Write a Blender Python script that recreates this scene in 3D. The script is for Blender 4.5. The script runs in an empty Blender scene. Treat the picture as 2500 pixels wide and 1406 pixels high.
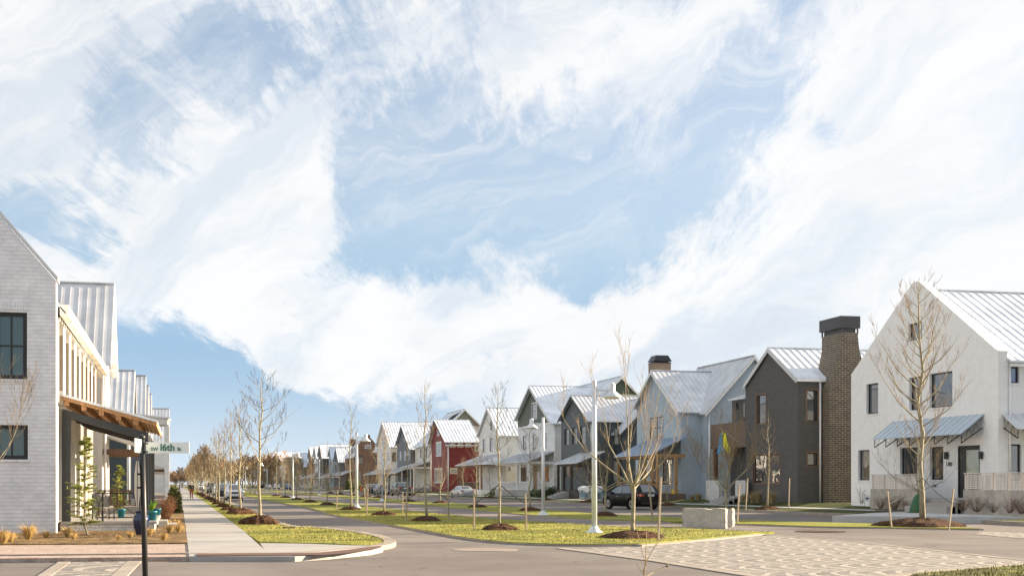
import bpy, bmesh, math, random
from mathutils import Vector, Matrix, noise as mnoise
R = math.radians
sc = bpy.context.scene
col = sc.collection
# ------------------------------------------------------------------ camera, sky, sun, exposure
FPX = 3300.0; TH = math.atan(812/3300.0); S_, C_ = math.sin(TH), math.cos(TH); HOR = 1180.0; CH = 1.72
cam_d = bpy.data.cameras.new("camera"); cam = bpy.data.objects.new("camera", cam_d); col.objects.link(cam)
cam.location = (0, 0, CH); cam.rotation_euler = (R(90), 0, -TH)
cam_d.sensor_width = 36; cam_d.lens = 36*FPX/2500; cam_d.shift_y = (HOR-703)/2500
cam_d.clip_start = .3; cam_d.clip_end = 6000
sc.camera = cam
SUN_EL, SUN_AZ = R(15), R(84)          # azimuth clockwise from +Y
world = bpy.data.worlds.new("World"); sc.world = world; world.use_nodes = True
SUN_STR = 5.0; SKY_STR = .1
sc.view_settings.view_transform = 'Standard'; sc.view_settings.look = 'None'; sc.view_settings.exposure = 1.87; sc.view_settings.gamma = 1

def build_sky():
    nt = world.node_tree; N = nt.nodes; L = nt.links
    N.clear()
    def math_(op, a, b=None, clamp=False):
        n = N.new('ShaderNodeMath'); n.operation = op; n.use_clamp = clamp
        for i, v in ((0, a), (1, b)):
            if v is None: continue
            if isinstance(v, (int, float)): n.inputs[i].default_value = v
            else: L.new(v, n.inputs[i])
        return n.outputs[0]
    out = N.new('ShaderNodeOutputWorld'); bg = N.new('ShaderNodeBackground'); bg.inputs['Strength'].default_value = SKY_STR
    L.new(bg.outputs[0], out.inputs[0])
    sky = N.new('ShaderNodeTexSky'); sky.sky_type = 'NISHITA'; sky.sun_disc = False
    sky.sun_elevation = SUN_EL; sky.sun_rotation = SUN_AZ; sky.altitude = 300; sky.air_density = 1.0; sky.dust_density = .6; sky.ozone_density = 2.5
    tc = N.new('ShaderNodeTexCoord'); sep = N.new('ShaderNodeSeparateXYZ'); L.new(tc.outputs['Generated'], sep.inputs[0])
    dx, dy, dz = sep.outputs
    az = math_('ARCTAN2', dx, dy); el = math_('ARCSINE', dz)
    # sky chart: azimuth and height above the horizon, in thousandths of a radian
    u = math_('MULTIPLY', math_('SUBTRACT', az, TH), 1000.0); v = math_('MULTIPLY', el, 1000.0)
    cb = N.new('ShaderNodeCombineXYZ'); L.new(u, cb.inputs[0]); L.new(v, cb.inputs[1]); chart = cb.outputs[0]
    # cloud-layer plane coordinates, streaks run along the street heading
    zz = math_('MAXIMUM', math_('ADD', dz, .10), .03)
    ang = R(13)
    ax = math_('SUBTRACT', math_('MULTIPLY', dx, math.cos(ang)), math_('MULTIPLY', dy, math.sin(ang)))
    ay = math_('ADD', math_('MULTIPLY', dx, math.sin(ang)), math_('MULTIPLY', dy, math.cos(ang)))
    px = math_('DIVIDE', ax, zz); py = math_('DIVIDE', ay, zz)
    cp = N.new('ShaderNodeCombineXYZ'); L.new(px, cp.inputs[0]); L.new(py, cp.inputs[1])
    def noise(vec, scale, detail, rough, sx=1, sy=1, dist=0.0, off=0.0, rot=0.0):
        m = N.new('ShaderNodeMapping'); m.inputs['Scale'].default_value = (sx, sy, 1); m.inputs['Location'].default_value = (off, off*.7, off*.3); m.inputs['Rotation'].default_value = (0, 0, rot)
        if rot: m.vector_type = 'TEXTURE'; m.inputs['Scale'].default_value = (1/sx, 1/sy, 1)
        L.new(vec, m.inputs[0]); n = N.new('ShaderNodeTexNoise'); n.inputs['Scale'].default_value = scale
        n.inputs['Detail'].default_value = detail; n.inputs['Roughness'].default_value = rough; n.inputs['Distortion'].default_value = dist
        L.new(m.outputs[0], n.inputs['Vector']); return n.outputs['Fac']
    # warp the chart so that the cloud outlines are ragged
    wn = N.new('ShaderNodeTexNoise'); wn.inputs['Scale'].default_value = .012; wn.inputs['Detail'].default_value = 5; L.new(chart, wn.inputs['Vector'])
    wv = N.new('ShaderNodeVectorMath'); wv.operation = 'SUBTRACT'; L.new(wn.outputs['Color'], wv.inputs[0]); wv.inputs[1].default_value = (.5, .5, .5)
    ws = N.new('ShaderNodeVectorMath'); ws.operation = 'SCALE'; L.new(wv.outputs[0], ws.inputs[0]); ws.inputs['Scale'].default_value = 75
    wa = N.new('ShaderNodeVectorMath'); wa.operation = 'ADD'; L.new(chart, wa.inputs[0]); L.new(ws.outputs[0], wa.inputs[1])
    def P(x, y): return (.965*(x-1250)/3.3, (1180-y)/3.3*.98)
    blobs = SKY_BLOBS
    acc = None
    for (x, y, sx, sy, rot, amp) in blobs:
        m = N.new('ShaderNodeMapping'); m.vector_type = 'TEXTURE'
        p = P(x, y); m.inputs['Location'].default_value = (p[0], p[1], 0); m.inputs['Rotation'].default_value = (0, 0, R(rot)); m.inputs['Scale'].default_value = (sx/3.3, sy/3.3, 1)
        L.new(wa.outputs[0], m.inputs[0])
        s0 = N.new('ShaderNodeVectorMath'); s0.operation = 'MULTIPLY'; L.new(m.outputs[0], s0.inputs[0]); s0.inputs[1].default_value = (1, 1, 0)
        ln = N.new('ShaderNodeVectorMath'); ln.operation = 'LENGTH'; L.new(s0.outputs[0], ln.inputs[0])
        mr = N.new('ShaderNodeMapRange'); mr.interpolation_type = 'SMOOTHSTEP'
        mr.inputs['From Min'].default_value = 1.35; mr.inputs['From Max'].default_value = 0.25; mr.inputs['To Min'].default_value = 0; mr.inputs['To Max'].default_value = amp
        L.new(ln.outputs['Value'], mr.inputs['Value'])
        acc = mr.outputs[0] if acc is None else math_('ADD', acc, mr.outputs[0])
    n1 = noise(cp.outputs[0], 1.0, 9, .62, 1.5, .55, .9, 3.1)
    n2 = noise(cp.outputs[0], 2.6, 9, .66, 2.6, .42, .9, 8.4, R(4))
    n4 = noise(cp.outputs[0], 5.5, 7, .6, 2.4, .5, 1.8, 1.4, R(-8))
    n3 = noise(chart, .02, 9, .62, 1.0, 1.5, .8, 2.0)
    t = math_('ADD', math_('MULTIPLY', math_('SUBTRACT', n1, .5), 1.3), math_('MULTIPLY', math_('SUBTRACT', n2, .5), 1.5))
    t = math_('ADD', t, math_('MULTIPLY', math_('SUBTRACT', n4, .5), .9))
    n5 = noise(cp.outputs[0], 6.5, 10, .72, 2.6, .22, .7, 6.6, R(-3)); n6 = noise(wa.outputs[0], .022, 10, .68, .8, 1.7, 1.6, 4.0, R(35))
    t = math_('ADD', t, math_('MULTIPLY', math_('SUBTRACT', n5, .5), 1.15)); t = math_('ADD', t, math_('MULTIPLY', math_('SUBTRACT', n6, .5), .95))
    t = math_('ADD', t, math_('MULTIPLY', math_('SUBTRACT', n3, .5), .6))
    t = math_('ADD', math_('ADD', t, math_('MULTIPLY', acc, .80)), .26)
    hi = N.new('ShaderNodeMapRange'); hi.interpolation_type = 'SMOOTHSTEP'; hi.inputs['From Min'].default_value = .45; hi.inputs['From Max'].default_value = 1.1; hi.inputs['To Min'].default_value = 0; hi.inputs['To Max'].default_value = .3
    L.new(el, hi.inputs['Value']); t = math_('ADD', t, hi.outputs[0])
    dn = N.new('ShaderNodeMapRange'); dn.interpolation_type = 'SMOOTHSTEP'; dn.inputs['From Min'].default_value = -.42; dn.inputs['From Max'].default_value = .58
    L.new(t, dn.inputs['Value'])
    vl = N.new('ShaderNodeMapRange'); vl.interpolation_type = 'SMOOTHSTEP'; vl.inputs['From Min'].default_value = .42; vl.inputs['From Max'].default_value = .74; vl.inputs['To Min'].default_value = .08; vl.inputs['To Max'].default_value = .75
    L.new(noise(wa.outputs[0], .0085, 10, .68, .55, 1.9, 1.0, 40.0, R(24)), vl.inputs['Value'])
    vh = N.new('ShaderNodeMapRange'); vh.inputs['From Min'].default_value = .10; vh.inputs['From Max'].default_value = .2; L.new(el, vh.inputs['Value'])
    dens = math_('MAXIMUM', dn.outputs[0], math_('MULTIPLY', vl.outputs[0], vh.outputs[0]))
    gp_ = N.new('ShaderNodeMapRange'); gp_.interpolation_type = 'SMOOTHSTEP'; gp_.inputs['From Min'].default_value = .42; gp_.inputs['From Max'].default_value = .62; gp_.inputs['To Min'].default_value = 1; gp_.inputs['To Max'].default_value = .60
    L.new(noise(wa.outputs[0], .0075, 10, .62, .5, 1.8, .6, 150.0, R(34)), gp_.inputs['Value']); dens = math_('MULTIPLY', dens, gp_.outputs[0])
    # faint grey relief inside the thick cloud
    g = noise(cp.outputs[0], 1.6, 7, .6, 1.2, .6, .5, 5.0)
    gr = N.new('ShaderNodeMapRange'); gr.inputs['From Min'].default_value = .3; gr.inputs['From Max'].default_value = .7; gr.inputs['To Min'].default_value = .92; gr.inputs['To Max'].default_value = 1.0
    L.new(g, gr.inputs['Value'])
    cc = N.new('ShaderNodeVectorMath'); cc.operation = 'SCALE'; cc.inputs[0].default_value = (2.80, 2.82, 2.85); L.new(gr.outputs[0], cc.inputs['Scale'])
    # clear air pales towards the horizon
    sk = N.new('ShaderNodeVectorMath'); sk.operation = 'MULTIPLY'; L.new(sky.outputs[0], sk.inputs[0]); sk.inputs[1].default_value = SKY_GAIN
    lw = N.new('ShaderNodeMapRange'); lw.interpolation_type = 'SMOOTHSTEP'; lw.inputs['From Min'].default_value = .10; lw.inputs['From Max'].default_value = .27; lw.inputs['To Min'].default_value = .95; lw.inputs['To Max'].default_value = .35
    L.new(el, lw.inputs['Value']); sk2 = N.new('ShaderNodeMix'); sk2.data_type = 'RGBA'; L.new(lw.outputs[0], sk2.inputs[0]); L.new(sk.outputs[0], sk2.inputs[6]); sk2.inputs[7].default_value = (1.0, 1.55, 2.15, 1)
    hz = N.new('ShaderNodeMapRange'); hz.interpolation_type = 'SMOOTHSTEP'; hz.inputs['From Min'].default_value = .10; hz.inputs['From Max'].default_value = -.01; hz.inputs['To Min'].default_value = 0; hz.inputs['To Max'].default_value = .92
    L.new(el, hz.inputs['Value'])
    hm = N.new('ShaderNodeMix'); hm.data_type = 'RGBA'; L.new(hz.outputs[0], hm.inputs[0]); L.new(sk2.outputs[2], hm.inputs[6]); hm.inputs[7].default_value = (2.1, 2.4, 2.65, 1)
    mx = N.new('ShaderNodeMix'); mx.data_type = 'RGBA'; L.new(math_('MULTIPLY', dens, .97), mx.inputs[0]); L.new(hm.outputs[2], mx.inputs[6]); L.new(cc.outputs[0], mx.inputs[7])
    L.new(mx.outputs[2], bg.inputs['Color'])
SKY_GAIN = (1.0, .70, .56)
SKY_BLOBS = [  # position on the sky chart, size, tilt, how much cloud (+) or clear sky (-)
    (560, 160, 200, 130, -20, -1.0), (800, 130, 110, 170, 20, -.5), (190, 600, 190, 60, -15, -1.1), (60, 520, 90, 50, -15, -.7),
    (330, 850, 260, 75, -12, -1.7), (700, 1010, 520, 85, -8, -1.8), (300, 1000, 360, 130, 0, -1.8), (1050, 1120, 500, 60, 0, -.9),
    (1000, 300, 260, 120, 18, -.8), (1180, 450, 330, 170, 10, -1.15), (1090, 570, 160, 90, 0, -.8), (1400, 560, 210, 170, 0, -.85), (1480, 690, 150, 70, 0, -.6), (880, 560, 90, 190, 10, -.75),
    (1800, 290, 110, 300, -32, -.8), (1620, 480, 90, 200, -30, -.6), (2040, 350, 80, 60, 0, -.8), (330, 330, 160, 90, -30, -.5), (1880, 60, 60, 200, -30, -.5),
    (610, 520, 250, 240, 30, 1.0), (60, 230, 160, 220, 0, .8), (2250, 420, 420, 380, 30, 1.0), (1500, 130, 420, 120, 8, .55), (2400, 100, 300, 200, 0, .5),
    (1150, 800, 520, 110, 0, 1.0), (1700, 830, 420, 200, 0, .9), (650, 890, 230, 70, -8, 1.2), (1300, 960, 420, 60, 0, .8), (2400, 760, 300, 200, 0, .5),
    (340, 640, 200, 90, -20, .7), (1250, 620, 120, 50, 0, .5), (350, 60, 180, 100, 0, .6), (700, 270, 80, 90, 0, .6),
]
build_sky()
sun_d = bpy.data.lights.new("sun", 'SUN'); sun = bpy.data.objects.new("sun", sun_d); col.objects.link(sun)
sun_d.energy = SUN_STR; sun_d.angle = R(.6); sun_d.color = (1, .80, .56)
sv = Vector((math.sin(SUN_AZ)*math.cos(SUN_EL), math.cos(SUN_AZ)*math.cos(SUN_EL), math.sin(SUN_EL)))
sun.rotation_euler = sv.to_track_quat('Z', 'Y').to_euler(); sun.location = (60, -20, 60)

# ------------------------------------------------------------------ measuring helpers: a sight line met with a plane of the place
def Dx(x, X): return FPX*X/(C_*(x-438))
def fy(x, X): return (Dx(x, X)-X*S_)/C_
def fz(x, y, X): return CH-(y-HOR)*Dx(x, X)/FPX
def gx(x, Y):
    t = (x-1250)/FPX
    return Y*(t*C_+S_)/(C_-t*S_)
def gz(x, y, Y):
    X = gx(x, Y); return CH-(y-HOR)*(X*S_+Y*C_)/FPX
def gp(x, y, z=0.0):
    D = FPX*(CH-z)/(y-HOR); r = (x-1250)/FPX*D
    return (r*C_+D*S_, -r*S_+D*C_)
# ------------------------------------------------------------------ object helpers
def tag(o, label=None, cat=None, group=None, kind=None):
    if label: o['label'] = label
    if cat: o['category'] = cat
    if group: o['group'] = group
    if kind: o['kind'] = kind
    return o
def thing(name, label, cat, loc=(0, 0, 0), rz=0, group=None):
    o = bpy.data.objects.new(name, None); col.objects.link(o); o.location = loc; o.rotation_euler = (0, 0, rz); o.empty_display_size = .3
    return tag(o, label, cat, group)
def copy_tree(o, parent=None):
    c = o.copy(); col.objects.link(c); c.parent = parent
    for ch in list(o.children): copy_tree(ch, c)
    return c
class MB:
    def __init__(s): s.v = []; s.f = []
    def add(s, vs, fs):
        b = len(s.v); s.v += [tuple(p) for p in vs]; s.f += [tuple(b+i for i in f) for f in fs]
    def box(s, x0, x1, y0, y1, z0, z1):
        s.add([(x0, y0, z0), (x1, y0, z0), (x1, y1, z0), (x0, y1, z0), (x0, y0, z1), (x1, y0, z1), (x1, y1, z1), (x0, y1, z1)],
              [(0, 3, 2, 1), (4, 5, 6, 7), (0, 1, 5, 4), (1, 2, 6, 5), (2, 3, 7, 6), (3, 0, 4, 7)])
    def prism(s, pts, vec):
        n = len(pts); vec = Vector(vec); s.add([Vector(p) for p in pts]+[Vector(p)+vec for p in pts],
              [tuple(range(n))[::-1], tuple(range(n, 2*n))]+[(i, (i+1) % n, n+(i+1) % n, n+i) for i in range(n)])
    def bar(s, p, q, w, h, up=(0, 0, 1)):
        p, q = Vector(p), Vector(q); d = (q-p).normalized(); up = Vector(up); sd = d.cross(up)
        if sd.length < 1e-4: sd = d.cross(Vector((1, 0, 0)))
        sd.normalize(); u = sd.cross(d).normalized(); a, b = sd*w/2, u*h/2
        s.add([p-a-b, p+a-b, p+a+b, p-a+b, q-a-b, q+a-b, q+a+b, q-a+b], [(0, 3, 2, 1), (4, 5, 6, 7), (0, 1, 5, 4), (1, 2, 6, 5), (2, 3, 7, 6), (3, 0, 4, 7)])
    def tube(s, pts, rad, n=6, cap=True):
        rings = []
        for i, p in enumerate(pts):
            p = Vector(p); a = Vector(pts[max(0, i-1)]); b = Vector(pts[min(len(pts)-1, i+1)]); d = (b-a).normalized() if (b-a).length > 1e-9 else Vector((0, 0, 1))
            e = d.orthogonal().normalized() if i == 0 else (rings_e - d*rings_e.dot(d)).normalized()
            rings_e = e; g = d.cross(e); r = rad[i] if isinstance(rad, (list, tuple)) else rad
            rings.append([p+(e*math.cos(2*math.pi*k/n)+g*math.sin(2*math.pi*k/n))*r for k in range(n)])
        vs = [v for rr in rings for v in rr]; fs = [(i*n+k, i*n+(k+1) % n, (i+1)*n+(k+1) % n, (i+1)*n+k) for i in range(len(pts)-1) for k in range(n)]
        if cap: fs += [tuple(range(n))[::-1], tuple((len(pts)-1)*n+k for k in range(n))]
        s.add(vs, fs)
    def lathe(s, prof, c=(0, 0, 0), n=20):
        vs = [(c[0]+r*math.cos(2*math.pi*k/n), c[1]+r*math.sin(2*math.pi*k/n), c[2]+z) for r, z in prof for k in range(n)]
        fs = [(i*n+k, i*n+(k+1) % n, (i+1)*n+(k+1) % n, (i+1)*n+k) for i in range(len(prof)-1) for k in range(n)]
        fs += [tuple(range(n))[::-1], tuple((len(prof)-1)*n+k for k in range(n))]
        s.add(vs, fs)
    def mesh(s, name, mat, org=(0, 0, 0), smooth=False):
        me = bpy.data.meshes.new(name); ox, oy, oz = org
        me.from_pydata([(v[0]-ox, v[1]-oy, v[2]-oz) for v in s.v], [], s.f)
        for m in (mat if isinstance(mat, (list, tuple)) else [mat]): me.materials.append(m)
        if smooth: me.polygons.foreach_set('use_smooth', [True]*len(me.polygons))
        me.update(); return me
    def build(s, name, mat, parent=None, org=None, smooth=False):
        if org is None:
            org = (0, 0, 0)
            p = parent
            while p is not None:
                org = tuple(a+b for a, b in zip(org, p.location)); p = p.parent
        o = bpy.data.objects.new(name, s.mesh(name, mat, org, smooth)); col.objects.link(o); o.parent = parent
        return o
# ------------------------------------------------------------------ materials
MATS = {}
def new_mat(name):
    m = bpy.data.materials.new(name); m.use_nodes = True; return m, m.node_tree.nodes, m.node_tree.links, m.node_tree.nodes['Principled BSDF']
def setin(n, **k):
    for a, b in k.items(): n.inputs[a.replace('_', ' ')].default_value = b
def wall_uv(N, L, scale=1.0):
    g = N.new('ShaderNodeNewGeometry'); sp = N.new('ShaderNodeSeparateXYZ'); L.new(g.outputs['Position'], sp.inputs[0])
    sn = N.new('ShaderNodeSeparateXYZ'); L.new(g.outputs['Normal'], sn.inputs[0])
    def M(op, a, b=None):
        n = N.new('ShaderNodeMath'); n.operation = op
        for i, v in ((0, a), (1, b)):
            if v is None: continue
            if isinstance(v, (int, float)): n.inputs[i].default_value = v
            else: L.new(v, n.inputs[i])
        return n.outputs[0]
    gt = M('GREATER_THAN', M('ABSOLUTE', sn.outputs[0]), M('ABSOLUTE', sn.outputs[1]))
    u = M('ADD', M('MULTIPLY', sp.outputs[1], gt), M('MULTIPLY', sp.outputs[0], M('SUBTRACT', 1.0, gt)))
    c = N.new('ShaderNodeCombineXYZ'); L.new(u, c.inputs[0]); L.new(sp.outputs[2], c.inputs[1])
    return c.outputs[0], M, u, sp.outputs[2], g
def vary(N, L, bsdf, colr, amt=.12, scale=1.5, extra=None, vec=None):
    n = N.new('ShaderNodeTexNoise'); n.inputs['Scale'].default_value = scale; n.inputs['Detail'].default_value = 6
    if vec is not None: L.new(vec, n.inputs['Vector'])
    else:
        g = N.new('ShaderNodeNewGeometry'); L.new(g.outputs['Position'], n.inputs['Vector'])
    mr = N.new('ShaderNodeMapRange'); mr.inputs['From Min'].default_value = .3; mr.inputs['From Max'].default_value = .7; mr.inputs['To Min'].default_value = 1-amt; mr.inputs['To Max'].default_value = 1+amt
    L.new(n.outputs['Fac'], mr.inputs['Value'])
    sc_ = N.new('ShaderNodeVectorMath'); sc_.operation = 'SCALE'; L.new(mr.outputs[0], sc_.inputs['Scale'])
    if extra is not None: L.new(extra, sc_.inputs[0])
    else: sc_.inputs[0].default_value = colr[:3]
    L.new(sc_.outputs[0], bsdf.inputs['Base Color']); return sc_.outputs[0]
def plain(name, c, rough=.6, metal=0, amt=.08, scale=4, spec=.5, bump=0, bscale=40):
    if name in MATS: return MATS[name]
    m, N, L, B = new_mat(name); setin(B, Roughness=rough, Metallic=metal); B.inputs['Specular IOR Level'].default_value = spec
    if amt: vary(N, L, B, c, amt, scale)
    else: B.inputs['Base Color'].default_value = (*c, 1)
    if bump:
        n = N.new('ShaderNodeTexNoise'); n.inputs['Scale'].default_value = bscale; n.inputs['Detail'].default_value = 4
        g = N.new('ShaderNodeNewGeometry'); L.new(g.outputs['Position'], n.inputs['Vector'])
        b = N.new('ShaderNodeBump'); b.inputs['Strength'].default_value = 1; b.inputs['Distance'].default_value = bump; L.new(n.outputs['Fac'], b.inputs['Height']); L.new(b.outputs[0], B.inputs['Normal'])
    MATS[name] = m; return m
def siding(name, c, pitch=.16, vertical=False, depth=.02, rough=.6):
    if name in MATS: return MATS[name]
    m, N, L, B = new_mat(name); setin(B, Roughness=rough); vec, M, u, z, g = wall_uv(N, L)
    s = u if vertical else z
    fr = M('FRACT', M('DIVIDE', s, pitch))
    h = M('LESS_THAN', fr, .14) if vertical else M('SUBTRACT', 1.0, fr)
    vary(N, L, B, c, .07, 1.3)
    ao = M('LESS_THAN', fr, .1)
    b = N.new('ShaderNodeBump'); b.inputs['Distance'].default_value = depth; b.inputs['Strength'].default_value = 1.0; L.new(h, b.inputs['Height']); L.new(b.outputs[0], B.inputs['Normal'])
    MATS[name] = m; return m
def brick(name, c1, c2, mortar, bump=.012, w=.24, h=.085, mort=.012, amt=.1, bias=0, rough=.8):
    if name in MATS: return MATS[name]
    m, N, L, B = new_mat(name); setin(B, Roughness=rough); vec, M, u, z, g = wall_uv(N, L)
    t = N.new('ShaderNodeTexBrick'); L.new(vec, t.inputs['Vector']); t.inputs['Scale'].default_value = 1
    t.inputs['Brick Width'].default_value = w; t.inputs['Row Height'].default_value = h; t.inputs['Mortar Size'].default_value = mort; t.inputs['Mortar Smooth'].default_value = .3; t.inputs['Bias'].default_value = bias
    t.inputs['Color1'].default_value = (*c1, 1); t.inputs['Color2'].default_value = (*c2, 1); t.inputs['Mortar'].default_value = (*mortar, 1)
    vary(N, L, B, c1, amt, 2.5, extra=t.outputs['Color'])
    n = N.new('ShaderNodeTexNoise'); n.inputs['Scale'].default_value = 14; n.inputs['Detail'].default_value = 4; L.new(g.outputs['Position'], n.inputs['Vector'])
    hh = M('ADD', M('MULTIPLY', M('SUBTRACT', 1.0, t.outputs['Fac']), 1.0), M('MULTIPLY', n.outputs['Fac'], .5))
    b = N.new('ShaderNodeBump'); b.inputs['Distance'].default_value = bump; b.inputs['Strength'].default_value = 1; L.new(hh, b.inputs['Height']); L.new(b.outputs[0], B.inputs['Normal'])
    MATS[name] = m; return m
def wood(name, c, rough=.65, scale=(8, 8, .8)):
    if name in MATS: return MATS[name]
    m, N, L, B = new_mat(name); setin(B, Roughness=rough)
    g = N.new('ShaderNodeNewGeometry'); mp = N.new('ShaderNodeMapping'); mp.inputs['Scale'].default_value = scale; L.new(g.outputs['Position'], mp.inputs[0])
    vary(N, L, B, c, .3, 1.5, vec=mp.outputs[0]); MATS[name] = m; return m
def leafmat(name, c, amt=.35, trans=.0, scale=9):
    if name in MATS: return MATS[name]
    m, N, L, B = new_mat(name); setin(B, Roughness=.7); B.inputs['Specular IOR Level'].default_value = .2
    vary(N, L, B, c, amt, scale); MATS[name] = m; return m
def ground_mat(name, c1, c2, scale=.4, fine=30, bump=.01, rough=.95, fineamt=.5, stretch=(1, 1, 1), c3=None):
    if name in MATS: return MATS[name]
    m, N, L, B = new_mat(name); setin(B, Roughness=rough); B.inputs['Specular IOR Level'].default_value = .2
    g = N.new('ShaderNodeNewGeometry'); mp = N.new('ShaderNodeMapping'); mp.inputs['Scale'].default_value = stretch; L.new(g.outputs['Position'], mp.inputs[0])
    n = N.new('ShaderNodeTexNoise'); n.inputs['Scale'].default_value = scale; n.inputs['Detail'].default_value = 8; n.inputs['Roughness'].default_value = .65; L.new(mp.outputs[0], n.inputs['Vector'])
    cr = N.new('ShaderNodeValToRGB'); cr.color_ramp.elements[0].position = .38; cr.color_ramp.elements[1].position = .64
    cr.color_ramp.elements[0].color = (*c1, 1); cr.color_ramp.elements[1].color = (*c2, 1)
    if c3: e = cr.color_ramp.elements.new(.74); e.color = (*c3, 1)
    L.new(n.outputs['Fac'], cr.inputs[0])
    f = N.new('ShaderNodeTexNoise'); f.inputs['Scale'].default_value = fine; f.inputs['Detail'].default_value = 5; f.inputs['Roughness'].default_value = .7; L.new(g.outputs['Position'], f.inputs['Vector'])
    mr = N.new('ShaderNodeMapRange'); mr.inputs['From Min'].default_value = .3; mr.inputs['From Max'].default_value = .7; mr.inputs['To Min'].default_value = 1-fineamt; mr.inputs['To Max'].default_value = 1+fineamt; L.new(f.outputs['Fac'], mr.inputs['Value'])
    s = N.new('ShaderNodeVectorMath'); s.operation = 'SCALE'; L.new(cr.outputs[0], s.inputs[0]); L.new(mr.outputs[0], s.inputs['Scale']); L.new(s.outputs[0], B.inputs['Base Color'])
    b = N.new('ShaderNodeBump'); b.inputs['Distance'].default_value = bump; b.inputs['Strength'].default_value = 1; L.new(f.outputs['Fac'], b.inputs['Height']); L.new(b.outputs[0], B.inputs['Normal'])
    MATS[name] = m; return m
def glassmat(name='window_glass', c=(.02, .025, .03), rough=.02, wav=.004, spec=1.0):
    if name in MATS: return MATS[name]
    m, N, L, B = new_mat(name); setin(B, Roughness=rough); B.inputs['Base Color'].default_value = (*c, 1); B.inputs['Specular IOR Level'].default_value = spec; B.inputs['IOR'].default_value = 1.9
    g = N.new('ShaderNodeNewGeometry'); n = N.new('ShaderNodeTexNoise'); n.inputs['Scale'].default_value = 1.3; n.inputs['Detail'].default_value = 1; L.new(g.outputs['Position'], n.inputs['Vector'])
    b = N.new('ShaderNodeBump'); b.inputs['Distance'].default_value = wav; L.new(n.outputs['Fac'], b.inputs['Height']); L.new(b.outputs[0], B.inputs['Normal'])
    MATS[name] = m; return m
GLASS = glassmat()
CURTAIN = glassmat('curtained_glass', (.17, .165, .155), .05, .003)
CURTAIN2 = glassmat('half_curtained_glass', (.09, .085, .08), .04, .004)
BLIND = glassmat('shaded_blue_green_glass', (.045, .10, .11), .08, .002, .4)
WHITE = plain('white_paint', (.78, .77, .74), .55)
TRIMW = plain('white_trim', (.74, .74, .73), .5)
BLACKM = plain('black_metal', (.018, .019, .021), .45)
STEEL = plain('dark_steel', (.045, .048, .052), .5)
ROOF = plain('galvanised_roof', (.60, .62, .65), .42, .25, .14, .8)
ROOF_L = plain('bright_galvanised_roof', (.72, .76, .81), .45, .08, .14, .8)
ROOF_B = plain('blue_grey_roof', (.34, .43, .55), .38, .45, .05, 1.2)
GUTTER = plain('white_gutter', (.75, .75, .75), .35, .2)
CONC = ground_mat('pale_concrete', (.33, .32, .31), (.39, .38, .36), .35, 18, .002, .85, .10)
CURBM = ground_mat('kerb_concrete', (.27, .24, .205), (.36, .32, .28), .8, 14, .003, .9, .14)
GREYC = ground_mat('grey_block_concrete', (.36, .335, .30), (.52, .49, .44), 1.6, 16, .012, .9, .2)
TIMBER = wood('honey_timber', (.34, .20, .09))
TIMBERD = wood('brown_timber', (.17, .10, .06))
PALEWOOD = wood('weathered_pale_wood', (.58, .53, .48))
STAKEM = wood('stake_wood', (.30, .24, .17))
MULCHM = ground_mat('dark_bark_mulch', (.035, .018, .010), (.12, .06, .032), 9, 30, .05, 1, .6)
BARK = plain('pale_bark', (.30, .27, .19), .85, 0, .35, 9, .2, .01, 30)
TWIG = plain('tan_twigs', (.25, .185, .11), .8, 0, .25, 5, .2)
TWIGD = plain('red_brown_twigs', (.17, .115, .075), .8, 0, .25, 5, .2)

# ------------------------------------------------------------------ ground, roads, pavements
def sheet(name, pts, z, mat, kind='structure', thick=0.0, label=None, cat=None, org=(0, 0, 0)):
    m = MB(); n = len(pts)
    if thick: m.prism([(p[0], p[1], -.03) for p in pts], (0, 0, z+.03))
    else: m.add([(p[0], p[1], z) for p in pts], [tuple(range(n))])
    o = m.build(name, mat); bm = bmesh.new(); bm.from_mesh(o.data)
    bmesh.ops.recalc_face_normals(bm, faces=bm.faces)
    if not thick and bm.faces[:] and bm.faces[:][0].normal.z < 0: bmesh.ops.reverse_faces(bm, faces=bm.faces)
    bmesh.ops.triangulate(bm, faces=[f for f in bm.faces if len(f.verts) > 4]); bm.to_mesh(o.data); bm.free()
    tag(o, label, cat, None, kind); return o
LAWN = ground_mat('lawn_grass', (.145, .17, .03), (.32, .30, .06), .55, 26, .03, .95, .42, (1, 1, 1), (.50, .42, .18))
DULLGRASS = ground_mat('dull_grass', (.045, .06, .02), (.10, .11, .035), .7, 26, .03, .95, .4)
ASPH = ground_mat('worn_asphalt', (.155, .14, .132), (.20, .18, .168), .16, 28, .004, .9, .20, (1, .35, 1))
ASPH2 = ground_mat('trail_asphalt', (.18, .157, .148), (.215, .19, .18), .3, 24, .004, .9, .16)
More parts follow.
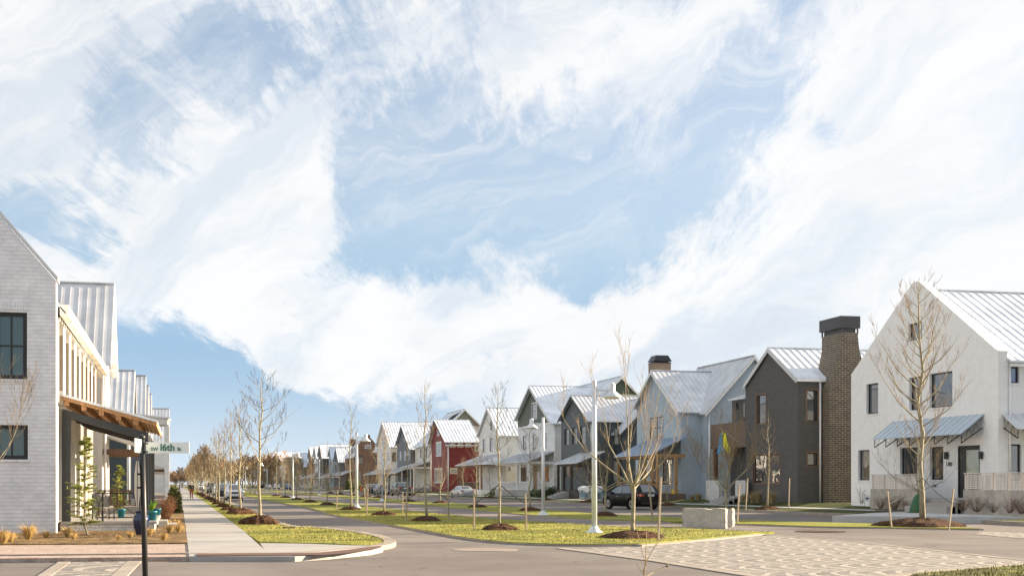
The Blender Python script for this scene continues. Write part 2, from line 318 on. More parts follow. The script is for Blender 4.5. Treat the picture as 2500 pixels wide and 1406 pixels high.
def crack(m, sc_=.16, wd=.006, dark=.62):
    N, L = m.node_tree.nodes, m.node_tree.links; B = N['Principled BSDF']; src = B.inputs['Base Color'].links[0].from_socket
    g = N.new('ShaderNodeNewGeometry'); nz = N.new('ShaderNodeTexNoise'); nz.inputs['Scale'].default_value = .7; nz.inputs['Detail'].default_value = 6; L.new(g.outputs['Position'], nz.inputs['Vector'])
    ad = N.new('ShaderNodeVectorMath'); ad.operation = 'MULTIPLY_ADD'; L.new(nz.outputs['Color'], ad.inputs[0]); ad.inputs[1].default_value = (2.2, 2.2, 0); L.new(g.outputs['Position'], ad.inputs[2])
    v = N.new('ShaderNodeTexVoronoi'); v.feature = 'DISTANCE_TO_EDGE'; v.inputs['Scale'].default_value = sc_; L.new(ad.outputs[0], v.inputs['Vector'])
    mr = N.new('ShaderNodeMapRange'); mr.inputs['From Min'].default_value = 0; mr.inputs['From Max'].default_value = wd; mr.inputs['To Min'].default_value = dark; mr.inputs['To Max'].default_value = 1; L.new(v.outputs['Distance'], mr.inputs['Value'])
    st = N.new('ShaderNodeTexNoise'); st.inputs['Scale'].default_value = .35; st.inputs['Detail'].default_value = 3; L.new(g.outputs['Position'], st.inputs['Vector'])
    m2 = N.new('ShaderNodeMapRange'); m2.inputs['From Min'].default_value = .35; m2.inputs['From Max'].default_value = .65; m2.inputs['To Min'].default_value = .86; m2.inputs['To Max'].default_value = 1.1; L.new(st.outputs['Fac'], m2.inputs['Value'])
    a = N.new('ShaderNodeMath'); a.operation = 'MULTIPLY'; L.new(mr.outputs[0], a.inputs[0]); L.new(m2.outputs[0], a.inputs[1])
    s = N.new('ShaderNodeVectorMath'); s.operation = 'SCALE'; L.new(src, s.inputs[0]); L.new(a.outputs[0], s.inputs['Scale']); L.new(s.outputs[0], B.inputs['Base Color'])
crack(ASPH); crack(ASPH2, .12, .004, .7)
sheet('ground', [(-3000, -400), (3000, -400), (3000, 3500), (-3000, 3500)], -.06, ground_mat('field_ground', (.09, .08, .04), (.15, .12, .07), .05, 5, .02))
sheet('road', [(-60, -30), (90, -30), (90, 1500), (-60, 1500)], 0.0, ASPH)
def strip_poly(left, right):   # two borders of sight points, walked there and back
    return left + right[::-1]
def curbline(name, pts, w, z0, z1, mat, label=None):
    m = MB(); n = len(pts)
    P = [Vector((p[0], p[1], 0)) for p in pts]; L_, R_ = [], []
    for i in range(n):
        d = (P[min(n-1, i+1)]-P[max(0, i-1)]).normalized(); s = Vector((d.y, -d.x, 0))*w/2; L_.append(P[i]-s); R_.append(P[i]+s)
    vs = []
    for i in range(n): vs += [(L_[i].x, L_[i].y, z0), (R_[i].x, R_[i].y, z0), (R_[i].x, R_[i].y, z1), (L_[i].x, L_[i].y, z1)]
    fs = [(4*i+a, 4*i+(a+1) % 4, 4*(i+1)+(a+1) % 4, 4*(i+1)+a) for i in range(n-1) for a in range(4)]+[(0, 1, 2, 3), (4*n-1, 4*n-2, 4*n-3, 4*n-4)]
    m.add(vs, fs); o = m.build(name, mat); tag(o, kind='structure'); 
    bm = bmesh.new(); bm.from_mesh(o.data); bmesh.ops.recalc_face_normals(bm, faces=bm.faces); bm.to_mesh(o.data); bm.free(); return o
def smooth_line(pts, n=6):
    out = []
    for i in range(len(pts)-1):
        p0 = Vector(pts[max(0, i-1)]); p1 = Vector(pts[i]); p2 = Vector(pts[i+1]); p3 = Vector(pts[min(len(pts)-1, i+2)])
        for k in range(n):
            t = k/n; out.append(tuple(.5*((2*p1)+(-p0+p2)*t+(2*p0-5*p1+4*p2-p3)*t*t+(-p0+3*p1-3*p2+p3)*t**3)))
    out.append(tuple(pts[-1])); return out
# left pavement (long slab bands with joints) and its apron
JOINT = ground_mat('joint_shade', (.16, .14, .12), (.2, .18, .16), 1, 20, .001)  # darker tone of the joints between slabs
sw = MB(); y = 42.6
sidewalk_l = [gp(462, 1357, .12), (.22, 50), (.22, 700)]; sidewalk_r = [gp(720, 1357, .12), gp(648, 1343, .12), (2.12, 46.2), (2.12, 52), (2.05, 700)]
sheet('sidewalk', sidewalk_l+sidewalk_r[::-1], .12, CONC, thick=.12)
jm = MB(); yy = 47.0
while yy < 150:
    jm.box(.23, 2.04, yy, yy+.035, .1205, .1225); yy += 1.75
tag(jm.build('sidewalk_joints', JOINT), kind='structure')
apron = [gp(648, 1344, .12), gp(635, 1324, .12), gp(760, 1326, .12), gp(860, 1330, .12), gp(905, 1330, .12), gp(935, 1335, .12), gp(905, 1342, .12), gp(800, 1352, .12), gp(720, 1357, .12)]
sheet('sidewalk_apron', apron, .116, CONC, thick=.116)
# verge between pavement and road
vr = smooth_line([gp(950, 1333), gp(930, 1318), gp(865, 1304), gp(770, 1292), gp(705, 1288), gp(640, 1262), (4.05, 66), (4.1, 90), (4.1, 160), (4.1, 700)], 5)
verge = [(2.05, 700), (2.12, 52), (2.12, 46.2), gp(635, 1323, .1), gp(760, 1325, .1), gp(860, 1329, .1), gp(938, 1331, .1)]
sheet('verge_grass', verge+vr[1:], .11, LAWN, thick=.11)
kerb_pts = smooth_line([gp(455, 1362), gp(700, 1361), gp(830, 1352), gp(905, 1344), gp(948, 1335), gp(945, 1324), gp(900, 1311), gp(800, 1296), gp(700, 1288), gp(645, 1264), (4.1, 66), (4.15, 90), (4.15, 160), (4.15, 700)], 6)
curbline('kerb', kerb_pts, .34, 0, .125, CURBM)
curbline('kerb', [gp(-300, 1368), gp(60, 1366), gp(455, 1362)], .28, 0, .13, CURBM)
# pink gravel strip and mulch bed by the left house
GRAVEL = ground_mat('pink_gravel', (.33, .25, .21), (.46, .37, .32), 3, 22, .02, .95, .4)
sheet('gravel_strip', [gp(-320, 1330, .1), gp(458, 1325, .1), gp(462, 1358, .1), gp(-320, 1365, .1)], .10, GRAVEL, thick=.1)
MULCHB = ground_mat('golden_leaf_mulch', (.085, .052, .026), (.31, .215, .10), 2.5, 16, .05, 1, .75)
sheet('mulch_bed', [gp(-320, 1332, .1), gp(458, 1327, .1), (.2, 50), (.2, 96), (-3.9, 96), (-3.9, 46.8), (-22, 46.8)], .13, MULCHB, thick=.12)
# median lawns
ln_near = [gp(1560, 1332), gp(1400, 1333), gp(1250, 1328), gp(1130, 1315), gp(1010, 1293), gp(880, 1270), gp(800, 1255), (8.55, 90), (8.6, 160), (8.8, 700)]
ln_far = [gp(1560, 1332), gp(1720, 1318), gp(1860, 1304), gp(1890, 1302), gp(1800, 1299), gp(1640, 1291), gp(1500, 1288), gp(1350, 1278), gp(1250, 1271), gp(1140, 1263), (13.7, 90), (13.5, 130), (13.5, 700)]
nearL = smooth_line(ln_near, 3)+smooth_line(ln_far[3:], 3)[::-1]+[gp(1860, 1304), gp(1720, 1318)]
sheet('median_lawn', nearL, .07, LAWN, thick=.07)
curbline('kerb_edging', smooth_line(ln_near, 4), .16, 0, .05, CURBM)
curbline('kerb_edging', smooth_line([gp(1560, 1333), gp(1720, 1319), gp(1860, 1305)], 4), .2, 0, .045, CURBM)
fl_near = [gp(2395, 1294), gp(2200, 1291), gp(2000, 1288), gp(1800, 1281), gp(1660, 1276), gp(1446, 1270), gp(1300, 1259), gp(1140, 1244), (18.6, 110), (18.5, 160), (18.5, 700)]
fl_far = [gp(2395, 1294), gp(2300, 1286), gp(2150, 1281), gp(2000, 1278), gp(1850, 1273), gp(1660, 1266), gp(1446, 1255), gp(1300, 1243), gp(1140, 1231), (22.3, 120), (22.3, 700)]
def two_border_sheet(name, A, B, z, mat):
    m = MB(); n = 60
    def at(P, t):
        L_ = [0]
        for a, b in zip(P, P[1:]): L_.append(L_[-1]+math.dist(a, b))
        d = t*L_[-1]
        for i in range(len(P)-1):
            if d <= L_[i+1]+1e-9: f = (d-L_[i])/max(1e-9, L_[i+1]-L_[i]); return (P[i][0]+(P[i+1][0]-P[i][0])*f, P[i][1]+(P[i+1][1]-P[i][1])*f)
        return P[-1]
    ts = [(i/n)**2.2 for i in range(n+1)]; vs = []
    for t in ts: a, b = at(A, t), at(B, t); vs += [(a[0], a[1], -.03), (a[0], a[1], z), (b[0], b[1], z), (b[0], b[1], -.03)]
    fs = [(4*i+k, 4*i+k+1, 4*i+k+5, 4*i+k+4) for i in range(n) for k in range(3)]; m.add(vs, fs); return tag(m.build(name, mat), kind='structure')
two_border_sheet('median_lawn_beyond_trail', fl_near, fl_far, .07, LAWN)
curbline('kerb_edging', fl_near, .14, -.01, .045, CURBM)
curbline('kerb_edging', fl_far, .2, -.01, .06, CURBM)
# the trail between the lawns
sheet('trail', [gp(1640, 1291), gp(1300, 1274), (13.8, 90), (13.6, 700), (18.4, 700), (18.6, 110), gp(1300, 1260), gp(1660, 1277)], .006, ASPH2)
# light bands across the right road: sun falling between the houses, nothing drawn here
# far-side kerb, verge, pavement and yards: sections along the street
def curbX(Y):
    K = [(30, 33.5), (52, 33.6), (60, 34.1), (72, 33.7), (85, 33.0), (100, 32.3), (120, 31.6), (160, 31.5), (900, 31.5)]
    for (a, xa), (b, xb) in zip(K, K[1:]):
        if Y <= b: t = max(0, (Y-a)/(b-a)); return xa+(xb-xa)*t
    return 31.5
YS = [40, 50, 56, 60, 66, 72, 78, 85, 92, 100, 110, 120, 140, 160, 200, 260, 340, 450, 600, 900]
def section_sheet(name, off0, off1, z0, z1, mat, skirt=0, y_from=0, absolute1=None):
    m = MB(); ys = [Y for Y in YS if Y >= y_from]; vs = []
    for Y in ys:
        c = curbX(Y); x1 = absolute1 if absolute1 else c+off1
        vs += [(c+off0, Y, z0), (x1, Y, z1)]
    fs = [(2*i, 2*i+1, 2*i+3, 2*i+2) for i in range(len(ys)-1)]
    m.add(vs, fs); o = m.build(name, mat); tag(o, kind='structure'); return o
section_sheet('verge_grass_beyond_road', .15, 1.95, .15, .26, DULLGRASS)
section_sheet('pavement_beyond_road', 1.9, 3.35, .275, .29, ground_mat('far_pavement', (.42, .42, .42), (.5, .5, .5), .5, 12, .002, .85, .1))
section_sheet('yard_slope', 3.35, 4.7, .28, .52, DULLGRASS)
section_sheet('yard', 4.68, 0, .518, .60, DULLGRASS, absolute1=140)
curbline('kerb', [(curbX(Y), Y) for Y in YS], .3, 0, .16, CURBM)
sheet('corner_pavement', [gp(2032, 1266, .17), gp(2500, 1268.5, .17), gp(2700, 1269, .17), gp(2700, 1252, .2), gp(2500, 1247, .2), gp(2240, 1251, .2), gp(2120, 1257, .2)], .30, ground_mat('far_pavement', (0, 0, 0), (0, 0, 0)), thick=.3)
DRAINR = plain('dark_kerb_face', (.06, .05, .05), .8)
# cobbled crossings
def cobble(name='fan_cobbles', w=2.2, pitch=.46, rot=0.0):
    m, N, L, B = new_mat(name); setin(B, Roughness=.85)
    g = N.new('ShaderNodeNewGeometry'); mp = N.new('ShaderNodeMapping'); mp.inputs['Rotation'].default_value = (0, 0, rot); L.new(g.outputs['Position'], mp.inputs[0])
    sp = N.new('ShaderNodeSeparateXYZ'); L.new(mp.outputs[0], sp.inputs[0])
    def M(op, a, b=None):
        n = N.new('ShaderNodeMath'); n.operation = op
        for i, v in ((0, a), (1, b)):
            if v is None: continue
            if isinstance(v, (int, float)): n.inputs[i].default_value = v
            else: L.new(v, n.inputs[i])
        return n.outputs[0]
    fx = M('SUBTRACT', M('MULTIPLY', M('FRACT', M('DIVIDE', sp.outputs[1], w)), 2.0), 1.0)     # -1..1 in a column
    arc = M('MULTIPLY', M('SQRT', M('MAXIMUM', M('SUBTRACT', 1.0, M('MULTIPLY', fx, fx)), 0.0)), w*.42)
    nz = N.new('ShaderNodeTexNoise'); nz.inputs['Scale'].default_value = 1.4; nz.inputs['Detail'].default_value = 5; L.new(g.outputs['Position'], nz.inputs['Vector'])
    s = M('ADD', M('ADD', sp.outputs[0], arc), M('MULTIPLY', nz.outputs['Fac'], .34))
    fr = M('FRACT', M('DIVIDE', s, pitch)); joint = M('LESS_THAN', M('ABSOLUTE', M('SUBTRACT', fr, .5)), .15)
    fr2 = M('FRACT', M('DIVIDE', s, pitch/4)); 
    vo = N.new('ShaderNodeTexVoronoi'); vo.inputs['Scale'].default_value = 8; L.new(g.outputs['Position'], vo.inputs['Vector'])
    cr = N.new('ShaderNodeValToRGB'); cr.color_ramp.elements[0].color = (.12, .113, .105, 1); cr.color_ramp.elements[1].color = (.25, .232, .21, 1)
    sv_ = N.new('ShaderNodeSeparateColor'); L.new(vo.outputs['Color'], sv_.inputs[0]); L.new(sv_.outputs[0], cr.inputs[0])
    mx = N.new('ShaderNodeMix'); mx.data_type = 'RGBA'; L.new(M('MULTIPLY', joint, M('GREATER_THAN', nz.outputs['Fac'], .30)), mx.inputs[0]); L.new(cr.outputs[0], mx.inputs[6]); mx.inputs[7].default_value = (.36, .325, .285, 1)
    L.new(mx.outputs[2], B.inputs['Base Color'])
    b = N.new('ShaderNodeBump'); b.inputs['Distance'].default_value = .012; L.new(M('SUBTRACT', 1.0, vo.outputs['Distance']), b.inputs['Height']); L.new(b.outputs[0], B.inputs['Normal'])
    return m
COB = cobble()
cob_poly = [gp(1405, 1340), gp(1560, 1335), gp(1720, 1320.5), gp(1880, 1306), gp(2100, 1325), gp(2300, 1347), gp(2500, 1369), gp(2640, 1385), gp(2400, 1410), gp(2150, 1425), gp(1900, 1416), gp(1650, 1376)]
sheet('cobbled_crossing', cob_poly, .012, COB)
curbline('kerb_band', [gp(1370, 1338.5), gp(1600, 1369), gp(1880, 1413), gp(2100, 1450)], .3, 0, .02, CURBM)
curbline('kerb_band', [gp(1870, 1305.5), gp(2100, 1324), gp(2300, 1346), gp(2500, 1368), gp(2700, 1390)], .22, 0, .02, CURBM)
curbline('kerb_band', [gp(2700, 1362), gp(2500, 1378), gp(2300, 1394), gp(2150, 1410)], .3, 0, .03, CURBM)
sheet('corner_grass', [gp(2230, 1406), gp(2400, 1391), gp(2500, 1384), gp(2800, 1360), gp(2900, 1500), gp(2100, 1480)], .05, ground_mat('patchy_corner_grass', (.05, .035, .02), (.16, .17, .03), 1.6, 20, .03, .95, .5), thick=.05)
# small cobbled ramp at the near left
COB2 = cobble('straight_cobbles', 2.4, .75, R(35))
sheet('cobbled_ramp', [gp(180, 1370), gp(322, 1367.5), gp(255, 1440), gp(60, 1450), gp(110, 1406)], .012, COB2)
curbline('kerb_band', [gp(333, 1366), gp(285, 1412), gp(240, 1460)], .3, 0, .02, CURBM)
curbline('kerb_band', [gp(158, 1372), gp(95, 1416), gp(40, 1470)], .25, 0, .02, CURBM)
# second cobbled patch far right
sheet('cobbled_patch', [gp(2395, 1297), gp(2560, 1302), gp(2600, 1318), gp(2480, 1313), gp(2380, 1304)], .01, COB)

# drain grates (rust coloured tactile/brick grating) along the corner
GRATE = None
def grate_mat():
    m, N, L, B = new_mat('rusty_grating'); setin(B, Roughness=.8)
    g = N.new('ShaderNodeNewGeometry'); ck = N.new('ShaderNodeTexChecker'); ck.inputs['Scale'].default_value = 14; L.new(g.outputs['Position'], ck.inputs['Vector'])
    ck.inputs['Color1'].default_value = (.13, .06, .04, 1); ck.inputs['Color2'].default_value = (.09, .04, .03, 1); L.new(ck.outputs['Color'], B.inputs['Base Color']); return m
GRATE = grate_mat()
tag(sheet('drain_grate', [gp(480, 1351.5, .12), gp(780, 1349, .12), gp(850, 1342, .12), gp(905, 1335, .12), gp(938, 1332, .12), gp(915, 1341, .12), gp(850, 1350, .12), gp(790, 1355, .12), gp(480, 1357, .12)], .134, GRATE, kind=None),
    'long rust coloured grating curving round the pavement corner', 'drain grate')
m_ = MB(); m_.lathe([(.9, 0), (.9, .012), (.55, .02)], (*gp(2003, 1297.5), .004), 28)
tag(m_.build('manhole_cover', MULCHM), 'round dark cover in the asphalt beyond the cobbled crossing', 'manhole cover')
m_ = MB(); m_.lathe([(.85, 0), (.85, .008)], (*gp(1185, 1341.5), .002), 28)
tag(m_.build('manhole_cover', ground_mat('pale_patch', (.26, .22, .19), (.30, .26, .22), 1, 10, .002, .9, .1)), 'pale worn round cover in the near road surface', 'manhole cover')
m_ = MB(); px_ = gp(705, 1296); m_.box(px_[0]-.22, px_[0]+.22, px_[1]-.1, px_[1]+.2, .0, .15)
tag(m_.build('drain_inlet', DRAINR), 'small dark drain inlet in the kerb by the corner lawn', 'drain')

# ------------------------------------------------------------------ houses
def slab(mb, e0, e1, r0, r1, t=.09, pitch=.45, rib=.045, ribh=.05):
    rib *= .7; ribh *= .6
    e0, e1, r0, r1 = map(Vector, (e0, e1, r0, r1)); up = Vector((0, 0, t))
    vs = [e0, e1, r1, r0]
    n = (e1-e0).cross(r0-e0)
    if n.z < 0: vs = vs[::-1]
    mb.add(vs+[v+up for v in vs], [(3, 2, 1, 0), (4, 5, 6, 7), (0, 1, 5, 4), (1, 2, 6, 5), (2, 3, 7, 6), (3, 0, 4, 7)])
    L_ = (e1-e0).length; k = max(1, int(L_/pitch)); 
    for i in range(k+1):
        f = (i+.02*(i == 0)-.02*(i == k))/k; a = e0.lerp(e1, f)+up; b = r0.lerp(r1, f)+up
        w = (e1-e0).normalized()*rib/2; h = Vector((0, 0, ribh)); lo = Vector((0, 0, -.02))
        mb.add([a-w+lo, a+w+lo, b+w+lo, b-w+lo, a-w+h, a+w+h, b+w+h, b-w+h], [(0, 3, 2, 1), (4, 5, 6, 7), (0, 1, 5, 4), (1, 2, 6, 5), (2, 3, 7, 6), (3, 0, 4, 7)])
class House:
    def __init__(s, name, label, cat, loc, group='houses lining the street'):
        s.root = thing(name, label, cat, loc, 0, group); s.walls = []; s.cut = MB(); s.cuts = []
    def part(s, mb, name, mat, smooth=False, label=None):
        o = mb.build(name, mat, s.root, smooth=smooth)
        if label: o['label'] = label
        return o
    def wall(s, mb, mat, name='wall'): o = s.part(mb, name, mat); s.walls.append(o); return o
    def gable(s, axis, a0, a1, b0, b1, zb, ze0, ze1, br, zr, wallm, roofm=None, o0=.3, o1=.3, oe=.35, trim=None, pitch=.45, rib=.045, lift=.03, upper=None, zsplit=None, th=.09, ribh=.05):
        def V(a, b, z): return (a, b, z) if axis == 'X' else (b, a, z)
        prof = [(b0, zb), (b1, zb), (b1, ze1), (br, zr), (b0, ze0)]
        m = MB(); vec = V(a1-a0, 0, 0)
        m.prism([V(a0, b, z) for b, z in prof], vec)
        w = s.wall(m, wallm); bm = bmesh.new(); bm.from_mesh(w.data); bmesh.ops.recalc_face_normals(bm, faces=bm.faces); bm.to_mesh(w.data); bm.free()
        if roofm is None: return w
        s0 = (zr-ze0)/max(.01, (br-b0)); s1 = (zr-ze1)/max(.01, (b1-br)); r = MB(); lo, hi = a0-o0, a1+o1
        slab(r, V(lo, b0-oe, ze0-s0*oe+lift), V(hi, b0-oe, ze0-s0*oe+lift), V(lo, br, zr+lift), V(hi, br, zr+lift), th, pitch, rib, ribh)
        slab(r, V(lo, b1+oe, ze1-s1*oe+lift), V(hi, b1+oe, ze1-s1*oe+lift), V(lo, br, zr+lift), V(hi, br, zr+lift), th, pitch, rib, ribh)
        rc = MB(); p, q = V(lo-.01, br, zr+lift+th+.01), V(hi+.01, br, zr+lift+th+.01); r.bar(p, q, .26, .07)
        s.part(r, 'roof', roofm)
        if trim:
            dz = .22
            for (be, ze, sl) in ((b0-oe, ze0-s0*oe, s0), (b1+oe, ze1-s1*oe, s1)):
                for aa, sg in ((lo, -1), (hi, 1)):
                    t = MB(); a_, c_ = aa+sg*.004, aa+sg*.045
                    pts = [V(a_, be, ze+lift-.01), V(a_, br, zr+lift-.01), V(a_, br, zr+lift-dz), V(a_, be, ze+lift-dz)]
                    t.prism(pts, V(c_-a_, 0, 0)); s.part(t, 'rake_trim', trim)
        return w
    def q(s, pl, P, sg, a0, a1, d0, d1, z0, z1, mb):
        x = sorted((P+sg*d0, P+sg*d1))
        if pl == 'X': mb.box(x[0], x[1], min(a0, a1), max(a0, a1), z0, z1)
        else: mb.box(min(a0, a1), max(a0, a1), x[0], x[1], z0, z1)
    def win(s, pl, P, sg, a0, a1, z0, z1, frame=BLACKM, glass=None, nx=0, ny=0, rec=.12, fw=.06, trim=None, tw=.11, sill=None, name='window', cut=True, mw=.03):
        a0, a1 = min(a0, a1), max(a0, a1); s.k = getattr(s, 'k', len(s.root.name)*3)+1; glass = glass or (CURTAIN2 if s.k % 4 == 0 else GLASS)
        if cut: s.q(pl, P, sg, a0, a1, .3, -rec, z0, z1, s.cut)
        f = MB(); d0, d1 = (-rec+.012, -rec+.06) if cut else (.003, .05)
        g = .003
        s.q(pl, P, sg, a0+g, a0+fw, d0, d1, z0+g, z1-g, f); s.q(pl, P, sg, a1-fw, a1-g, d0, d1, z0+g, z1-g, f)
        s.q(pl, P, sg, a0+fw, a1-fw, d0, d1, z0+g, z0+fw, f); s.q(pl, P, sg, a0+fw, a1-fw, d0, d1, z1-fw, z1-g, f)
        for i in range(nx): a = a0+(a1-a0)*(i+1)/(nx+1); s.q(pl, P, sg, a-mw/2, a+mw/2, d0+.002, d1-.006, z0+fw, z1-fw, f)
        for i in range(ny): z = z0+(z1-z0)*(i+1)/(ny+1); s.q(pl, P, sg, a0+fw, a1-fw, d0+.004, d1-.002, z-mw/2, z+mw/2, f)
        w = f.build(name, frame, s.root)
        p = MB(); s.q(pl, P, sg, a0+fw*.6, a1-fw*.6, d0-.006, d0+.014, z0+fw*.6, z1-fw*.6, p); p.build('pane', glass, w)
        if trim:
            t = MB(); k = .028
            s.q(pl, P, sg, a0-tw, a0-.002, .002, k, z0-tw*.6, z1+tw, t); s.q(pl, P, sg, a1+.002, a1+tw, .002, k, z0-tw*.6, z1+tw, t)
            s.q(pl, P, sg, a0-.002, a1+.002, .002, k-.002, z1+.002, z1+tw, t); s.q(pl, P, sg, a0-.002, a1+.002, .002, k-.002, z0-tw*.6, z0-.002, t); t.build('trim', trim, w)
        if sill:
            t = MB(); s.q(pl, P, sg, a0-.06, a1+.06, -rec+.07, .05, z0-.075, z0-.002, t); t.build('sill', sill, w)
        return w
    def fw_(s, X, rect, **k):      # a window in the street front, given by its sight lines
        x0, y0, x1, y1 = rect; xm = (x0+x1)/2
        return s.win('X', X, -1 if X > 0 else 1, fy(x0, X), fy(x1, X), fz(xm, y1, X), fz(xm, y0, X), **k)
    def sw_(s, Y, rect, **k):      # a window in the side wall
        x0, y0, x1, y1 = rect; xm = (x0+x1)/2
        return s.win('Y', Y, -1, gx(x0, Y), gx(x1, Y), gz(xm, y1, Y), gz(xm, y0, Y), **k)
    def door(s, pl, P, sg, a0, a1, z0, z1, mat, frame=None, glass=False):
        a0, a1 = min(a0, a1), max(a0, a1); s.q(pl, P, sg, a0, a1, .3, -.12, z0, z1, s.cut)
        d = MB(); s.q(pl, P, sg, a0+.06, a1-.06, -.11, -.06, z0+.01, z1-.06, d)
        s.q(pl, P, sg, a0+.003, a0+.057, -.11, -.02, z0+.01, z1-.003, d); s.q(pl, P, sg, a1-.057, a1-.003, -.11, -.02, z0+.01, z1-.003, d); s.q(pl, P, sg, a0+.058, a1-.058, -.11, -.02, z1-.057, z1-.003, d)
        dd = d.build('door', mat, s.root); h = MB(); s.q(pl, P, sg, a0+.14, a0+.18, -.06, -.01, z0+.95, z0+1.2, h); h.build('handle', STEEL, dd)
        if glass: g = MB(); s.q(pl, P, sg, a0+.2, a1-.2, -.06, -.052, z0+1.1, z1-.3, g); g.build('pane', GLASS, dd)
        return dd
    def downspout(s, x, y, z0, z1, ztop=None, r=.05, off=(0, 0)):
        m = MB(); 
        pts = [(x, y, z0), (x, y, z1-.5), (x+off[0], y+off[1], z1)] if off != (0, 0) else [(x, y, z0), (x, y, z1)]
        m.tube(pts, r, 8); s.part(m, 'downspout', GUTTER, True)
    def gutter(s, p, q, w=.13):
        m = MB(); m.bar(p, q, w, .12); s.part(m, 'gutter', GUTTER)
    def porch(s, y0, y1, xw, xo, zt, ze, zd, zb, posts, roofm=None, postm=None, deckm=None, pw=.16, rail=None, railm=None, beam=.28, steps=None, hip=0.0, basem=None, pitch=.45, over=.35, mids=True):
        """shed roof from the wall plane xw down to the street side xo"""
        roofm = roofm or ROOF; postm = postm or WHITE; deckm = deckm or CONC; sg = 1 if xo > xw else -1
        r = MB(); zo = ze-(zt-ze)/abs(xo-xw)*over; xe = xo+sg*over
        slab(r, (xe, y0-over, zo), (xe, y1+over, zo), (xw-sg*.02, y0-over+hip, zt), (xw-sg*.02, y1+over-hip, zt), .07, pitch)
        if hip:
            for yy, yh in ((y0-over, y0-over+hip), (y1+over, y1+over-hip)):
                slab(r, (xe, yy, zo), (xw-sg*.02, yy, zo), (xw-sg*.06, yh, zt), (xw-sg*.02, yh, zt), .06, pitch*1.2)
        s.part(r, 'porch_roof', roofm)
        b = MB(); b.box(min(xo-.08, xo+.08), max(xo-.08, xo+.08), y0-.1, y1+.1, ze-beam-.05, ze-.05)
        for yy in (y0, y1): b.box(min(xo-sg*.082, xw), max(xo-sg*.082, xw), yy-.07, yy+.07, ze-beam-.045, ze-.055)
        s.part(b, 'porch_beam', postm)
        for yy in posts:
            p = MB(); p.box(xo-pw/2, xo+pw/2, yy-pw/2, yy+pw/2, zd, ze-beam-.048); s.part(p, 'post', postm)
        d = MB(); d.box(min(xo+sg*.15, xw), max(xo+sg*.15, xw), y0-.15, y1+.15, zb-.1, zd); s.part(d, 'porch_deck', basem or deckm)
        if rail:
            m = MB(); rm = railm or postm
            for (ra, rb) in rail:
                m.box(xo-.04, xo+.04, ra, rb, zd+.86, zd+.94); m.box(xo-.03, xo+.03, ra, rb, zd+.1, zd+.15)
                n = max(2, int((rb-ra)/.14))
                for i in range(n): yy = ra+(rb-ra)*(i+.5)/n; m.box(xo-.018, xo+.018, yy-.02, yy+.02, zd+.15, zd+.86)
            s.part(m, 'railing', rm)
        if steps:
            ya, yb, n = steps
            for i in range(n):
                st = MB(); z1 = zd-(i+1)*(zd-zb)/(n+.0)+.0; st.box(min(xo+sg*(.15+.32*i), xo+sg*(.15+.32*(i+1))), max(xo+sg*(.15+.32*i), xo+sg*(.15+.32*(i+1))), ya, yb, zb-.1, zb+(zd-zb)*(n-i)/(n+1)); s.part(st, 'step', deckm)
    def lamp(s, pl, P, sg, a, z, w=.12, h=.32, mat=None):
        m = MB(); s.q(pl, P, sg, a-w/2, a+w/2, .06, .17, z, z+h, m); s.q(pl, P, sg, a-w*.25, a+w*.25, .002, .06, z+h*.4, z+h*.65, m); s.part(m, 'wall_lamp', mat or BLACKM)
    def finish(s):
        if not s.cut.v: return
        co = s.cut.build('cutter', WHITE, None, org=(0, 0, 0)); bpy.context.view_layer.update()
        cb = [(min(v[i] for v in s.cut.v), max(v[i] for v in s.cut.v)) for i in range(3)]
        for w in s.walls:
            md = w.modifiers.new('b', 'BOOLEAN'); md.operation = 'DIFFERENCE'; md.solver = 'EXACT'; md.object = co
            dg = bpy.context.evaluated_depsgraph_get(); me = bpy.data.meshes.new_from_object(w.evaluated_get(dg)); w.modifiers.clear()
            if len(me.polygons) > 3: w.data = me
        bpy.data.objects.remove(co, do_unlink=True)
F = 38.0
# ---- white painted brick house on the right corner
WB = brick('white_painted_brick', (.88, .885, .89), (.86, .865, .87), (.80, .805, .81), .007, .24, .08, .01, .04)
ya, yb = fy(2437, F), fy(2078, F); zb = .35
h = House('white_brick_house', 'big white painted brick gable house on the right corner with number 1701', 'house', (F, (ya+yb)/2, zb))
zeR, zeL = fz(2430, 868, F), fz(2078, 905, F); yr = fy(2234, F); zr = fz(2240, 686, F); ze = (zeR+zeL)/2; drop = .42
m_ = MB(); w2 = .35; m_.prism([(F, ya, zb), (F, yb, zb), (F, yb, ze), (F, yr+w2, zr-.08), (F, yr+.1, zr), (F, yr-.35, zr-.02), (F, ya+.25, ze+.12), (F, ya, ze)], (.5, 0, 0))
h.wall(m_, WB)
bm = bmesh.new(); bm.from_mesh(h.walls[0].data); bmesh.ops.recalc_face_normals(bm, faces=bm.faces); bm.to_mesh(h.walls[0].data); bm.free()
h.gable('X', F+.502, F+22, ya+.04, yb-.04, zb, ze-drop, ze-drop, yr, zr-drop-.1, WB, ROOF_L, 0, .3, .28, None, .5, .05, ribh=.06)
h.gutter((F+.5, ya-.28, ze-drop-.28), (F+22, ya-.28, ze-drop-.28)); h.downspout(F+.62, ya-.04, zb, ze-drop-.1)
k1 = dict(frame=BLACKM, rec=.2, fw=.07, sill=WB)
h.fw_(F, (2218, 788, 2251, 831), nx=0, **k1)
for r_ in ((2115, 936, 2144, 1010), (2220, 920, 2250, 1001), (2269, 909, 2325, 994)): h.fw_(F, r_, **k1)
for r_ in ((2095, 1098, 2123, 1172), (2197, 1092, 2240, 1160), (2270, 1090, 2303, 1171)): h.fw_(F, r_, **k1)
h.door('X', F, -1, fy(2338, F), fy(2392, F), fz(2364, 1215, F), fz(2364, 1087, F), BLACKM)
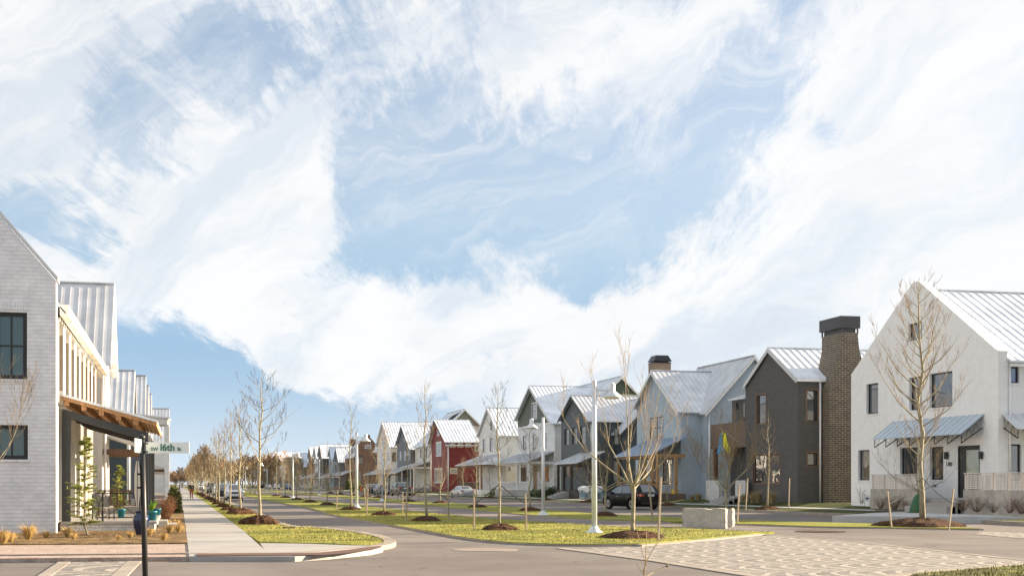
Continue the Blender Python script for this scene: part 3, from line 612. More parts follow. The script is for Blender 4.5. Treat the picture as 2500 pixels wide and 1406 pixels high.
m_ = MB(); h.q('X', F, -1, fy(2357, F), fy(2388, F), -.058, -.05, fz(2370, 1170, F), fz(2370, 1098, F), m_); m_.build('pane', glassmat('green_glass', (.16, .17, .05), .05), h.root)  # door glass with its lighter reflection put into the base colour
h.sw_(ya+.04, (2466, 895, 2489, 935), glass=glassmat('blue_glass', (.02, .06, .22), .05), **k1); h.sw_(ya+.04, (2463, 1084, 2494, 1172), **k1)
h.sw_(ya+.04, (2540, 1084, 2580, 1172), **k1)
for xx in (2310, 2395): h.lamp('X', F, -1, fy(xx+4, F), fz(xx, 1120, F), .2, .36)
m_ = MB(); h.q('X', F, -1, fy(2278, F), fy(2286, F), .002, .05, fz(2282, 1187, F), fz(2282, 1182, F), m_); h.part(m_, 'outlet_box', STEEL)
h.q('X', F, -1, fy(2321, F), fy(2324, F), .002, .04, fz(2322, 1149, F), fz(2322, 1143, F), m_)
# number on the wall
def text_mesh(txt, size, name, mat, parent, loc, rot, depth=.01, bold=False):
    cu = bpy.data.curves.new(name, 'FONT'); cu.body = txt; cu.size = size; cu.extrude = depth; cu.align_x = 'CENTER'; cu.align_y = 'CENTER'; cu.resolution_u = 3; cu.offset = size*(.022 if bold else .008)
    t = bpy.data.objects.new(name, cu); col.objects.link(t); bpy.context.view_layer.update()
    me = bpy.data.meshes.new_from_object(t.evaluated_get(bpy.context.evaluated_depsgraph_get())); bpy.data.objects.remove(t, do_unlink=True)
    me.materials.clear(); me.materials.append(mat); o = bpy.data.objects.new(name, me); col.objects.link(o); o.rotation_euler = rot; o.parent = parent
    p = Vector(loc); q = parent
    while q is not None: p -= Vector(q.location); q = q.parent
    o.location = p; return o
text_mesh('1701', .30, 'house_number', STEEL, h.root, (F-.02, fy(2318, F), fz(2318, 1133, F)), (R(90), 0, R(-90)))
def canopy(h, pl, P, sg, a0, a1, zt, zo, out, nb, mat=ROOF_B):
    a0, a1 = min(a0, a1), max(a0, a1); r = MB()
    def V(a, d, z): return (P+sg*d, a, z) if pl == 'X' else (a, P+sg*d, z)
    slab(r, V(a0, out, zo), V(a1, out, zo), V(a0, .01, zt), V(a1, .01, zt), .05, .55); c = h.part(r, 'canopy', mat)
    for i in range(nb):
        b = MB(); a = a0+.08+(a1-a0-.16)*i/(nb-1)
        b.bar(V(a, .02, zt-.05), V(a, out-.03, zo-.04), .03, .03); b.bar(V(a, .03, zt-.62), V(a, out-.05, zo-.42), .045, .045); b.bar(V(a, out-.05, zo-.44), V(a, out-.05, zo-.05), .03, .03)
        for j in range(3):
            t0, t1 = j/3, (j+.5)/3; zz = zt-.62+(zo-.42-zt+.62)*t1
            b.bar(V(a, .05+(out-.1)*t0, zt-.05+(zo-zt)*t0), V(a, .05+(out-.1)*t1, zz), .012, .012); b.bar(V(a, .05+(out-.1)*t1, zz), V(a, .05+(out-.1)*(j+1)/3, zt-.05+(zo-zt)*(j+1)/3), .012, .012)
        h.part(b, 'canopy_bracket', BLACKM)
canopy(h, 'X', F, -1, fy(2182, F), fy(2403, F), fz(2290, 1022, F), fz(2245, 1066, F-1.25), 1.25, 8, plain('pale_blue_roof', (.46, .54, .62), .4, .3, .05, 1.2))
yw_ = ya+.04
canopy(h, 'Y', yw_, -1, gx(2445, yw_), gx(2445, yw_)+7, gz(2445, 1012, yw_), gz(2445, 1012, yw_)-.75, 1.25, 8, ROOF)
# terrace: low concrete walls with pale slat screens, part of the house
XT = F-2.0; zt0 = fz(2180, 1232, XT)
def slat_screen(h, y0, y1, zl, zh, X, zbase):
    y0, y1 = min(y0, y1), max(y0, y1)
    m = MB(); m.box(X-.12, X+.12, y0, y1, zbase, zl); h.part(m, 'terrace_wall', GREYC)
    m = MB(); n = 8
    for i in range(n): z = zl+.03+(zh-zl-.1)*i/n; m.box(X-.05, X-.02, y0, y1, z, z+(zh-zl)/n*.72)
    m.box(X-.08, X+.08, y0-.03, y1+.03, zh-.05, zh)
    k = int((y1-y0)/1.3)+1
    for i in range(k+1): yy = y0+.06+(y1-y0-.12)*i/k; m.box(X-.018, X+.07, yy-.05, yy+.05, zl, zh-.052)
    h.part(m, 'slat_screen', PALEWOOD)
slat_screen(h, fy(2130, XT), fy(2247, XT), fz(2190, 1193, XT), fz(2190, 1157, XT), XT, .4)
slat_screen(h, fy(2357, XT), fy(2437, XT)-3, fz(2400, 1195, XT), fz(2400, 1153, XT), XT, .2)
m_ = MB(); m_.box(XT+.121, F+.3, fy(2130, XT), fy(2437, XT)-3, .2, fz(2364, 1215, F)-.01) if False else None
zdk = fz(2364, 1216, F)
m_.box(XT+.122, F-.01, fy(2430, XT)-3, fy(2130, XT), .15, zdk); h.part(m_, 'terrace_deck', CONC)
m_ = MB()
for i in range(3): m_.box(XT-.35-.3*i, XT+.12-.3*i-(.001*i), fy(2355, XT)+.02, fy(2250, XT)-.02, .2, zdk-.02-.17*i)
h.part(m_, 'step', CONC)
h.finish()
# ---- charcoal brick house with tall tapering chimney
CH_ = brick('charcoal_brick', (.105, .100, .095), (.09, .088, .085), (.075, .073, .07), .006, .6, .11, .01, .08)
DB = brick('dark_brown_brick', (.125, .095, .065), (.07, .055, .042), (.30, .27, .22), .008, .40, .135, .018, .15)
ya, yb = fy(1947, F), fy(1820, F); zb = fz(1947, 1226, F)-.3
h = House('charcoal_brick_house', 'charcoal painted brick gable house with a tall tapering brown brick chimney', 'house', (F, (ya+yb)/2, zb))
ze0, ze1, yr, zr = fz(1947, 925, F), fz(1820, 943, F), fy(1879, F), fz(1880, 853, F)
h.gable('X', F, F+17, ya, yb, zb, ze0, ze1, yr, zr, CH_, ROOF_L, .12, .3, .12, plain('roof_edge', (.6, .6, .6), .5), .5, .06, ribh=.07)
tw_ = wood('bronze_window_surround', (.20, .12, .07))
for r_ in ((1847, 963, 1870, 1035), (1838, 1109, 1905, 1180)): h.fw_(F, r_, frame=tw_, rec=.14, fw=.07, trim=tw_, tw=.07, nx=1 if r_[2]-r_[0] > 40 else 0)
for r_ in ((1970, 952, 1996, 1028), (1971, 1105, 1996, 1136)): h.sw_(ya, r_, frame=BLACKM, rec=.14, fw=.07, trim=tw_, tw=.08)
h.gutter((F-.1, ya-.14, ze0-.1), (F+17, ya-.14, ze0-.1)); h.downspout(gx(2003, ya-.1), ya-.08, zb, ze0-.15, r=.07)
yc = ya-1.0; x0c = gx(2025, yc); x1c = gx(2092, yc); zT = gz(2060, 812, yc)
zS0, zS1 = gz(2025, 950, yc), zT
xt0, xt1 = gx(2055, yc), gx(2094, yc)
m_ = MB(); y2 = ya-.003
def ring_pts(xa, xb, y0_, y1_, z): return [(xa, y0_, z), (xb, y0_, z), (xb, y1_, z), (xa, y1_, z)]
rr = [ring_pts(x0c, x1c+.9, yc, ya+1.2, zb), ring_pts(x0c, x1c+.9, yc, ya+1.2, zS0), ring_pts(xt0, xt1, yc, ya+1.7, zT-1.2), ring_pts(xt0, xt1, yc, ya+1.7, zT)]
rr[2] = ring_pts(xt0-.12, xt1+.1, yc, ya+1.5, gz(2050, 850, yc))
vs = [p for r_ in rr for p in r_]; m_.add(vs, [(3, 2, 1, 0)]+[(4*i+k, 4*i+(k+1) % 4, 4*i+4+(k+1) % 4, 4*i+4+k) for i in range(3) for k in range(4)]+[(12, 13, 14, 15)])
h.part(m_, 'chimney', DB)
m_ = MB(); m_.box(xt0-.12, xt1+.12, yc-.12, ya+1.85, zT+.3, zT+1.05)
for xx in (xt0, xt1-.06):
    for yy in (yc-.05, ya+1.7): m_.box(xx, xx+.08, yy, yy+.08, zT-.05, zT+.3)
m_.box(xt0+.1, xt1-.1, yc+.1, ya+1.6, zT, zT+.3)
h.part(m_, 'chimney_cap', plain('cap_metal', (.06, .06, .065), .5, .4))
# timber clad link with recessed entry, beside the gable
XL = F+1.2; y0l, y1l = yb+.003, fy(1735, XL); CED = siding('brown_shingle', (.13, .08, .05), .26, False, .03)
m_ = MB(); m_.box(XL, XL+6, y0l, y1l, fz(1780, 1093, XL), fz(1780, 1032, XL)); h.part(m_, 'clad_balcony', CED)
m_ = MB(); m_.box(XL+1.6, XL+6, y0l, y1l, zb, fz(1780, 1093, XL)-.01); h.part(m_, 'entry_wall', plain('shadow_grey_wall', (.09, .09, .088), .7))  # recessed entry wall in an even dark grey
m_ = MB(); m_.box(XL+.1, XL+.4, y0l+.5, y0l+.9, zb, fz(1780, 1094, XL)); m_.box(XL+.1, XL+.4, y1l-.5, y1l-.2, zb, fz(1780, 1094, XL)); h.part(m_, 'post', tw_)
XG = XL+.4; gy0, gy1 = fy(1822, XG), fy(1787, XG); gz0, gz1 = fz(1800, 1034, XG), fz(1800, 976, XG)
m_ = MB(); m_.box(XG, XG+5, gy0, gy1, gz0, gz1); h.part(m_, 'dormer', CH_); r_ = MB(); slab(r_, (XG-.2, gy0, gz1), (XG-.2, gy1+.25, gz1), (XG+3, gy0, gz1+1), (XG+3, gy1+.2, gz1+1), .07, .5); h.part(r_, 'dormer_roof', ROOF)
h.win('X', XG, -1, fy(1820, XG), fy(1814, XG), gz0+.3, gz1-.3, cut=False, frame=tw_); h.lamp('X', XG, -1, fy(1801, XG), gz0+1.1, .2, .4)
WBL = brick('white_block', (.6, .6, .58), (.55, .55, .54), (.45, .45, .45), .006, .5, .2)
m_ = MB(); m_.box(F-.6, F-.35, fy(1755, F-.6), fy(1724, F-.6), .3, fz(1740, 1172, F-.6)); h.part(m_, 'white_block_wall', WBL)
m_ = MB(); m_.box(F-.6, F-.35, fy(1819, F-.6), fy(1795, F-.6), .3, fz(1805, 1172, F-.6)); h.part(m_, 'white_block_wall', WBL)
m_ = MB()
for i in range(4): m_.box(F-2.4+.4*i, F-2.0+.4*i+.3, fy(1793, F-1.2), fy(1758, F-1.2), .2, .38+.16*i)
h.part(m_, 'step', CONC)
h.finish()
# ---- pale blue house with timber porch
BLU = siding('pale_blue_siding', (.37, .45, .52), .17, False, .012)
ya, yb = fy(1662, F), fy(1555, F); zb = .45; F2 = F+1.7
h = House('pale_blue_house', 'pale blue grey clapboard house with timber porch and a brick chimney', 'house', (F, (ya+yb)/2, zb))
yr, zr, ze = fy(1599, F), fz(1599, 908, F), fz(1662, 1004, F)
TB = plain('blue_trim', (.36, .42, .47), .6)
slp = (zr-ze)/(yr-ya)
h.gable('X', F, F+7, ya, yb, zb, ze, zr-slp*(yb-yr), yr, zr, BLU, ROOF, .35, 0, .28, WHITE, .42, .05, ribh=.06)
y0m = fy(1725, F2); zem = fz(1725, 1004, F2); xr = gx(1838, y0m); zrm = gz(1838, 872, y0m)
h.gable('Y', y0m, yb-.3, F2, 2*xr-F2, zb, zem, zem, xr, zrm, BLU, ROOF, .35, .2, .25, WHITE, .42, .05, ribh=.06)
h.fw_(F, (1587, 1018, 1620, 1070), frame=STEEL, nx=1, ny=1, rec=.06, trim=TB, tw=.1, mw=.06)
h.fw_(F2, (1688, 1009, 1709, 1062), frame=STEEL, nx=1, ny=1, rec=.06, trim=TB, tw=.1)
h.fw_(F, (1563, 1120, 1580, 1170), frame=STEEL, rec=.06, trim=WHITE); h.fw_(F, (1588, 1120, 1603, 1170), frame=STEEL, rec=.06, trim=WHITE); h.fw_(F, (1618, 1118, 1640, 1183), frame=STEEL, rec=.06, trim=WHITE)
h.door('X', F2, -1, fy(1692, F2), fy(1709, F2), 1.05, fz(1700, 1125, F2), TIMBER, glass=True)
h.downspout(gx(1731, y0m-.05), y0m-.08, zb, zem-.2, r=.06); 
Xo = F-2.6; h.porch(fy(1643, Xo)-4.6 if False else y0m+.15, fy(1512, Xo), F-.0, Xo, fz(1620, 1072, F), fz(1590, 1106, Xo), .95, zb, [fy(x_, Xo) for x_ in (1510, 1533, 1574, 1605)]+[y0m+.3, fy(1650, Xo)], ROOF_B, TIMBER, basem=brick('grey_brown_brick', (.16, .12, .09), (.12, .09, .07), (.2, .17, .14), .006), rail=[(y0m+.4, fy(1655, Xo)), (fy(1603, Xo), fy(1512, Xo))], railm=TIMBER, steps=None, pw=.2, beam=.3)
yc0, yc1 = fy(1638, F+3)+1.5, fy(1600, F+3)+1.5
cx = F+3.2; ycn = (ya+yr)/2+.9; zc = gz(1618, 893, ycn)
m_ = MB(); cx0, cx1 = gx(1597, yr+.5), gx(1638, yr+.5); m_.box(cx0, cx1, yr+.5, yr+1.9, zr-3, gz(1618, 886, yr+.5)); h.part(m_, 'chimney', brick('tan_chimney_brick', (.30, .20, .12), (.22, .15, .1), (.35, .3, .25), .006))
m_ = MB(); zq = gz(1618, 886, yr+.5); m_.box(cx0-.02, cx1+.02, yr+.45, yr+1.95, zq+.001, zq+.07)
m_.add([(cx0-.05, yr+.4, zq+.15), (cx1+.05, yr+.4, zq+.15), (cx1+.05, yr+2, zq+.15), (cx0-.05, yr+2, zq+.15), (cx0+.2, yr+.6, zq+.65), (cx1-.2, yr+.6, zq+.65), (cx1-.2, yr+1.8, zq+.65), (cx0+.2, yr+1.8, zq+.65)], [(0, 3, 2, 1), (4, 5, 6, 7), (0, 1, 5, 4), (1, 2, 6, 5), (2, 3, 7, 6), (3, 0, 4, 7)]); h.part(m_, 'chimney_cap', BLACKM)
# lean-to on the far side
l0 = yb+.003; m_ = MB(); slab(m_, (F+.3, l0+2.1, ze-3.4), (F+5, l0+2.1, ze-3.4), (F+.3, l0-.2, ze-1.5), (F+5, l0-.2, ze-1.5), .09, .45); h.part(m_, 'lean_to_roof', ROOF)
m_ = MB(); m_.prism([(F+.5, l0, zb), (F+.5, l0+1.8, zb), (F+.5, l0+1.8, ze-3.3), (F+.5, l0, ze-1.75)], (4.5, 0, 0)); h.part(m_, 'lean_to_wall', BLU)
m_ = MB(); m_.lathe([(.16, 0), (.24, .02), (.27, .3), (.24, .32), (.22, .22)], (Xo+.5, fy(1648, Xo+.5), .95), 14); 
h.finish(); tag(m_.build('flower_pot', plain('yellow_pot', (.62, .5, .03), .5)), 'yellow flower pot on the timber porch of the pale blue house', 'flower pot')
# ---- slate blue house
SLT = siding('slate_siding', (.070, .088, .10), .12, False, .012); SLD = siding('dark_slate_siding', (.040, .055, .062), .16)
ya, yb = fy(1440, F), fy(1370, F)
h = House('slate_blue_house', 'dark slate blue gable house with three tall windows and dark porch', 'house', (F, (ya+yb)/2, zb))
yr, zr, ze = fy(1400, F), fz(1399, 968, F), fz(1440, 1027, F); slp = (zr-ze)/(yr-ya)
h.gable('X', F, F+8, ya, yb, zb, ze, zr-slp*(yb-yr), yr, zr, SLT, ROOF, .3, 0, .3, plain('slate_trim', (.03, .037, .042), .6), .42, .05, ribh=.06)
F2 = F+2.4; y0m = ya-2.5; xe_ = F2; xr = gx(1600, y0m); zem = gz(1487, 1022, y0m)-1.2; zrm = gz(1600, 968, y0m)
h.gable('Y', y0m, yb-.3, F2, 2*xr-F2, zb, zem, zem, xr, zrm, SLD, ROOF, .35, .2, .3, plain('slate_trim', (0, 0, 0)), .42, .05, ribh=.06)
for r_ in ((1378, 1047, 1389, 1086), (1397, 1044, 1408, 1084), (1416, 1040, 1429, 1083)): h.fw_(F, r_, frame=STEEL, nx=1, ny=2, rec=.16, glass=CURTAIN)
h.downspout(F+.1, ya-.1, fz(1440, 1110, F), ze-.2, r=.06)
h.sw_(y0m, (1500, 1045, 1512, 1085), frame=STEEL, ny=1, cut=True); h.sw_(y0m, (1498, 1125, 1514, 1175), frame=STEEL, ny=1)
Xo = F-2.4; h.porch(fy(1478, F)+.5, fy(1361, Xo), F, Xo, fz(1400, 1108, F), fz(1405, 1128, Xo), 1.1, zb, [fy(x_, Xo) for x_ in (1363, 1377, 1395, 1440)], ROOF, plain('dark_porch_wood', (.035, .028, .025), .6), basem=wood('dark_planks', (.05, .04, .035), .7, (1, 1, 12)), pw=.22, beam=.25, steps=(fy(1393, Xo), fy(1379, Xo), 5))
h.door('X', F, -1, fy(1407, F), fy(1396, F), 1.12, fz(1400, 1140, F), SLT, glass=True); h.fw_(F, (1380, 1132, 1391, 1165), frame=STEEL, glass=CURTAIN)
h.lamp('X', F, -1, fy(1412, F), fz(1412, 1143, F), .15, .3, plain('brass_lamp', (.6, .4, .15), .4))
h.finish()
# ---- white house with green shingled gable
WS = siding('white_siding', (.70, .72, .72), .17); GRN = siding('green_shingle', (.080, .105, .075), .2, False, .03)
ya, yb = fy(1353, F), fy(1265, F)
h = House('white_and_green_house', 'white clapboard house with dark green shingled gable top', 'house', (F, (ya+yb)/2, zb))
yr, zr, ze = fy(1301, F), fz(1301, 944, F), fz(1350, 1032, F); slp = (zr-ze)/(yr-ya)
zsp = fz(1310, 1036, F); yA, yB = ya-.0, yb
h.gable('X', F, F+9, ya, yb, zb, ze, zr-slp*(yb-yr), yr, zr, WS, ROOF_L, .45, 0, .38, TRIMW, .42, .05, ribh=.06)
# shingled upper gable laid on the wall
yA = yr-(zr-zsp)/slp; yB = yr+(zr-zsp)/slp
yB = min(yB, yb)
m_ = MB(); m_.prism([(F-.03, max(yA, ya)+.0, zsp), (F-.03, yB, zsp), (F-.03, yB, zr-slp*(yB-yr)), (F-.03, yr, zr), (F-.03, max(yA, ya), zr-slp*(yr-max(yA, ya)))], (.027, 0, 0)); h.wall(m_, GRN, 'gable_shingles')
m_ = MB(); m_.box(F-.07, F-.031, ya, yb, zsp-.2, zsp); h.part(m_, 'gable_trim', TRIMW)
y0m = ya+.4; xr = gx(1515, y0m); zrm = gz(1515, 921, y0m); F2 = F+3; zem = zrm-(xr-F2)*.95
h.gable('Y', y0m, yb-.2, F2, 2*xr-F2, zb, zem, zem, xr, zrm, siding('cream_siding', (.66, .62, .46), .17), ROOF_L, .4, .3, .35, TRIMW, .42, .05, ribh=.06)
m_ = MB(); zz_ = gz(1515, 962, y0m); m_.prism([(F2+(zz_-zem)/.95, y0m-.03, zz_), (2*xr-F2-(zz_-zem)/.95, y0m-.03, zz_), (xr, y0m-.03, zrm)], (0, .027, 0)); h.part(m_, 'gable_shingles', GRN)
h.fw_(F-.03, (1299, 985, 1311, 1021), frame=STEEL, ny=1, rec=.05, trim=TRIMW, tw=.14)
for r_ in ((1277, 1063, 1285, 1098), (1301, 1060, 1310, 1096), (1327, 1057, 1336, 1094)): h.fw_(F, r_, frame=STEEL, ny=1, rec=.05, trim=TRIMW, tw=.12, glass=CURTAIN if r_[0] == 1301 else None)
h.fw_(F, (1272, 1140, 1288, 1176), frame=STEEL, rec=.05, trim=TRIMW); h.door('X', F, -1, fy(1311, F), fy(1302, F), 1.0, fz(1306, 1137, F), TIMBER); h.fw_(F, (1328, 1138, 1341, 1175), frame=STEEL, rec=.05, trim=TRIMW)
Xo = F-2.5; h.porch(ya+.3, yb+.3, F, Xo, fz(1310, 1106, F), fz(1300, 1124, Xo), 1.0, zb, [fy(x_, Xo) for x_ in (1264, 1289)]+[ya+.4], ROOF, TRIMW, basem=CONC, rail=[(fy(1287, Xo), yb+.2)], pw=.22, beam=.28)
h.downspout(F+.05, ya-.08, zb, ze-.1, r=.06); h.lamp('X', F, -1, fy(1315, F), fz(1315, 1150, F), .15, .3, plain('brass_lamp', (0, 0, 0)))
h.finish()
# ---- white board house
BB = siding('white_board', (.74, .74, .72), .4, True, .02); BEI = siding('beige_board', (.60, .55, .46), .4, True, .02)
ya, yb = fy(1222, F), fy(1169, F)
h = House('white_board_house', 'plain white gable house with hipped porch, next to the red house', 'house', (F, (ya+yb)/2, zb))
yr, zr, ze = fy(1193.5, F), fz(1193, 997, F), fz(1221, 1061, F); slp = (zr-ze)/(yr-ya)
h.gable('X', F, F+13, ya, yb, zb, ze, zr-slp*(yb-yr), yr, zr, BB, ROOF_L, .3, .3, .4, TRIMW, .45, .05, ribh=.06)
for r_ in ((1198, 1026, 1203, 1050), (1179, 1071, 1185, 1104), (1196, 1069, 1203, 1102), (1215, 1066, 1221.3, 1100)): h.fw_(F, (r_[0], r_[1], r_[2]-(1 if r_[0] == 1215 else 0), r_[3]), frame=STEEL, ny=1, rec=.06, trim=TRIMW, tw=.08)
Xo = F-2.6; h.porch(ya-1.2, yb+.8, F, Xo, fz(1195, 1112, F), fz(1175, 1131, Xo), 1.0, zb, [ya-1, ya+1.2, yb-1.5, yb+.6], ROOF, TIMBERD, basem=BB, rail=[(ya+.3, yb+.6)], hip=1.6, pw=.22)
m_ = MB(); m_.box(F+.4, F+6, ya-1.7, ya-.003, zb, fz(1250, 1120, F)); h.part(m_, 'side_wing', BEI)
h.sw_(ya-1.7, (1240, 1139, 1246, 1149), cut=False, frame=TIMBERD)
h.finish()
# ---- red house
RED = siding('barn_red_board', (.20, .020, .018), .45, True, .02)
ya, yb = fy(1091.5, F), fy(1053.5, F)
h = House('red_house', 'barn red board house with cream trimmed windows and a white downspout', 'house', (F, (ya+yb)/2, zb))
yr, zr, ze = fy(1066, F), fz(1066, 1026, F), fz(1091, 1077, F)
h.gable('X', F, gx(1169, ya), ya, yb, zb, ze, fz(1053.5, 1079, F), yr, zr, RED, ROOF_L, .45, .3, .5, plain('dark_red_trim', (.12, .015, .013), .6), .5, .055, ribh=.07)
CT = plain('cream_trim', (.62, .52, .38), .55)
for a, b, c, d in ((1305, 558, 1362, 615), (1395, 558, 1452, 615), (1486, 558, 1546, 615), (1590, 558, 1632, 665), (1310, 858, 1396, 918)):
    h.sw_(ya, (820+a/4.687+1.3, 960+b/4.687+1.2, 820+c/4.687-1.3, 960+d/4.687-1.2), frame=CT, rec=.05, trim=CT, tw=.16, nx=1, ny=1)
for a, b, c, d in ((1148, 560, 1206, 715), (1132, 862, 1220, 1020), (1162, 405, 1183, 482)):
    h.fw_(F, (820+a/4.687, 960+b/4.687, 820+c/4.687, 960+d/4.687), frame=TRIMW, rec=.05, trim=TRIMW, tw=.12, nx=2 if c-a > 40 else 0, ny=1, glass=CURTAIN if d > 900 else None)
h.downspout(F+.15, ya-.1, zb, ze-.2, r=.1); h.downspout(F-.1, yb+.05, zb, ze-.2, r=.08); h.gutter((F-.4, ya-.5, ze-.6), (gx(1169, ya), ya-.5, ze-.6))
h.finish()
# ---- grey green house behind the red one: ridge along the street, long dormer
GG = siding('grey_green_siding', (.24, .25, .20), .17); CRM = siding('cream_board', (.64, .62, .55), .3, True, .015)
F8 = F+.6; ya = fy(1053, F8)+1.2; yb = fy(1018, F8)
h = House('grey_green_gabled_house', 'cream house with grey green end gable rising behind the red roof', 'house', (F8, (ya+yb)/2, zb))
xr = gx(1133.6, ya); zrm = gz(1133.6, 999.5, ya); zem = fz(1050, 1083, F8)
h.gable('Y', ya, yb+2, F8, 2*xr-F8, zb, zem, zem, xr, zrm, CRM, ROOF_L, .5, .3, .4, TRIMW, .45, .05)
m_ = MB(); sl_ = (zrm-zem)/(xr-F8); zz_ = zrm-2.6; m_.prism([(xr-2.6/sl_, ya-.03, zz_), (xr+2.6/sl_, ya-.03, zz_), (xr, ya-.03, zrm)], (0, .027, 0)); h.part(m_, 'gable_siding', GG)
m_ = MB(); dx0 = F8+1.0; m_.box(dx0, dx0+5, ya+.6, ya+5.5, zem, fz(1045, 1041, dx0)); h.part(m_, 'dormer', plain('grey_green_panel', (.30, .31, .28), .6)); zz_ = fz(1045, 1041, dx0)
m_ = MB(); slab(m_, (dx0-.4, ya+.3, zz_), (dx0-.4, ya+5.8, zz_), (xr, ya+.3, zrm-.1), (xr, ya+5.8, zrm-.1), .08, .45); h.part(m_, 'dormer_roof', ROOF_L)
for i in range(4): h.win('X', dx0, -1, ya+.8+i*1.15, ya+1.8+i*1.15, zz_-1.6, zz_-.3, cut=False, frame=TIMBERD, glass=CURTAIN)
h.fw_(F8, (1026, 1095, 1029, 1118), frame=STEEL, cut=True, trim=TRIMW); h.fw_(F8, (1040, 1092, 1043, 1118), frame=STEEL, trim=TRIMW)
h.porch(ya-.5, yb, F8, F8-2.6, fz(1035, 1128, F8), fz(1030, 1137, F8-2.6), 1.0, zb, [ya-.3, ya+3, yb-.3], ROOF, WHITE, basem=CONC)
h.finish()
def row_house(name, label, xn, xf, yeave, xa, ya_px, wallm, roofm, trim, deep, wins=(), swins=(), X=F, porch=True, sidem=None, oe=.35, pitch=.5, postm=None, frame=STEEL, wtrim=None, zbase=.5):
    y0, y1 = fy(xn, X), fy(xf, X); zr = fz(xa, ya_px, X); ze = fz(xn, yeave, X); yr = fy(xa, X)
    h = House(name, label, 'house', (X, (y0+y1)/2, zbase)); slp = (zr-ze)/max(.1, (yr-y0))
    a0, a1 = (X, X+deep) if X > 0 else (X-deep, X)
    h.gable('X', a0, a1, y0, y1, zbase, ze, max(zbase+3, zr-slp*(y1-yr)), yr, zr, wallm, roofm, .35, .35, oe, trim, pitch, .055, ribh=.07)
    for r_ in wins: h.fw_(X, r_, frame=frame, ny=1, rec=.06, trim=wtrim, tw=.1)
    for r_ in swins: h.sw_(y0, r_, frame=frame, ny=1, rec=.06, trim=wtrim, tw=.1)
    if porch:
        xo = X-2.5 if X > 0 else X+2.3
        h.porch(y0+.2, y1-.2, X, xo, zbase+3.9, zbase+3.0, zbase+.5, zbase, [y0+.4, (y0+y1)/2, y1-.4], ROOF, postm or WHITE, basem=CONC)
    return h
def z7(*r): return tuple((820+v/4.687) if i % 2 == 0 else (960+v/4.687) for i, v in enumerate(r))
def z6(*r): return tuple((620+v/6.1125) if i % 2 == 0 else (1020+v/6.1125) for i, v in enumerate(r))
SL2 = siding('slate_grey_siding', (.12, .135, .15), .17); TDK = plain('dark_trim', (.04, .045, .05), .6)
h = row_house('slate_grey_house', 'slate grey gable house between two white ones, behind the parked pickup', 1003.5, 969.5, 1096, 983.5, 1040, SL2, ROOF_L, TDK, 13, [z7(730, 665, 748, 770), z7(782, 655, 800, 765), z7(828, 650, 842, 765), z7(780, 480, 792, 555)], frame=WHITE, postm=TIMBERD)
h.sw_(fy(1003.5, F), (1007, 1100, 1016, 1128), frame=TIMBERD); h.finish()
h = row_house('tall_white_house', 'tall narrow white gable house beside the brown brick house', 955, 921, 1090, 936.3, 1031, BB, ROOF_L, TRIMW, 16, [z7(527, 500, 570, 633), z7(540, 682, 568, 770), z7(592, 678, 620, 765)], frame=TIMBERD, postm=TIMBERD)
h.sw_(fy(955, F), z7(645, 675, 688, 778), frame=BLACKM, trim=CT, tw=.15); h.finish()
# ---- brown brick house with chimneys
BR = brick('brown_brick', (.26, .13, .08), (.18, .09, .06), (.26, .19, .14), .01, .26, .09, .014, .15)
ya, yb = fy(867, F), fy(842.5, F); x2 = gx(924, ya); zb = .5
h = House('brown_brick_house', 'brown brick house with stepped gables and two brick chimneys', 'house', (F, (ya+yb)/2, zb))
xr = gx(897, ya); zr = gz(897, 1067, ya); ze = gz(867, 1087, ya); ze2 = gz(921, 1086, ya)
m_ = MB(); m_.prism([(F, ya, zb), (x2, ya, zb), (x2, ya, ze2-.4), (x2-.4, ya, ze2), (xr+.7, ya, zr-.1), (xr-.9, ya, zr-.1), (F+.6, ya, ze), (F, ya, ze-1)], (0, .5, 0)); h.wall(m_, BR)
h.gable('Y', ya+.503, yb, F, x2, zb, ze-2.4, ze-2.4, xr, zr-.6, BR, ROOF_L, 0, .3, .25, None, .5, .055)
m_ = MB(); m_.prism([(F-.02, yb-.3, zb), (x2, yb-.3, zb), (x2, yb-.3, ze2-.4), (xr, yb-.3, zr-.3), (F-.02, yb-.3, ze-2.2)], (0, .5, 0)); h.wall(m_, BR)
m_ = MB(); m_.box(gx(890, ya), gx(903.5, ya), ya-.03, ya+1.1, zr-1.6, gz(897, 1061, ya)); h.part(m_, 'chimney', BR)
m_ = MB(); m_.box(xr-1.5, xr-.1, yb-.35, yb+.6, zr-1.5, fz(875, 1067, F)+.4); h.part(m_, 'chimney', BR)
m_ = MB(); dx0 = F+.5; m_.box(dx0, dx0+2.5, (ya+yb)/2-1.6, (ya+yb)/2+1.6, ze-2.2, ze-.2); h.part(m_, 'dormer', plain('pale_dormer', (.5, .52, .52), .5))
h.win('X', dx0, -1, (ya+yb)/2-1.2, (ya+yb)/2+1.2, ze-1.9, ze-.5, cut=False, nx=2)
for r_ in (z7(325, 552, 410, 640), z7(257, 708, 312, 806), z7(442, 706, 470, 805), z7(258, 885, 292, 1010)): h.sw_(ya, r_, nx=2, ny=2, rec=.12, sill=BR)
for xx in (851, 860): h.fw_(F, (xx-1.5, 1113, xx+1.5, 1133), rec=.12, ny=1); h.fw_(F, (xx-1.5, 1150, xx+1.5, 1172), rec=.12, ny=1)
h.porch(ya+2, yb, F, F-2.5, zb+4.2, zb+3.2, zb+.5, zb, [ya+2.3, yb-.3], ROOF, TIMBERD, basem=BR)
h.finish()
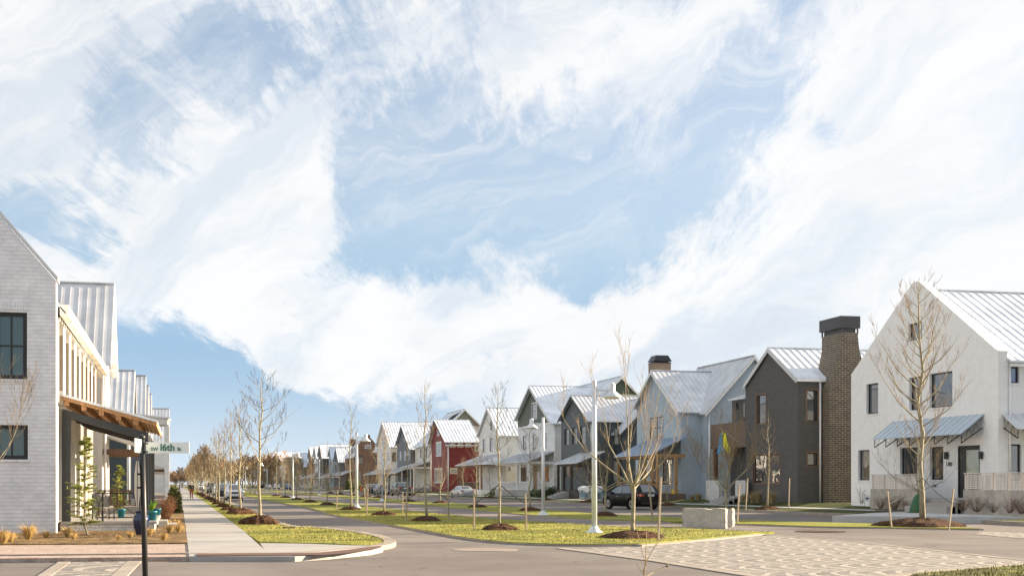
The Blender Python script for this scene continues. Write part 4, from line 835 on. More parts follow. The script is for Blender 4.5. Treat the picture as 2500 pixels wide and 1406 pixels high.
# ---- the far row
ORG = siding('rust_orange_siding', (.30, .12, .05), .2); DKG = siding('dark_green_siding', (.045, .05, .045), .2); LB = siding('light_blue_siding', (.32, .42, .50), .2)
TAN = brick('tan_brick', (.34, .26, .16), (.28, .21, .13), (.32, .27, .2), .01, .4, .15); GR2 = siding('bright_green_siding', (.05, .16, .07), .2); WD = siding('warm_white_siding', (.62, .6, .56), .2)
def far_house(*a, **k):
    h = row_house(*a, **k); X = k.get('X', F); return h
far = [
    ('far_slate_house', 'dark fronted house with pale roof just beyond the brown brick house', 829, 817, 1127, 822.5, 1093, SL2, ROOF_L, TDK, 15, [(818.5, 1122, 821, 1145)]),
    ('far_blue_house', 'small light blue gable house with white windows in the far row', 813, 803, 1120, 807, 1092, LB, ROOF_B, TRIMW, 10, [(806, 1122, 810.5, 1135)]),
    ('far_dark_green_house', 'near black green house with long pale roof in the far row', 789, 777.5, 1118, 782.5, 1085, DKG, ROOF_L, TDK, 20, [(780, 1120, 782, 1138)]),
    ('far_cream_house', 'warm white narrow gable house between the rust and the dark green houses', 776, 765.5, 1119, 770, 1088, WD, ROOF_L, TRIMW, 13, [(768, 1112, 770, 1130)]),
    ('far_rust_house', 'rust orange gable house in the far row', 763, 753.5, 1121, 757.5, 1091, ORG, ROOF_L, TDK, 14, [(756, 1112, 758, 1130)]),
    ('far_grey_house', 'grey gable house with steep blue roof between rust house and tan brick house', 742, 733.5, 1139, 736.5, 1106, SL2, ROOF_B, TDK, 16, [(735, 1130, 737, 1148)]),
    ('far_white_house', 'white house with flat pale roofline beyond the tan brick house', 688, 664, 1125, 675, 1104, WD, ROOF_L, TRIMW, 20, [(668, 1118, 672, 1132), (679, 1118, 683, 1132)]),
    ('far_bright_green_house', 'bright green sided house at the far end of the row', 662, 655, 1124, 658, 1112, GR2, ROOF_L, TDK, 12, [(657, 1130, 659, 1142)]),
    ('farthest_white_house', 'white gable house farthest down the row, past the green one', 653, 641, 1122, 646, 1112, WD, ROOF_L, TRIMW, 12, [(644, 1126, 647, 1140)]),
]
for a in far: far_house(*a).finish()
y0 = fy(702, F); h = House('tan_brick_house', 'tan brick house with end gable facing the crossing, far down the row', 'house', (F, y0+6, .5))
xe0, xe1, xr = F, gx(736, y0), gx(725, y0)
h.gable('Y', y0, y0+14, F+3, xe1+1, .5, gz(705, 1119, y0), gz(705, 1119, y0)-1, xr, gz(725, 1107, y0), TAN, ROOF_L, .1, .2, .2, None, 1.0)
m_ = MB(); m_.box(F, F+6, y0+.4, y0+20, .5, gz(695, 1115, y0)); h.wall(m_, TAN)
for r_ in ((720, 1118, 725, 1128), (711, 1137, 714, 1150), (727, 1138, 731, 1152), (718, 1160, 724, 1173)): h.sw_(y0, r_, frame=WHITE, rec=.15)
h.finish()
# big roof hidden behind the charcoal house
# ---- left side of the street
LBK = brick('relief_painted_brick', (.84, .85, .87), (.80, .81, .83), (.80, .81, .83), .014, .36, .125, .022, .10)
LC = plain('cream_render', (.78, .76, .71), .7, 0, .06, 2, .3, .004, 10)
XL = -3.85; y0, y1 = fy(137, XL), 72.0; zb = -.02
h = House('corner_brick_house', 'white painted brick corner house with black windows and timber eaved porch', 'house', (XL, 50, zb))
zc = fz(139, 690, XL); sl = (gz(0, 528, y0)-zc)/(XL-gx(0, y0)); xr = XL-6.2
m_ = MB(); m_.prism([(XL, y0, zb), (XL, y0, zc), (xr, y0, zc+6.2*sl), (xr-6.2, y0, zc), (xr-6.2, y0, zb)], (0, .55, 0)); h.wall(m_, LBK)
m_ = MB(); m_.prism([(XL+.06, y0-.05, zc-.0), (XL+.06, y0-.05, zc+.12), (xr, y0-.05, zc+6.2*sl+.14), (xr, y0-.05, zc+6.2*sl+.0)], (0, .65, 0)); h.part(m_, 'coping', plain('pale_coping', (.66, .67, .67), .6))
zg = fz(139, 742, XL); m_ = MB(); XW = XL-.42
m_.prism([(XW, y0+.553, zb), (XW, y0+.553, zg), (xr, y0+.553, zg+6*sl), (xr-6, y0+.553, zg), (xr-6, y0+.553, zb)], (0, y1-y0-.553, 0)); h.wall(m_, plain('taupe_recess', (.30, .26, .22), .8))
r_ = MB(); slab(r_, (XL+.25, y0+.56, zg-.3), (XL+.25, y1, zg-.3), (xr, y0+.56, zg+6.1*sl+.06), (xr, y1, zg+6.1*sl+.06), .08, .45); h.part(r_, 'roof', ROOF)
m_ = MB(); m_.bar((XL+.2, y0+.56, zg-.16), (XL+.2, y1, zg-.16), .26, .34); h.part(m_, 'gutter', plain('cream_gutter', (.78, .74, .62), .5))
yy = y0+.9
while yy < y1: m_ = MB(); m_.box(XW+.002, XL+.06, yy, yy+.09, zg-.48, zg-.345); yy += .8; h.part(m_, 'rafter_tail', LC)
# windows of the street face between pilasters
for i in range(8):
    yy = y0+1.3+i*2.55; h.win('X', XW, 1, yy, yy+1.25, zg-3.2, zg-.9, frame=TIMBERD, rec=.18, nx=1, ny=1, sill=LC)
m_ = MB()
for i in range(9): yy = y0+.75+i*2.55; m_ = MB(); m_.box(XW+.002, XL-.005, yy-.35, yy+.35, 4.4, zg-.45); h.part(m_, 'pilaster', LC); m_ = MB(); m_.box(XW+.004, XL-.03, yy-.36, yy-.352, 4.9, zg-.75); h.part(m_, 'reveal_lining', plain('taupe_recess', (0, 0, 0)))  # thin taupe skin on each pilaster's near side, shade put into its colour
for i in range(5):
    yy = y0+1.2+i*2.6; h.win('X', XW, 1, yy, yy+1.7, .75, 3.3, frame=BLACKM, rec=.15, nx=1)
    m_ = MB(); m_.box(XW+.002, XL-.01, yy-.62, yy-.22, .45, 4.25); h.part(m_, 'pilaster', LC)
    m_ = MB(); m_.box(XW+.002, XW+.05, yy-.2, yy+1.95, 3.4, 4.25); m_.box(XW+.002, XW+.05, yy+1.71, yy+1.95, .45, 3.4); m_.box(XW+.002, XW+.05, yy-.2, yy-.01, .45, 3.4); h.part(m_, 'dark_panel', BLACKM)
h.win('Y', y0, -1, gx(-12, y0), gx(66, y0), gz(30, 925, y0), gz(30, 762, y0), frame=BLACKM, rec=.16, nx=1, ny=1, fw=.13, glass=BLIND, mw=.05, sill=LBK)
h.win('Y', y0, -1, gx(-12, y0), gx(68, y0), gz(30, 1121, y0), gz(30, 1037, y0), frame=BLACKM, rec=.16, nx=1, fw=.13, glass=BLIND, mw=.05, sill=LBK)
h.win('Y', y0, -1, gx(-130, y0), gx(-60, y0), gz(30, 925, y0), gz(30, 762, y0), frame=BLACKM, rec=.16, nx=1, ny=1, fw=.13, glass=BLIND, mw=.05)
m_ = MB()
for i in range(13):
    xx = gx(-10, y0)+i*(gx(67, y0)-gx(-10, y0))/12; m_.box(xx-.035, xx+.03, y0-.02, y0-.002, gz(30, 757, y0), gz(30, 738, y0))
h.part(m_, 'brick_lintel', LBK)
h.downspout(XL+.12, y1-1.2, 4.3, zg-.35, r=.06)
h.downspout(XL+.1, y0+12.3, .4, 4.2, r=.07)
# porch of the corner house
XP = gx(352, y0+2.0); PY0, PY1 = y0+1.6, y0+13.5
zw = gz(148, 966, PY0); zo = gz(384, 1031, PY0); XE = gx(384, PY0)
STL = plain('charcoal_steel', (.055, .06, .065), .5, .3)
r_ = MB(); slab(r_, (XE, PY0-.1, zo), (XE, PY1, zo), (XL, PY0-.1, zw), (XL, PY1, zw), .05, .45); h.part(r_, 'porch_roof', ROOF_L)
TO = wood('orange_timber', (.40, .22, .10)); m_ = MB(); dz = (zw-zo)/(XE-XL)
m_.prism([(XL, PY0-.06, zw-.005), (XE-.02, PY0-.06, zo-.005), (XE-.02, PY0-.06, zo-.12), (XL, PY0-.06, zw-.12)], (0, .1, 0))
m_.prism([(XE-.06, PY0, zo-.005), (XE-.02, PY0, zo-.005), (XE-.02, PY0, zo-.12), (XE-.06, PY0, zo-.12)], (0, PY1-PY0, 0))
n_ = 22
for i in range(n_):
    xa_ = XL+.1+(XE-XL-.15)*i/n_; za = zw-dz*(xa_-XL); w_ = (XE-XL)/n_*.7
    m_.prism([(xa_, PY0+.05, za-.02), (xa_+w_, PY0+.05, za-dz*w_-.02), (xa_+w_, PY0+.05, za-dz*w_-.06), (xa_, PY0+.05, za-.06)], (0, PY1-PY0-.1, 0))
h.part(m_, 'roof_boards', TO)
m_ = MB()
for i in range(5):
    xa_ = XL+.12+(XE-XL-.9)*i/4; za = zw-dz*(xa_-XL); m_.box(xa_, xa_+.16, PY0-.03, PY1-.2, za-.30, za-.125)
h.part(m_, 'purlin', TO)
m_ = MB()
yy = PY0+.3
m_.prism([(XL+.05, yy, zw-.42), (XP+.14, yy, zo-.42+dz*(XE-XP-.14)), (XP+.14, yy, zo-.42-.26+dz*(XE-XP-.14)), (XL+.05, yy, zw-.42-.26)], (0, .2, 0))
for k in range(1, 5):
    y2 = yy+k*2.9; m_.prism([(XL+.05, y2, zw-.42), (XP+.14, y2, zo-.42+dz*(XE-XP-.14)), (XP+.14, y2, zo-.42-.2+dz*(XE-XP-.14)), (XL+.05, y2, zw-.42-.2)], (0, .15, 0))
m_.box(XP-.06, XP+.12, yy+.2, yy+11.6, zo-.42-.24+dz*(XE-XP-.14), zo-.44+dz*(XE-XP-.14)); h.part(m_, 'porch_beam', STL)
for k in range(5):
    m_ = MB(); y2 = yy+k*2.9; m_.box(XP-.1, XP+.14, y2+.01, y2+.17, .45, zo-.6+dz*(XE-XP-.14)); h.part(m_, 'post', STL)
m_ = MB(); m_.box(XL+.02, XL+.3, yy+.02, yy+.16, .45, zw-.5); h.part(m_, 'post', STL)
m_ = MB(); m_.box(XL+.003, XP+.35, PY0, PY1+.2, -.02, .36); h.part(m_, 'porch_base', brick('pale_brick_base', (.62, .62, .60), (.5, .51, .5), (.4, .4, .38), .012, .25, .12, .014, .15))
m_ = MB(); m_.box(XL+.003, XP+.42, PY0-.05, PY1+.2, .361, .45); h.part(m_, 'porch_deck', CONC)
m_ = MB(); xa_ = gx(232, PY0); xb_ = XP-.12; yy = PY0+.12
for zz_ in (.56, 1.38): m_.box(xa_, xb_, yy-.02, yy+.02, zz_, zz_+.04)
m_.box(gx(250, PY0)-.03, gx(250, PY0)+.03, yy-.03, yy+.03, .45, 1.44); m_.box(xb_-.04, xb_, yy-.03, yy+.03, .45, 1.44); m_.bar((gx(252, PY0), yy, .58), (xb_, yy, 1.36), .02, .02); m_.bar((gx(252, PY0), yy, 1.36), (xb_, yy, .58), .02, .02)
m_.bar((xa_, yy, .58), (gx(250, PY0), yy, 1.36), .02, .02); m_.bar((xa_, yy, 1.36), (gx(250, PY0), yy, .58), .02, .02); h.part(m_, 'railing', BLACKM)
for i in range(3):
    m_ = MB(); m_.box(XP+.421+.33*i, XP+.75+.33*i, y0+5.0, y0+7.6, 0, .36-.12*i); h.part(m_, 'step', CONC)
h.finish()
# furniture on the porch
t = thing('patio_chair', 'grey mesh patio chair on the corner house porch behind the railing', 'chair', (gx(252, y0+4.5), y0+4.5, .45), R(20))
for sx in (-.3, .3):
    for sy in (-.28, .28): m_ = MB(); m_.box(sx-.02, sx+.02, sy-.02, sy+.02, 0, .42 if sy < 0 else .85); m_.build('leg', STEEL, t, org=(0, 0, 0))
m_ = MB(); m_.box(-.3, .3, -.28, .28, .40, .44); m_.build('seat', plain('grey_mesh_fabric', (.25, .24, .22), .8), t, org=(0, 0, 0))
m_ = MB(); m_.bar((0, .26, .42), (0, .36, .9), .6, .03, (0, 1, 0)); m_.build('backrest', plain('grey_mesh_fabric', (0, 0, 0)), t, org=(0, 0, 0))
t = thing('porch_bench', 'long low dark bench beside the railing on the corner house porch', 'bench', (gx(300, y0+9), y0+9.5, .45), 0)
m_ = MB()
for i in range(4): m_.box(-1.0, 1.0, -.25+i*.13, -.15+i*.13, .40, .44)
m_.build('seat', TIMBERD, t, org=(0, 0, 0)); m_ = MB()
for i in range(9): m_.box(-1+.24*i, -.93+.24*i, .26, .29, .44, .95)
m_.box(-1, 1, .25, .3, .951, 1.02); m_.build('backrest', TIMBERD, t, org=(0, 0, 0))
for sx in (-.95, .9):
    m_ = MB(); m_.box(sx, sx+.06, -.22, .26, 0, .399); m_.build('leg', TIMBERD, t, org=(0, 0, 0))

# further houses on the left
DKS = siding('deep_slate_siding', (.05, .062, .065), .18)
def left_house(name, label, px_ridge, py_ridge, X, zeave, half, wallm, trim, deep=12, roofm=ROOF, oe=.4, zbase=.1):
    Xo = X+.45; D = Dx(px_ridge, Xo); yr = (D-Xo*S_)/C_; zr = CH-(py_ridge-HOR)*D/FPX
    h = House(name, label, 'house', (X, yr, zbase), 'houses lining the street')
    h.gable('X', X-deep, X, yr-half, yr+half, zbase, zeave, zeave, yr, zr-.05, wallm, roofm, .3, .45, oe, trim, .45, .05, ribh=.06); return h, yr
h, yr = left_house('cream_gable_house', 'cream gable house with steep ribbed roof next to the corner brick house', 279, 696, -3.95, 8.3, 3.7, LC, LC)
for i in range(3): h.win('X', -3.95, 1, yr-2.2+i*1.8, yr-1.5+i*1.8, 4.9, 6.6, frame=TIMBERD, rec=.15)
m_ = MB()
for i in range(8):
    t_ = (i+.5)/8
    for sgn in (-1, 1): zz_ = 8.3+(12.4-8.3)*(1-t_)-.35; m_.box(-3.94, -3.56, yr+sgn*3.7*t_-.05, yr+sgn*3.7*t_+.05, zz_, zz_+.1)
h.part(m_, 'lookout', LC)
h.porch(yr-3.2, yr+3.6, -3.95, -1.6, 4.3, 3.6, .5, 0, [yr-3, yr, yr+3.4], ROOF, TIMBERD, pw=.24, beam=.3)
for i in range(3): h.win('X', -3.95, 1, yr-2.6+i*2, yr-1.4+i*2, 1.2, 3.0, frame=WHITE, rec=.1, nx=1)
h.downspout(-3.8, yr-3.6, .3, 8.0, r=.07)
h.finish()
h, yr = left_house('dark_gable_house', 'dark slate gable house with white downspout on the near side of the street', 329, 906, -3.95, 6.6, 4.6, DKS, TRIMW)
h.downspout(-3.8, yr-4.5, .3, 6.2, r=.08); h.win('X', -3.95, 1, yr-1, yr+1, 3.9, 5.4, frame=WHITE, rec=.1, nx=1)
h.porch(yr-5.5, yr-1.5, -3.95, -.95, 7.05, 6.75, .5, 0, [yr-5.2, yr-1.8], ROOF_L, WHITE, pw=.36, beam=.42, over=.3)
h.finish()
specs = [('tall_grey_gable_house', 'tall grey house whose ribbed roof rises third along the near side', 356, 918, -3.95, 8.3, 4.4, SL2, TRIMW),
         ('white_gable_house', 'white gable house fourth along the near side of the street', 363, 942, -3.95, 8.0, 4.2, WD, TRIMW),
         ('pale_gable_house', 'pale grey gable house fifth along the near side of the street', 370, 962, -3.95, 8.0, 4.2, siding('pale_grey_siding', (.5, .5, .5), .2), TRIMW),
         ('forward_gable_house', 'house with ribbed roof standing forward near the pavement, beyond the porch posts', 413, 998, -1.9, 7.5, 5.2, BB, TRIMW)]
for a in specs:
    h, yr = left_house(*a)
    for i in range(3): h.win('X', a[4], 1, yr-2.6+i*1.9, yr-1.6+i*1.9, 4.2, 6.2, frame=STEEL, rec=.08); 
    for i in range(2): h.win('X', a[4], 1, yr-2.2+i*2.6, yr-.8+i*2.6, 1.2, 3.0, frame=STEEL, rec=.08)
    if a[4] < -3: h.porch(yr-3.6, yr+3.8, a[4], a[4]+2.5, 3.9, 3.3, .5, 0, [yr-3.4, yr, yr+3.6], ROOF, WHITE if 'white' in a[0] else TIMBERD, pw=.24)
    h.finish()
for i, (Y, mt, nm) in enumerate(((232, LB, 'pale blue'), (262, WD, 'warm white'), (296, ORG, 'rust coloured'), (332, TAN, 'tan brick'), (372, BB, 'plain white'), (420, SL2, 'slate grey'))):
    h = House('distant_gable_house', f'{nm} gable house far along the near side of the street', 'house', (-3.0, Y, .1))
    h.gable('X', -15, -3.0-(i % 2)*.7, Y-5, Y+5, .1, 6.2, 6.2, Y, 10.2-(i % 3)*.7, mt, ROOF, .3, .4, .4, TRIMW, .5)
    for k in range(2): h.win('X', -3.0-(i % 2)*.7, 1, Y-2.6+k*3, Y-1.4+k*3, 4.2, 5.8, frame=WHITE, rec=.08)
    h.finish()

# ------------------------------------------------------------------ trees
def tree_meshes(seed, h, style, rmin=.0034, dense=.72, thick=1.0):
    """bare young tree: tapered trunk with limbs (first mesh) and the fine twigs (second mesh)"""
    rnd = random.Random(seed); T, W = MB(), MB()
    def jitter(p, q, n, amp):
        out = [Vector(p)]; d = Vector(q)-Vector(p)
        for i in range(1, n): out.append(Vector(p)+d*(i/n)+Vector((rnd.uniform(-1, 1), rnd.uniform(-1, 1), rnd.uniform(-.5, .5)))*amp*d.length)
        out.append(Vector(q)); return out
    def twigs(pts, r0, n, ln, lvl):
        L_ = len(pts)-1
        for k in range(n):
            t = rnd.uniform(.18, .98)*L_; i = min(L_-1, int(t)); p = pts[i].lerp(pts[i+1], t-i); d = (pts[i+1]-pts[i]).normalized()
            sd = Vector((rnd.uniform(-1, 1), rnd.uniform(-1, 1), rnd.uniform(-.1, .7))).normalized()
            dd = (d*.95+sd*.62+Vector((0, 0, .30))).normalized(); l = ln*rnd.uniform(.55, 1.3)*(1-.4*t/L_)
            q = p+dd*l; q.z += l*.10; pp = jitter(p, q, 2, .05); W.tube(pp, [max(rmin*1.25, r0*.5), max(rmin, r0*.35), rmin*.7], 3, False)
            if lvl > 0: twigs(pp, r0*.45, rnd.randint(2, 3), ln*.55, lvl-1)
    if style == 'vase':
        hf = h*.27; tr = jitter((0, 0, 0), (rnd.uniform(-.1, .1), rnd.uniform(-.1, .1), hf), 4, .012); r = h*.0105*thick; T.tube(tr, [r*1.25, r*1.05, r, r*.97, r*.95], 8)
        for k in range(9):
            a = 2*math.pi*k/9+rnd.uniform(-.3, .3); sp = rnd.uniform(.32, .8) if k % 3 else rnd.uniform(.05, .25); top = h*rnd.uniform(.66, .98)*(1-.42*sp)
            q = Vector((math.cos(a)*sp*h*.62, math.sin(a)*sp*h*.62, top)); st = Vector((0, 0, hf*rnd.uniform(.86, 1))); mid = st.lerp(q, .45)+Vector((math.cos(a), math.sin(a), 0))*sp*h*.12
            pts = jitter(st, mid, 2, .05)[:-1]+jitter(mid, q, 3, .06); T.tube(pts, [r*.55, r*.42, r*.30, r*.20, r*.12, r*.05][:len(pts)], 5, False); twigs(pts, r*.2, int(8*dense), h*.21, 2)
    else:
        lean = rnd.uniform(-.03, .03)*h; n = 8; tr = jitter((0, 0, 0), (lean, rnd.uniform(-.02, .02)*h, h), n, .010 if style != 'crook' else .018); r = h*(.0105 if style != 'slim' else .0085)
        T.tube(tr, [r*(1.25 if i == 0 else 1)*(1-i/n)**.8+.006 for i in range(n+1)], 8)
        nb = {'full': 30, 'slim': 20, 'crook': 18, 'big': 44, 'wide': 26}[style]; lo = {'full': .28, 'slim': .34, 'crook': .34, 'big': .24, 'wide': .33}[style]
        for k in range(nb):
            t = lo+(.96-lo)*(k/nb)**.95; i = min(n-1, int(t*n)); p = tr[i].lerp(tr[i+1], t*n-i); a = k*2.4+rnd.uniform(-.5, .5)
            env = math.sin(min(1, (t-lo+.12)/(.5))*math.pi/2)*(1.05-t)**.75; l = h*{'full': .40, 'slim': .26, 'crook': .52, 'big': .42, 'wide': .56}[style]*env*rnd.uniform(.75, 1.2)
            rise = rnd.uniform(.75, 1.25) if style not in ('crook', 'wide') else rnd.uniform(.45, 1.1)
            dd = Vector((math.cos(a), math.sin(a), rise)).normalized(); q = p+dd*l; m1 = p.lerp(q, .5)-Vector((0, 0, l*.07)); q.z += l*.08
            pts = jitter(p, m1, 2, .04)[:-1]+jitter(m1, q, 2, .05); rb = min(r*.5*(1-t)**.5, l*.011+.006)
            T.tube(pts, [max(.005, rb*(1-j/(len(pts)))) for j in range(len(pts))], 4, False); twigs(pts, rb*.5, int({'full': 6, 'slim': 5, 'crook': 7, 'big': 6, 'wide': 7}[style]*dense), max(.45, l*.42), 1 if l < h*.12 else 2)
    return T.mesh('trunk', BARK, (0, 0, 0), True), W.mesh('crown', TWIG if style in ('vase', 'full') else TWIGD)
PROTO = {}
for nm, sd, hh, st in (('a', 3, 6.2, 'full'), ('b', 7, 6.0, 'slim'), ('c', 12, 6.0, 'vase'), ('d', 21, 6.4, 'crook'), ('e', 33, 6.2, 'full'), ('f', 41, 6.0, 'vase'), ('g', 52, 6.0, 'slim')):
    PROTO[nm] = (tree_meshes(sd, hh, st), hh)
for nm, sd, hh, st in (('A', 4, 6.2, 'full'), ('C', 14, 6.0, 'vase'), ('D', 24, 6.2, 'full'), ('F', 44, 6.2, 'slim')): PROTO[nm] = (tree_meshes(sd, hh, st, .011, 1.1), hh)
PROTO['w'] = (tree_meshes(71, 6.0, 'vase', .026, 1.2), 6.0); PROTO['v'] = (tree_meshes(72, 6.0, 'full', .026, 1.2), 6.0)
PROTO['S'] = (tree_meshes(61, 5.6, 'vase', .003, 1.0, .42), 5.6)
PROTO['T1'] = (tree_meshes(101, 8.6, 'big'), 8.6); PROTO['T2'] = (tree_meshes(109, 6.0, 'wide', .0032, .5), 6.0); PROTO['T4'] = (tree_meshes(104, 6.0, 'vase', .0075, 1.3), 6.0)
ORD = ['first', 'second', 'third', 'fourth', 'fifth', 'sixth', 'seventh', 'eighth', 'ninth', 'tenth', 'eleventh', 'twelfth', 'thirteenth', 'fourteenth', 'fifteenth', 'sixteenth', 'seventeenth', 'eighteenth', 'nineteenth', 'twentieth']
def ordn(i):
    if i < 20: return ORD[i]
    return {2: 'twenty', 3: 'thirty', 4: 'forty'}[(i+1)//10]+' '+(ORD[(i+1) % 10-1] if (i+1) % 10 else 'even')
def add_tree(kind, x, y, z, height, rz, label, group='young street trees', sx=1.0):
    (tm, cm), h0 = PROTO[kind]; t = thing('bare_tree', label, 'tree', (x, y, z), rz, group); s = height/h0; t.scale = (s*sx, s*sx, s)
    for nm, me in (('trunk', tm), ('crown', cm)):
        o = bpy.data.objects.new(nm, me); col.objects.link(o); o.parent = t
    return t
def mulch_mesh(seed, r=1.0):
    rnd = random.Random(seed); m = MB(); n = 28; prof = [(1.0, -.03), (.95, .03), (.8, .10), (.6, .16), (.35, .20), (.1, .21)]; vs = []
    for (rr, zz) in prof:
        for k in range(n):
            a = 2*math.pi*k/n; q = 1+.10*math.sin(3*a+seed)+.07*math.sin(7*a+2*seed)+rnd.uniform(-.05, .05); vs.append((rr*q*math.cos(a)*r, rr*q*math.sin(a)*r, zz+(rnd.uniform(-.02, .03) if rr < .95 else 0)))
    fs = [(i*n+k, i*n+(k+1) % n, (i+1)*n+(k+1) % n, (i+1)*n+k) for i in range(5) for k in range(n)]+[tuple(5*n+k for k in range(n))]; m.add(vs, fs)
    for k in range(90):
        a, q = rnd.uniform(0, 6.28), rnd.uniform(.1, .98)*r; zz = .2*(1-(q/r)**2)+.01; d = rnd.uniform(0, 3.14); m.bar((q*math.cos(a), q*math.sin(a), zz), (q*math.cos(a)+.1*math.cos(d), q*math.sin(a)+.1*math.sin(d), zz+rnd.uniform(.0, .05)), .025, .012)
    return m.mesh('mulch_mound', MULCHM)
MUL = [mulch_mesh(i) for i in range(3)]
def add_mulch(x, y, z, r, label, rz=0, zs=1.0):
    o = bpy.data.objects.new('mulch_mound', MUL[int(abs(x*7+y*3)) % 3]); col.objects.link(o); o.location = (x, y, z); o.rotation_euler = (0, 0, rz); o.scale = (r, r, zs)
    return tag(o, label, 'mulch', 'mulch rings round the trees')
sm_ = MB(); sm_.prism([(-.027, -.027, 0), (.027, -.027, 0), (.027, .027, 0), (-.027, .027, 0)], (0, 0, 1)); STK = sm_.mesh('tree_stake', STAKEM)
def add_stake(x, y, z, h, label, tilt=(0, 0)):
    o = bpy.data.objects.new('tree_stake', STK); col.objects.link(o); o.location = (x, y, z-.05); o.scale = (1, 1, h); o.rotation_euler = (tilt[0], tilt[1], .3)
    return tag(o, label, 'stake', 'wooden stakes beside young trees')
def add_strap(p, q, label, sag=.1):
    m = MB(); p, q = Vector(p), Vector(q); mid = (p+q)/2-Vector((0, 0, sag)); m.tube([p, p.lerp(mid, .5)-Vector((0, 0, sag*.25)), mid, mid.lerp(q, .5)-Vector((0, 0, sag*.25)), q], .018, 5)
    tag(m.build('tree_strap', BLACKM, None, org=(0, 0, 0)), label, 'strap', 'straps holding the young trees')
rnd = random.Random(5)
# the big tree in front of the white brick corner house
X1, Y1 = gp(2252, 1281, .1); add_tree('T1', X1, Y1, .08, 9.7, R(200), 'tall many-branched bare tree in front of the white brick corner house')
add_mulch(X1, Y1+.1, .07, 1.75, 'wide bark mulch ring under the tall tree before the white corner house', 0, 1.3)
a = gp(2177, 1287, .05); b = gp(2316, 1291, .05); add_stake(*a, .05, 1.45, 'pale stake tilted outwards, west of the tall tree at the white corner house', (0, R(-9))); add_stake(*b, .05, 1.55, 'pale leaning stake nearest the corner, beside the tall tree at the white corner house', (0, R(10)))
add_strap((a[0]-.16, a[1], .9), (X1, Y1, 1.95), 'black strap from the tilted western stake up to the tall tree trunk'); add_strap((b[0]+.15, b[1], 1.0), (X1, Y1, 1.95), 'black strap from the tall tree trunk to its eastern stake')
# near lawn row
near = [(1545, 1310, 'c', 5.9), (1219, 1291, 'g', 5.3), (1042, 1270, 'b', 6.1), (938, 1256, 'a', 4.7), (857, 1243, 'b', 6.7), (799, 1232, 'c', 4.6), (757, 1225, 'f', 4.2), (724, 1219, 'a', 5.0), (697, 1214, 'b', 5.6), (676, 1210, 'e', 5.2)]
for i, (x, y, k, hh) in enumerate(near):
    X, Y = gp(x, y, .09); X = X if i else X; add_tree(k, X, Y, .05, hh, rnd.uniform(0, 6), f'{ORD[i]} bare tree from the crossing in the lawn beside the trail')
    add_mulch(X, Y+.05, .06, 1.0 if i == 0 else .68, f'mulch ring under the {ORD[i]} tree from the crossing in the lawn beside the trail', rnd.uniform(0, 6))
    if i in (1, 2, 3, 4):
        for sgn, wd in ((-1, 'west'), (1, 'east')):
            add_stake(X+sgn*.95*C_, Y-sgn*.75*S_-.15, .07, rnd.uniform(1.25, 1.5), f'stake {wd} of the {ORD[i]} tree from the crossing in the lawn beside the trail', (rnd.uniform(-.05, .05), -sgn*rnd.uniform(-.02, .1)))
            add_strap((X+sgn*.93*C_, Y-sgn*.73*S_-.12, 1.0), (X, Y, 1.7), f'dark strap {wd} of the {ORD[i]} tree from the crossing in the lawn beside the trail', .03)
X, Y = gp(1607, 1318, .07); add_stake(X, Y, .06, 1.9, 'tall weathered stake beside the forked tree nearest the crossing', (0, R(3)))
# second lawn row
far_ = [(1477, 1258, 'f', 5.2), (1294, 1245, 'd', 5.2), (1165, 1237, 'a', 4.8), (1075, 1227, 'c', 4.6), (997, 1223, 'b', 6.6), (925, 1214, 'a', 4.4), (893, 1210.5, 'f', 4.4), (866, 1208, 'd', 4.4), (830, 1205.5, 'b', 5.4), (806, 1203, 'e', 5.0)]
for i, (x, y, k, hh) in enumerate(far_):
    X, Y = gp(x, y, .09); add_tree(k, X, Y, .05, hh, rnd.uniform(0, 6), f'{ORD[i]} bare tree from the crossing, lawn by the far road'); add_mulch(X, Y+.05, .06, .72, f'mulch ring under the {ORD[i]} tree from the crossing in the lawn along the far road', rnd.uniform(0, 6))
    if i in (4, 5): 
        for sgn, wd in ((-1, 'west'), (1, 'east')): add_stake(X+sgn*1.0*C_, Y-sgn*.75*S_, .07, 1.7, f'stake {wd} of the {ORD[i]} tree from the crossing in the lawn along the far road')
# trees beyond: at the concrete block, by the verge of the houses
X, Y = gp(1764, 1262, .1); add_tree('T4', X+.2, Y, .05, 5.3, R(40), 'low spreading bare tree behind the concrete blocks', sx=1.0)
a = gp(1714, 1283, .05); b = gp(1800, 1277, .05); add_stake(a[0]+.1, a[1]+6, .05, 1.75, 'stake standing behind the concrete blocks', (0, R(-7))); add_stake(b[0], b[1], .05, 1.7, 'pale leaning stake just east of the concrete blocks', (0, R(4)))
def vergez(X, Y): return .2
vt = [(1873, 1238, 'b', 5.9, 33.6+.6), (2243, 1250, 'f', 4.6, 35.2), (1628, 1228, 'e', 4.2, 33.4), (1440, 1221, 'f', 5.0, 33.0), (1330, 1216, 'c', 4.2, 32.6), (1196, 1206, 'd', 4.2, 32.4), (1130, 1204, 'a', 4.6, 32.3), (1010, 1201, 'b', 5.4, 32.2), (948, 1200, 'e', 4.6, 32.3), (902, 1198, 'c', 4.4, 32.3), (862, 1197, 'a', 4.6, 32.3), (828, 1196, 'g', 5, 32.3), (800, 1196, 'e', 4.6, 32.3)]
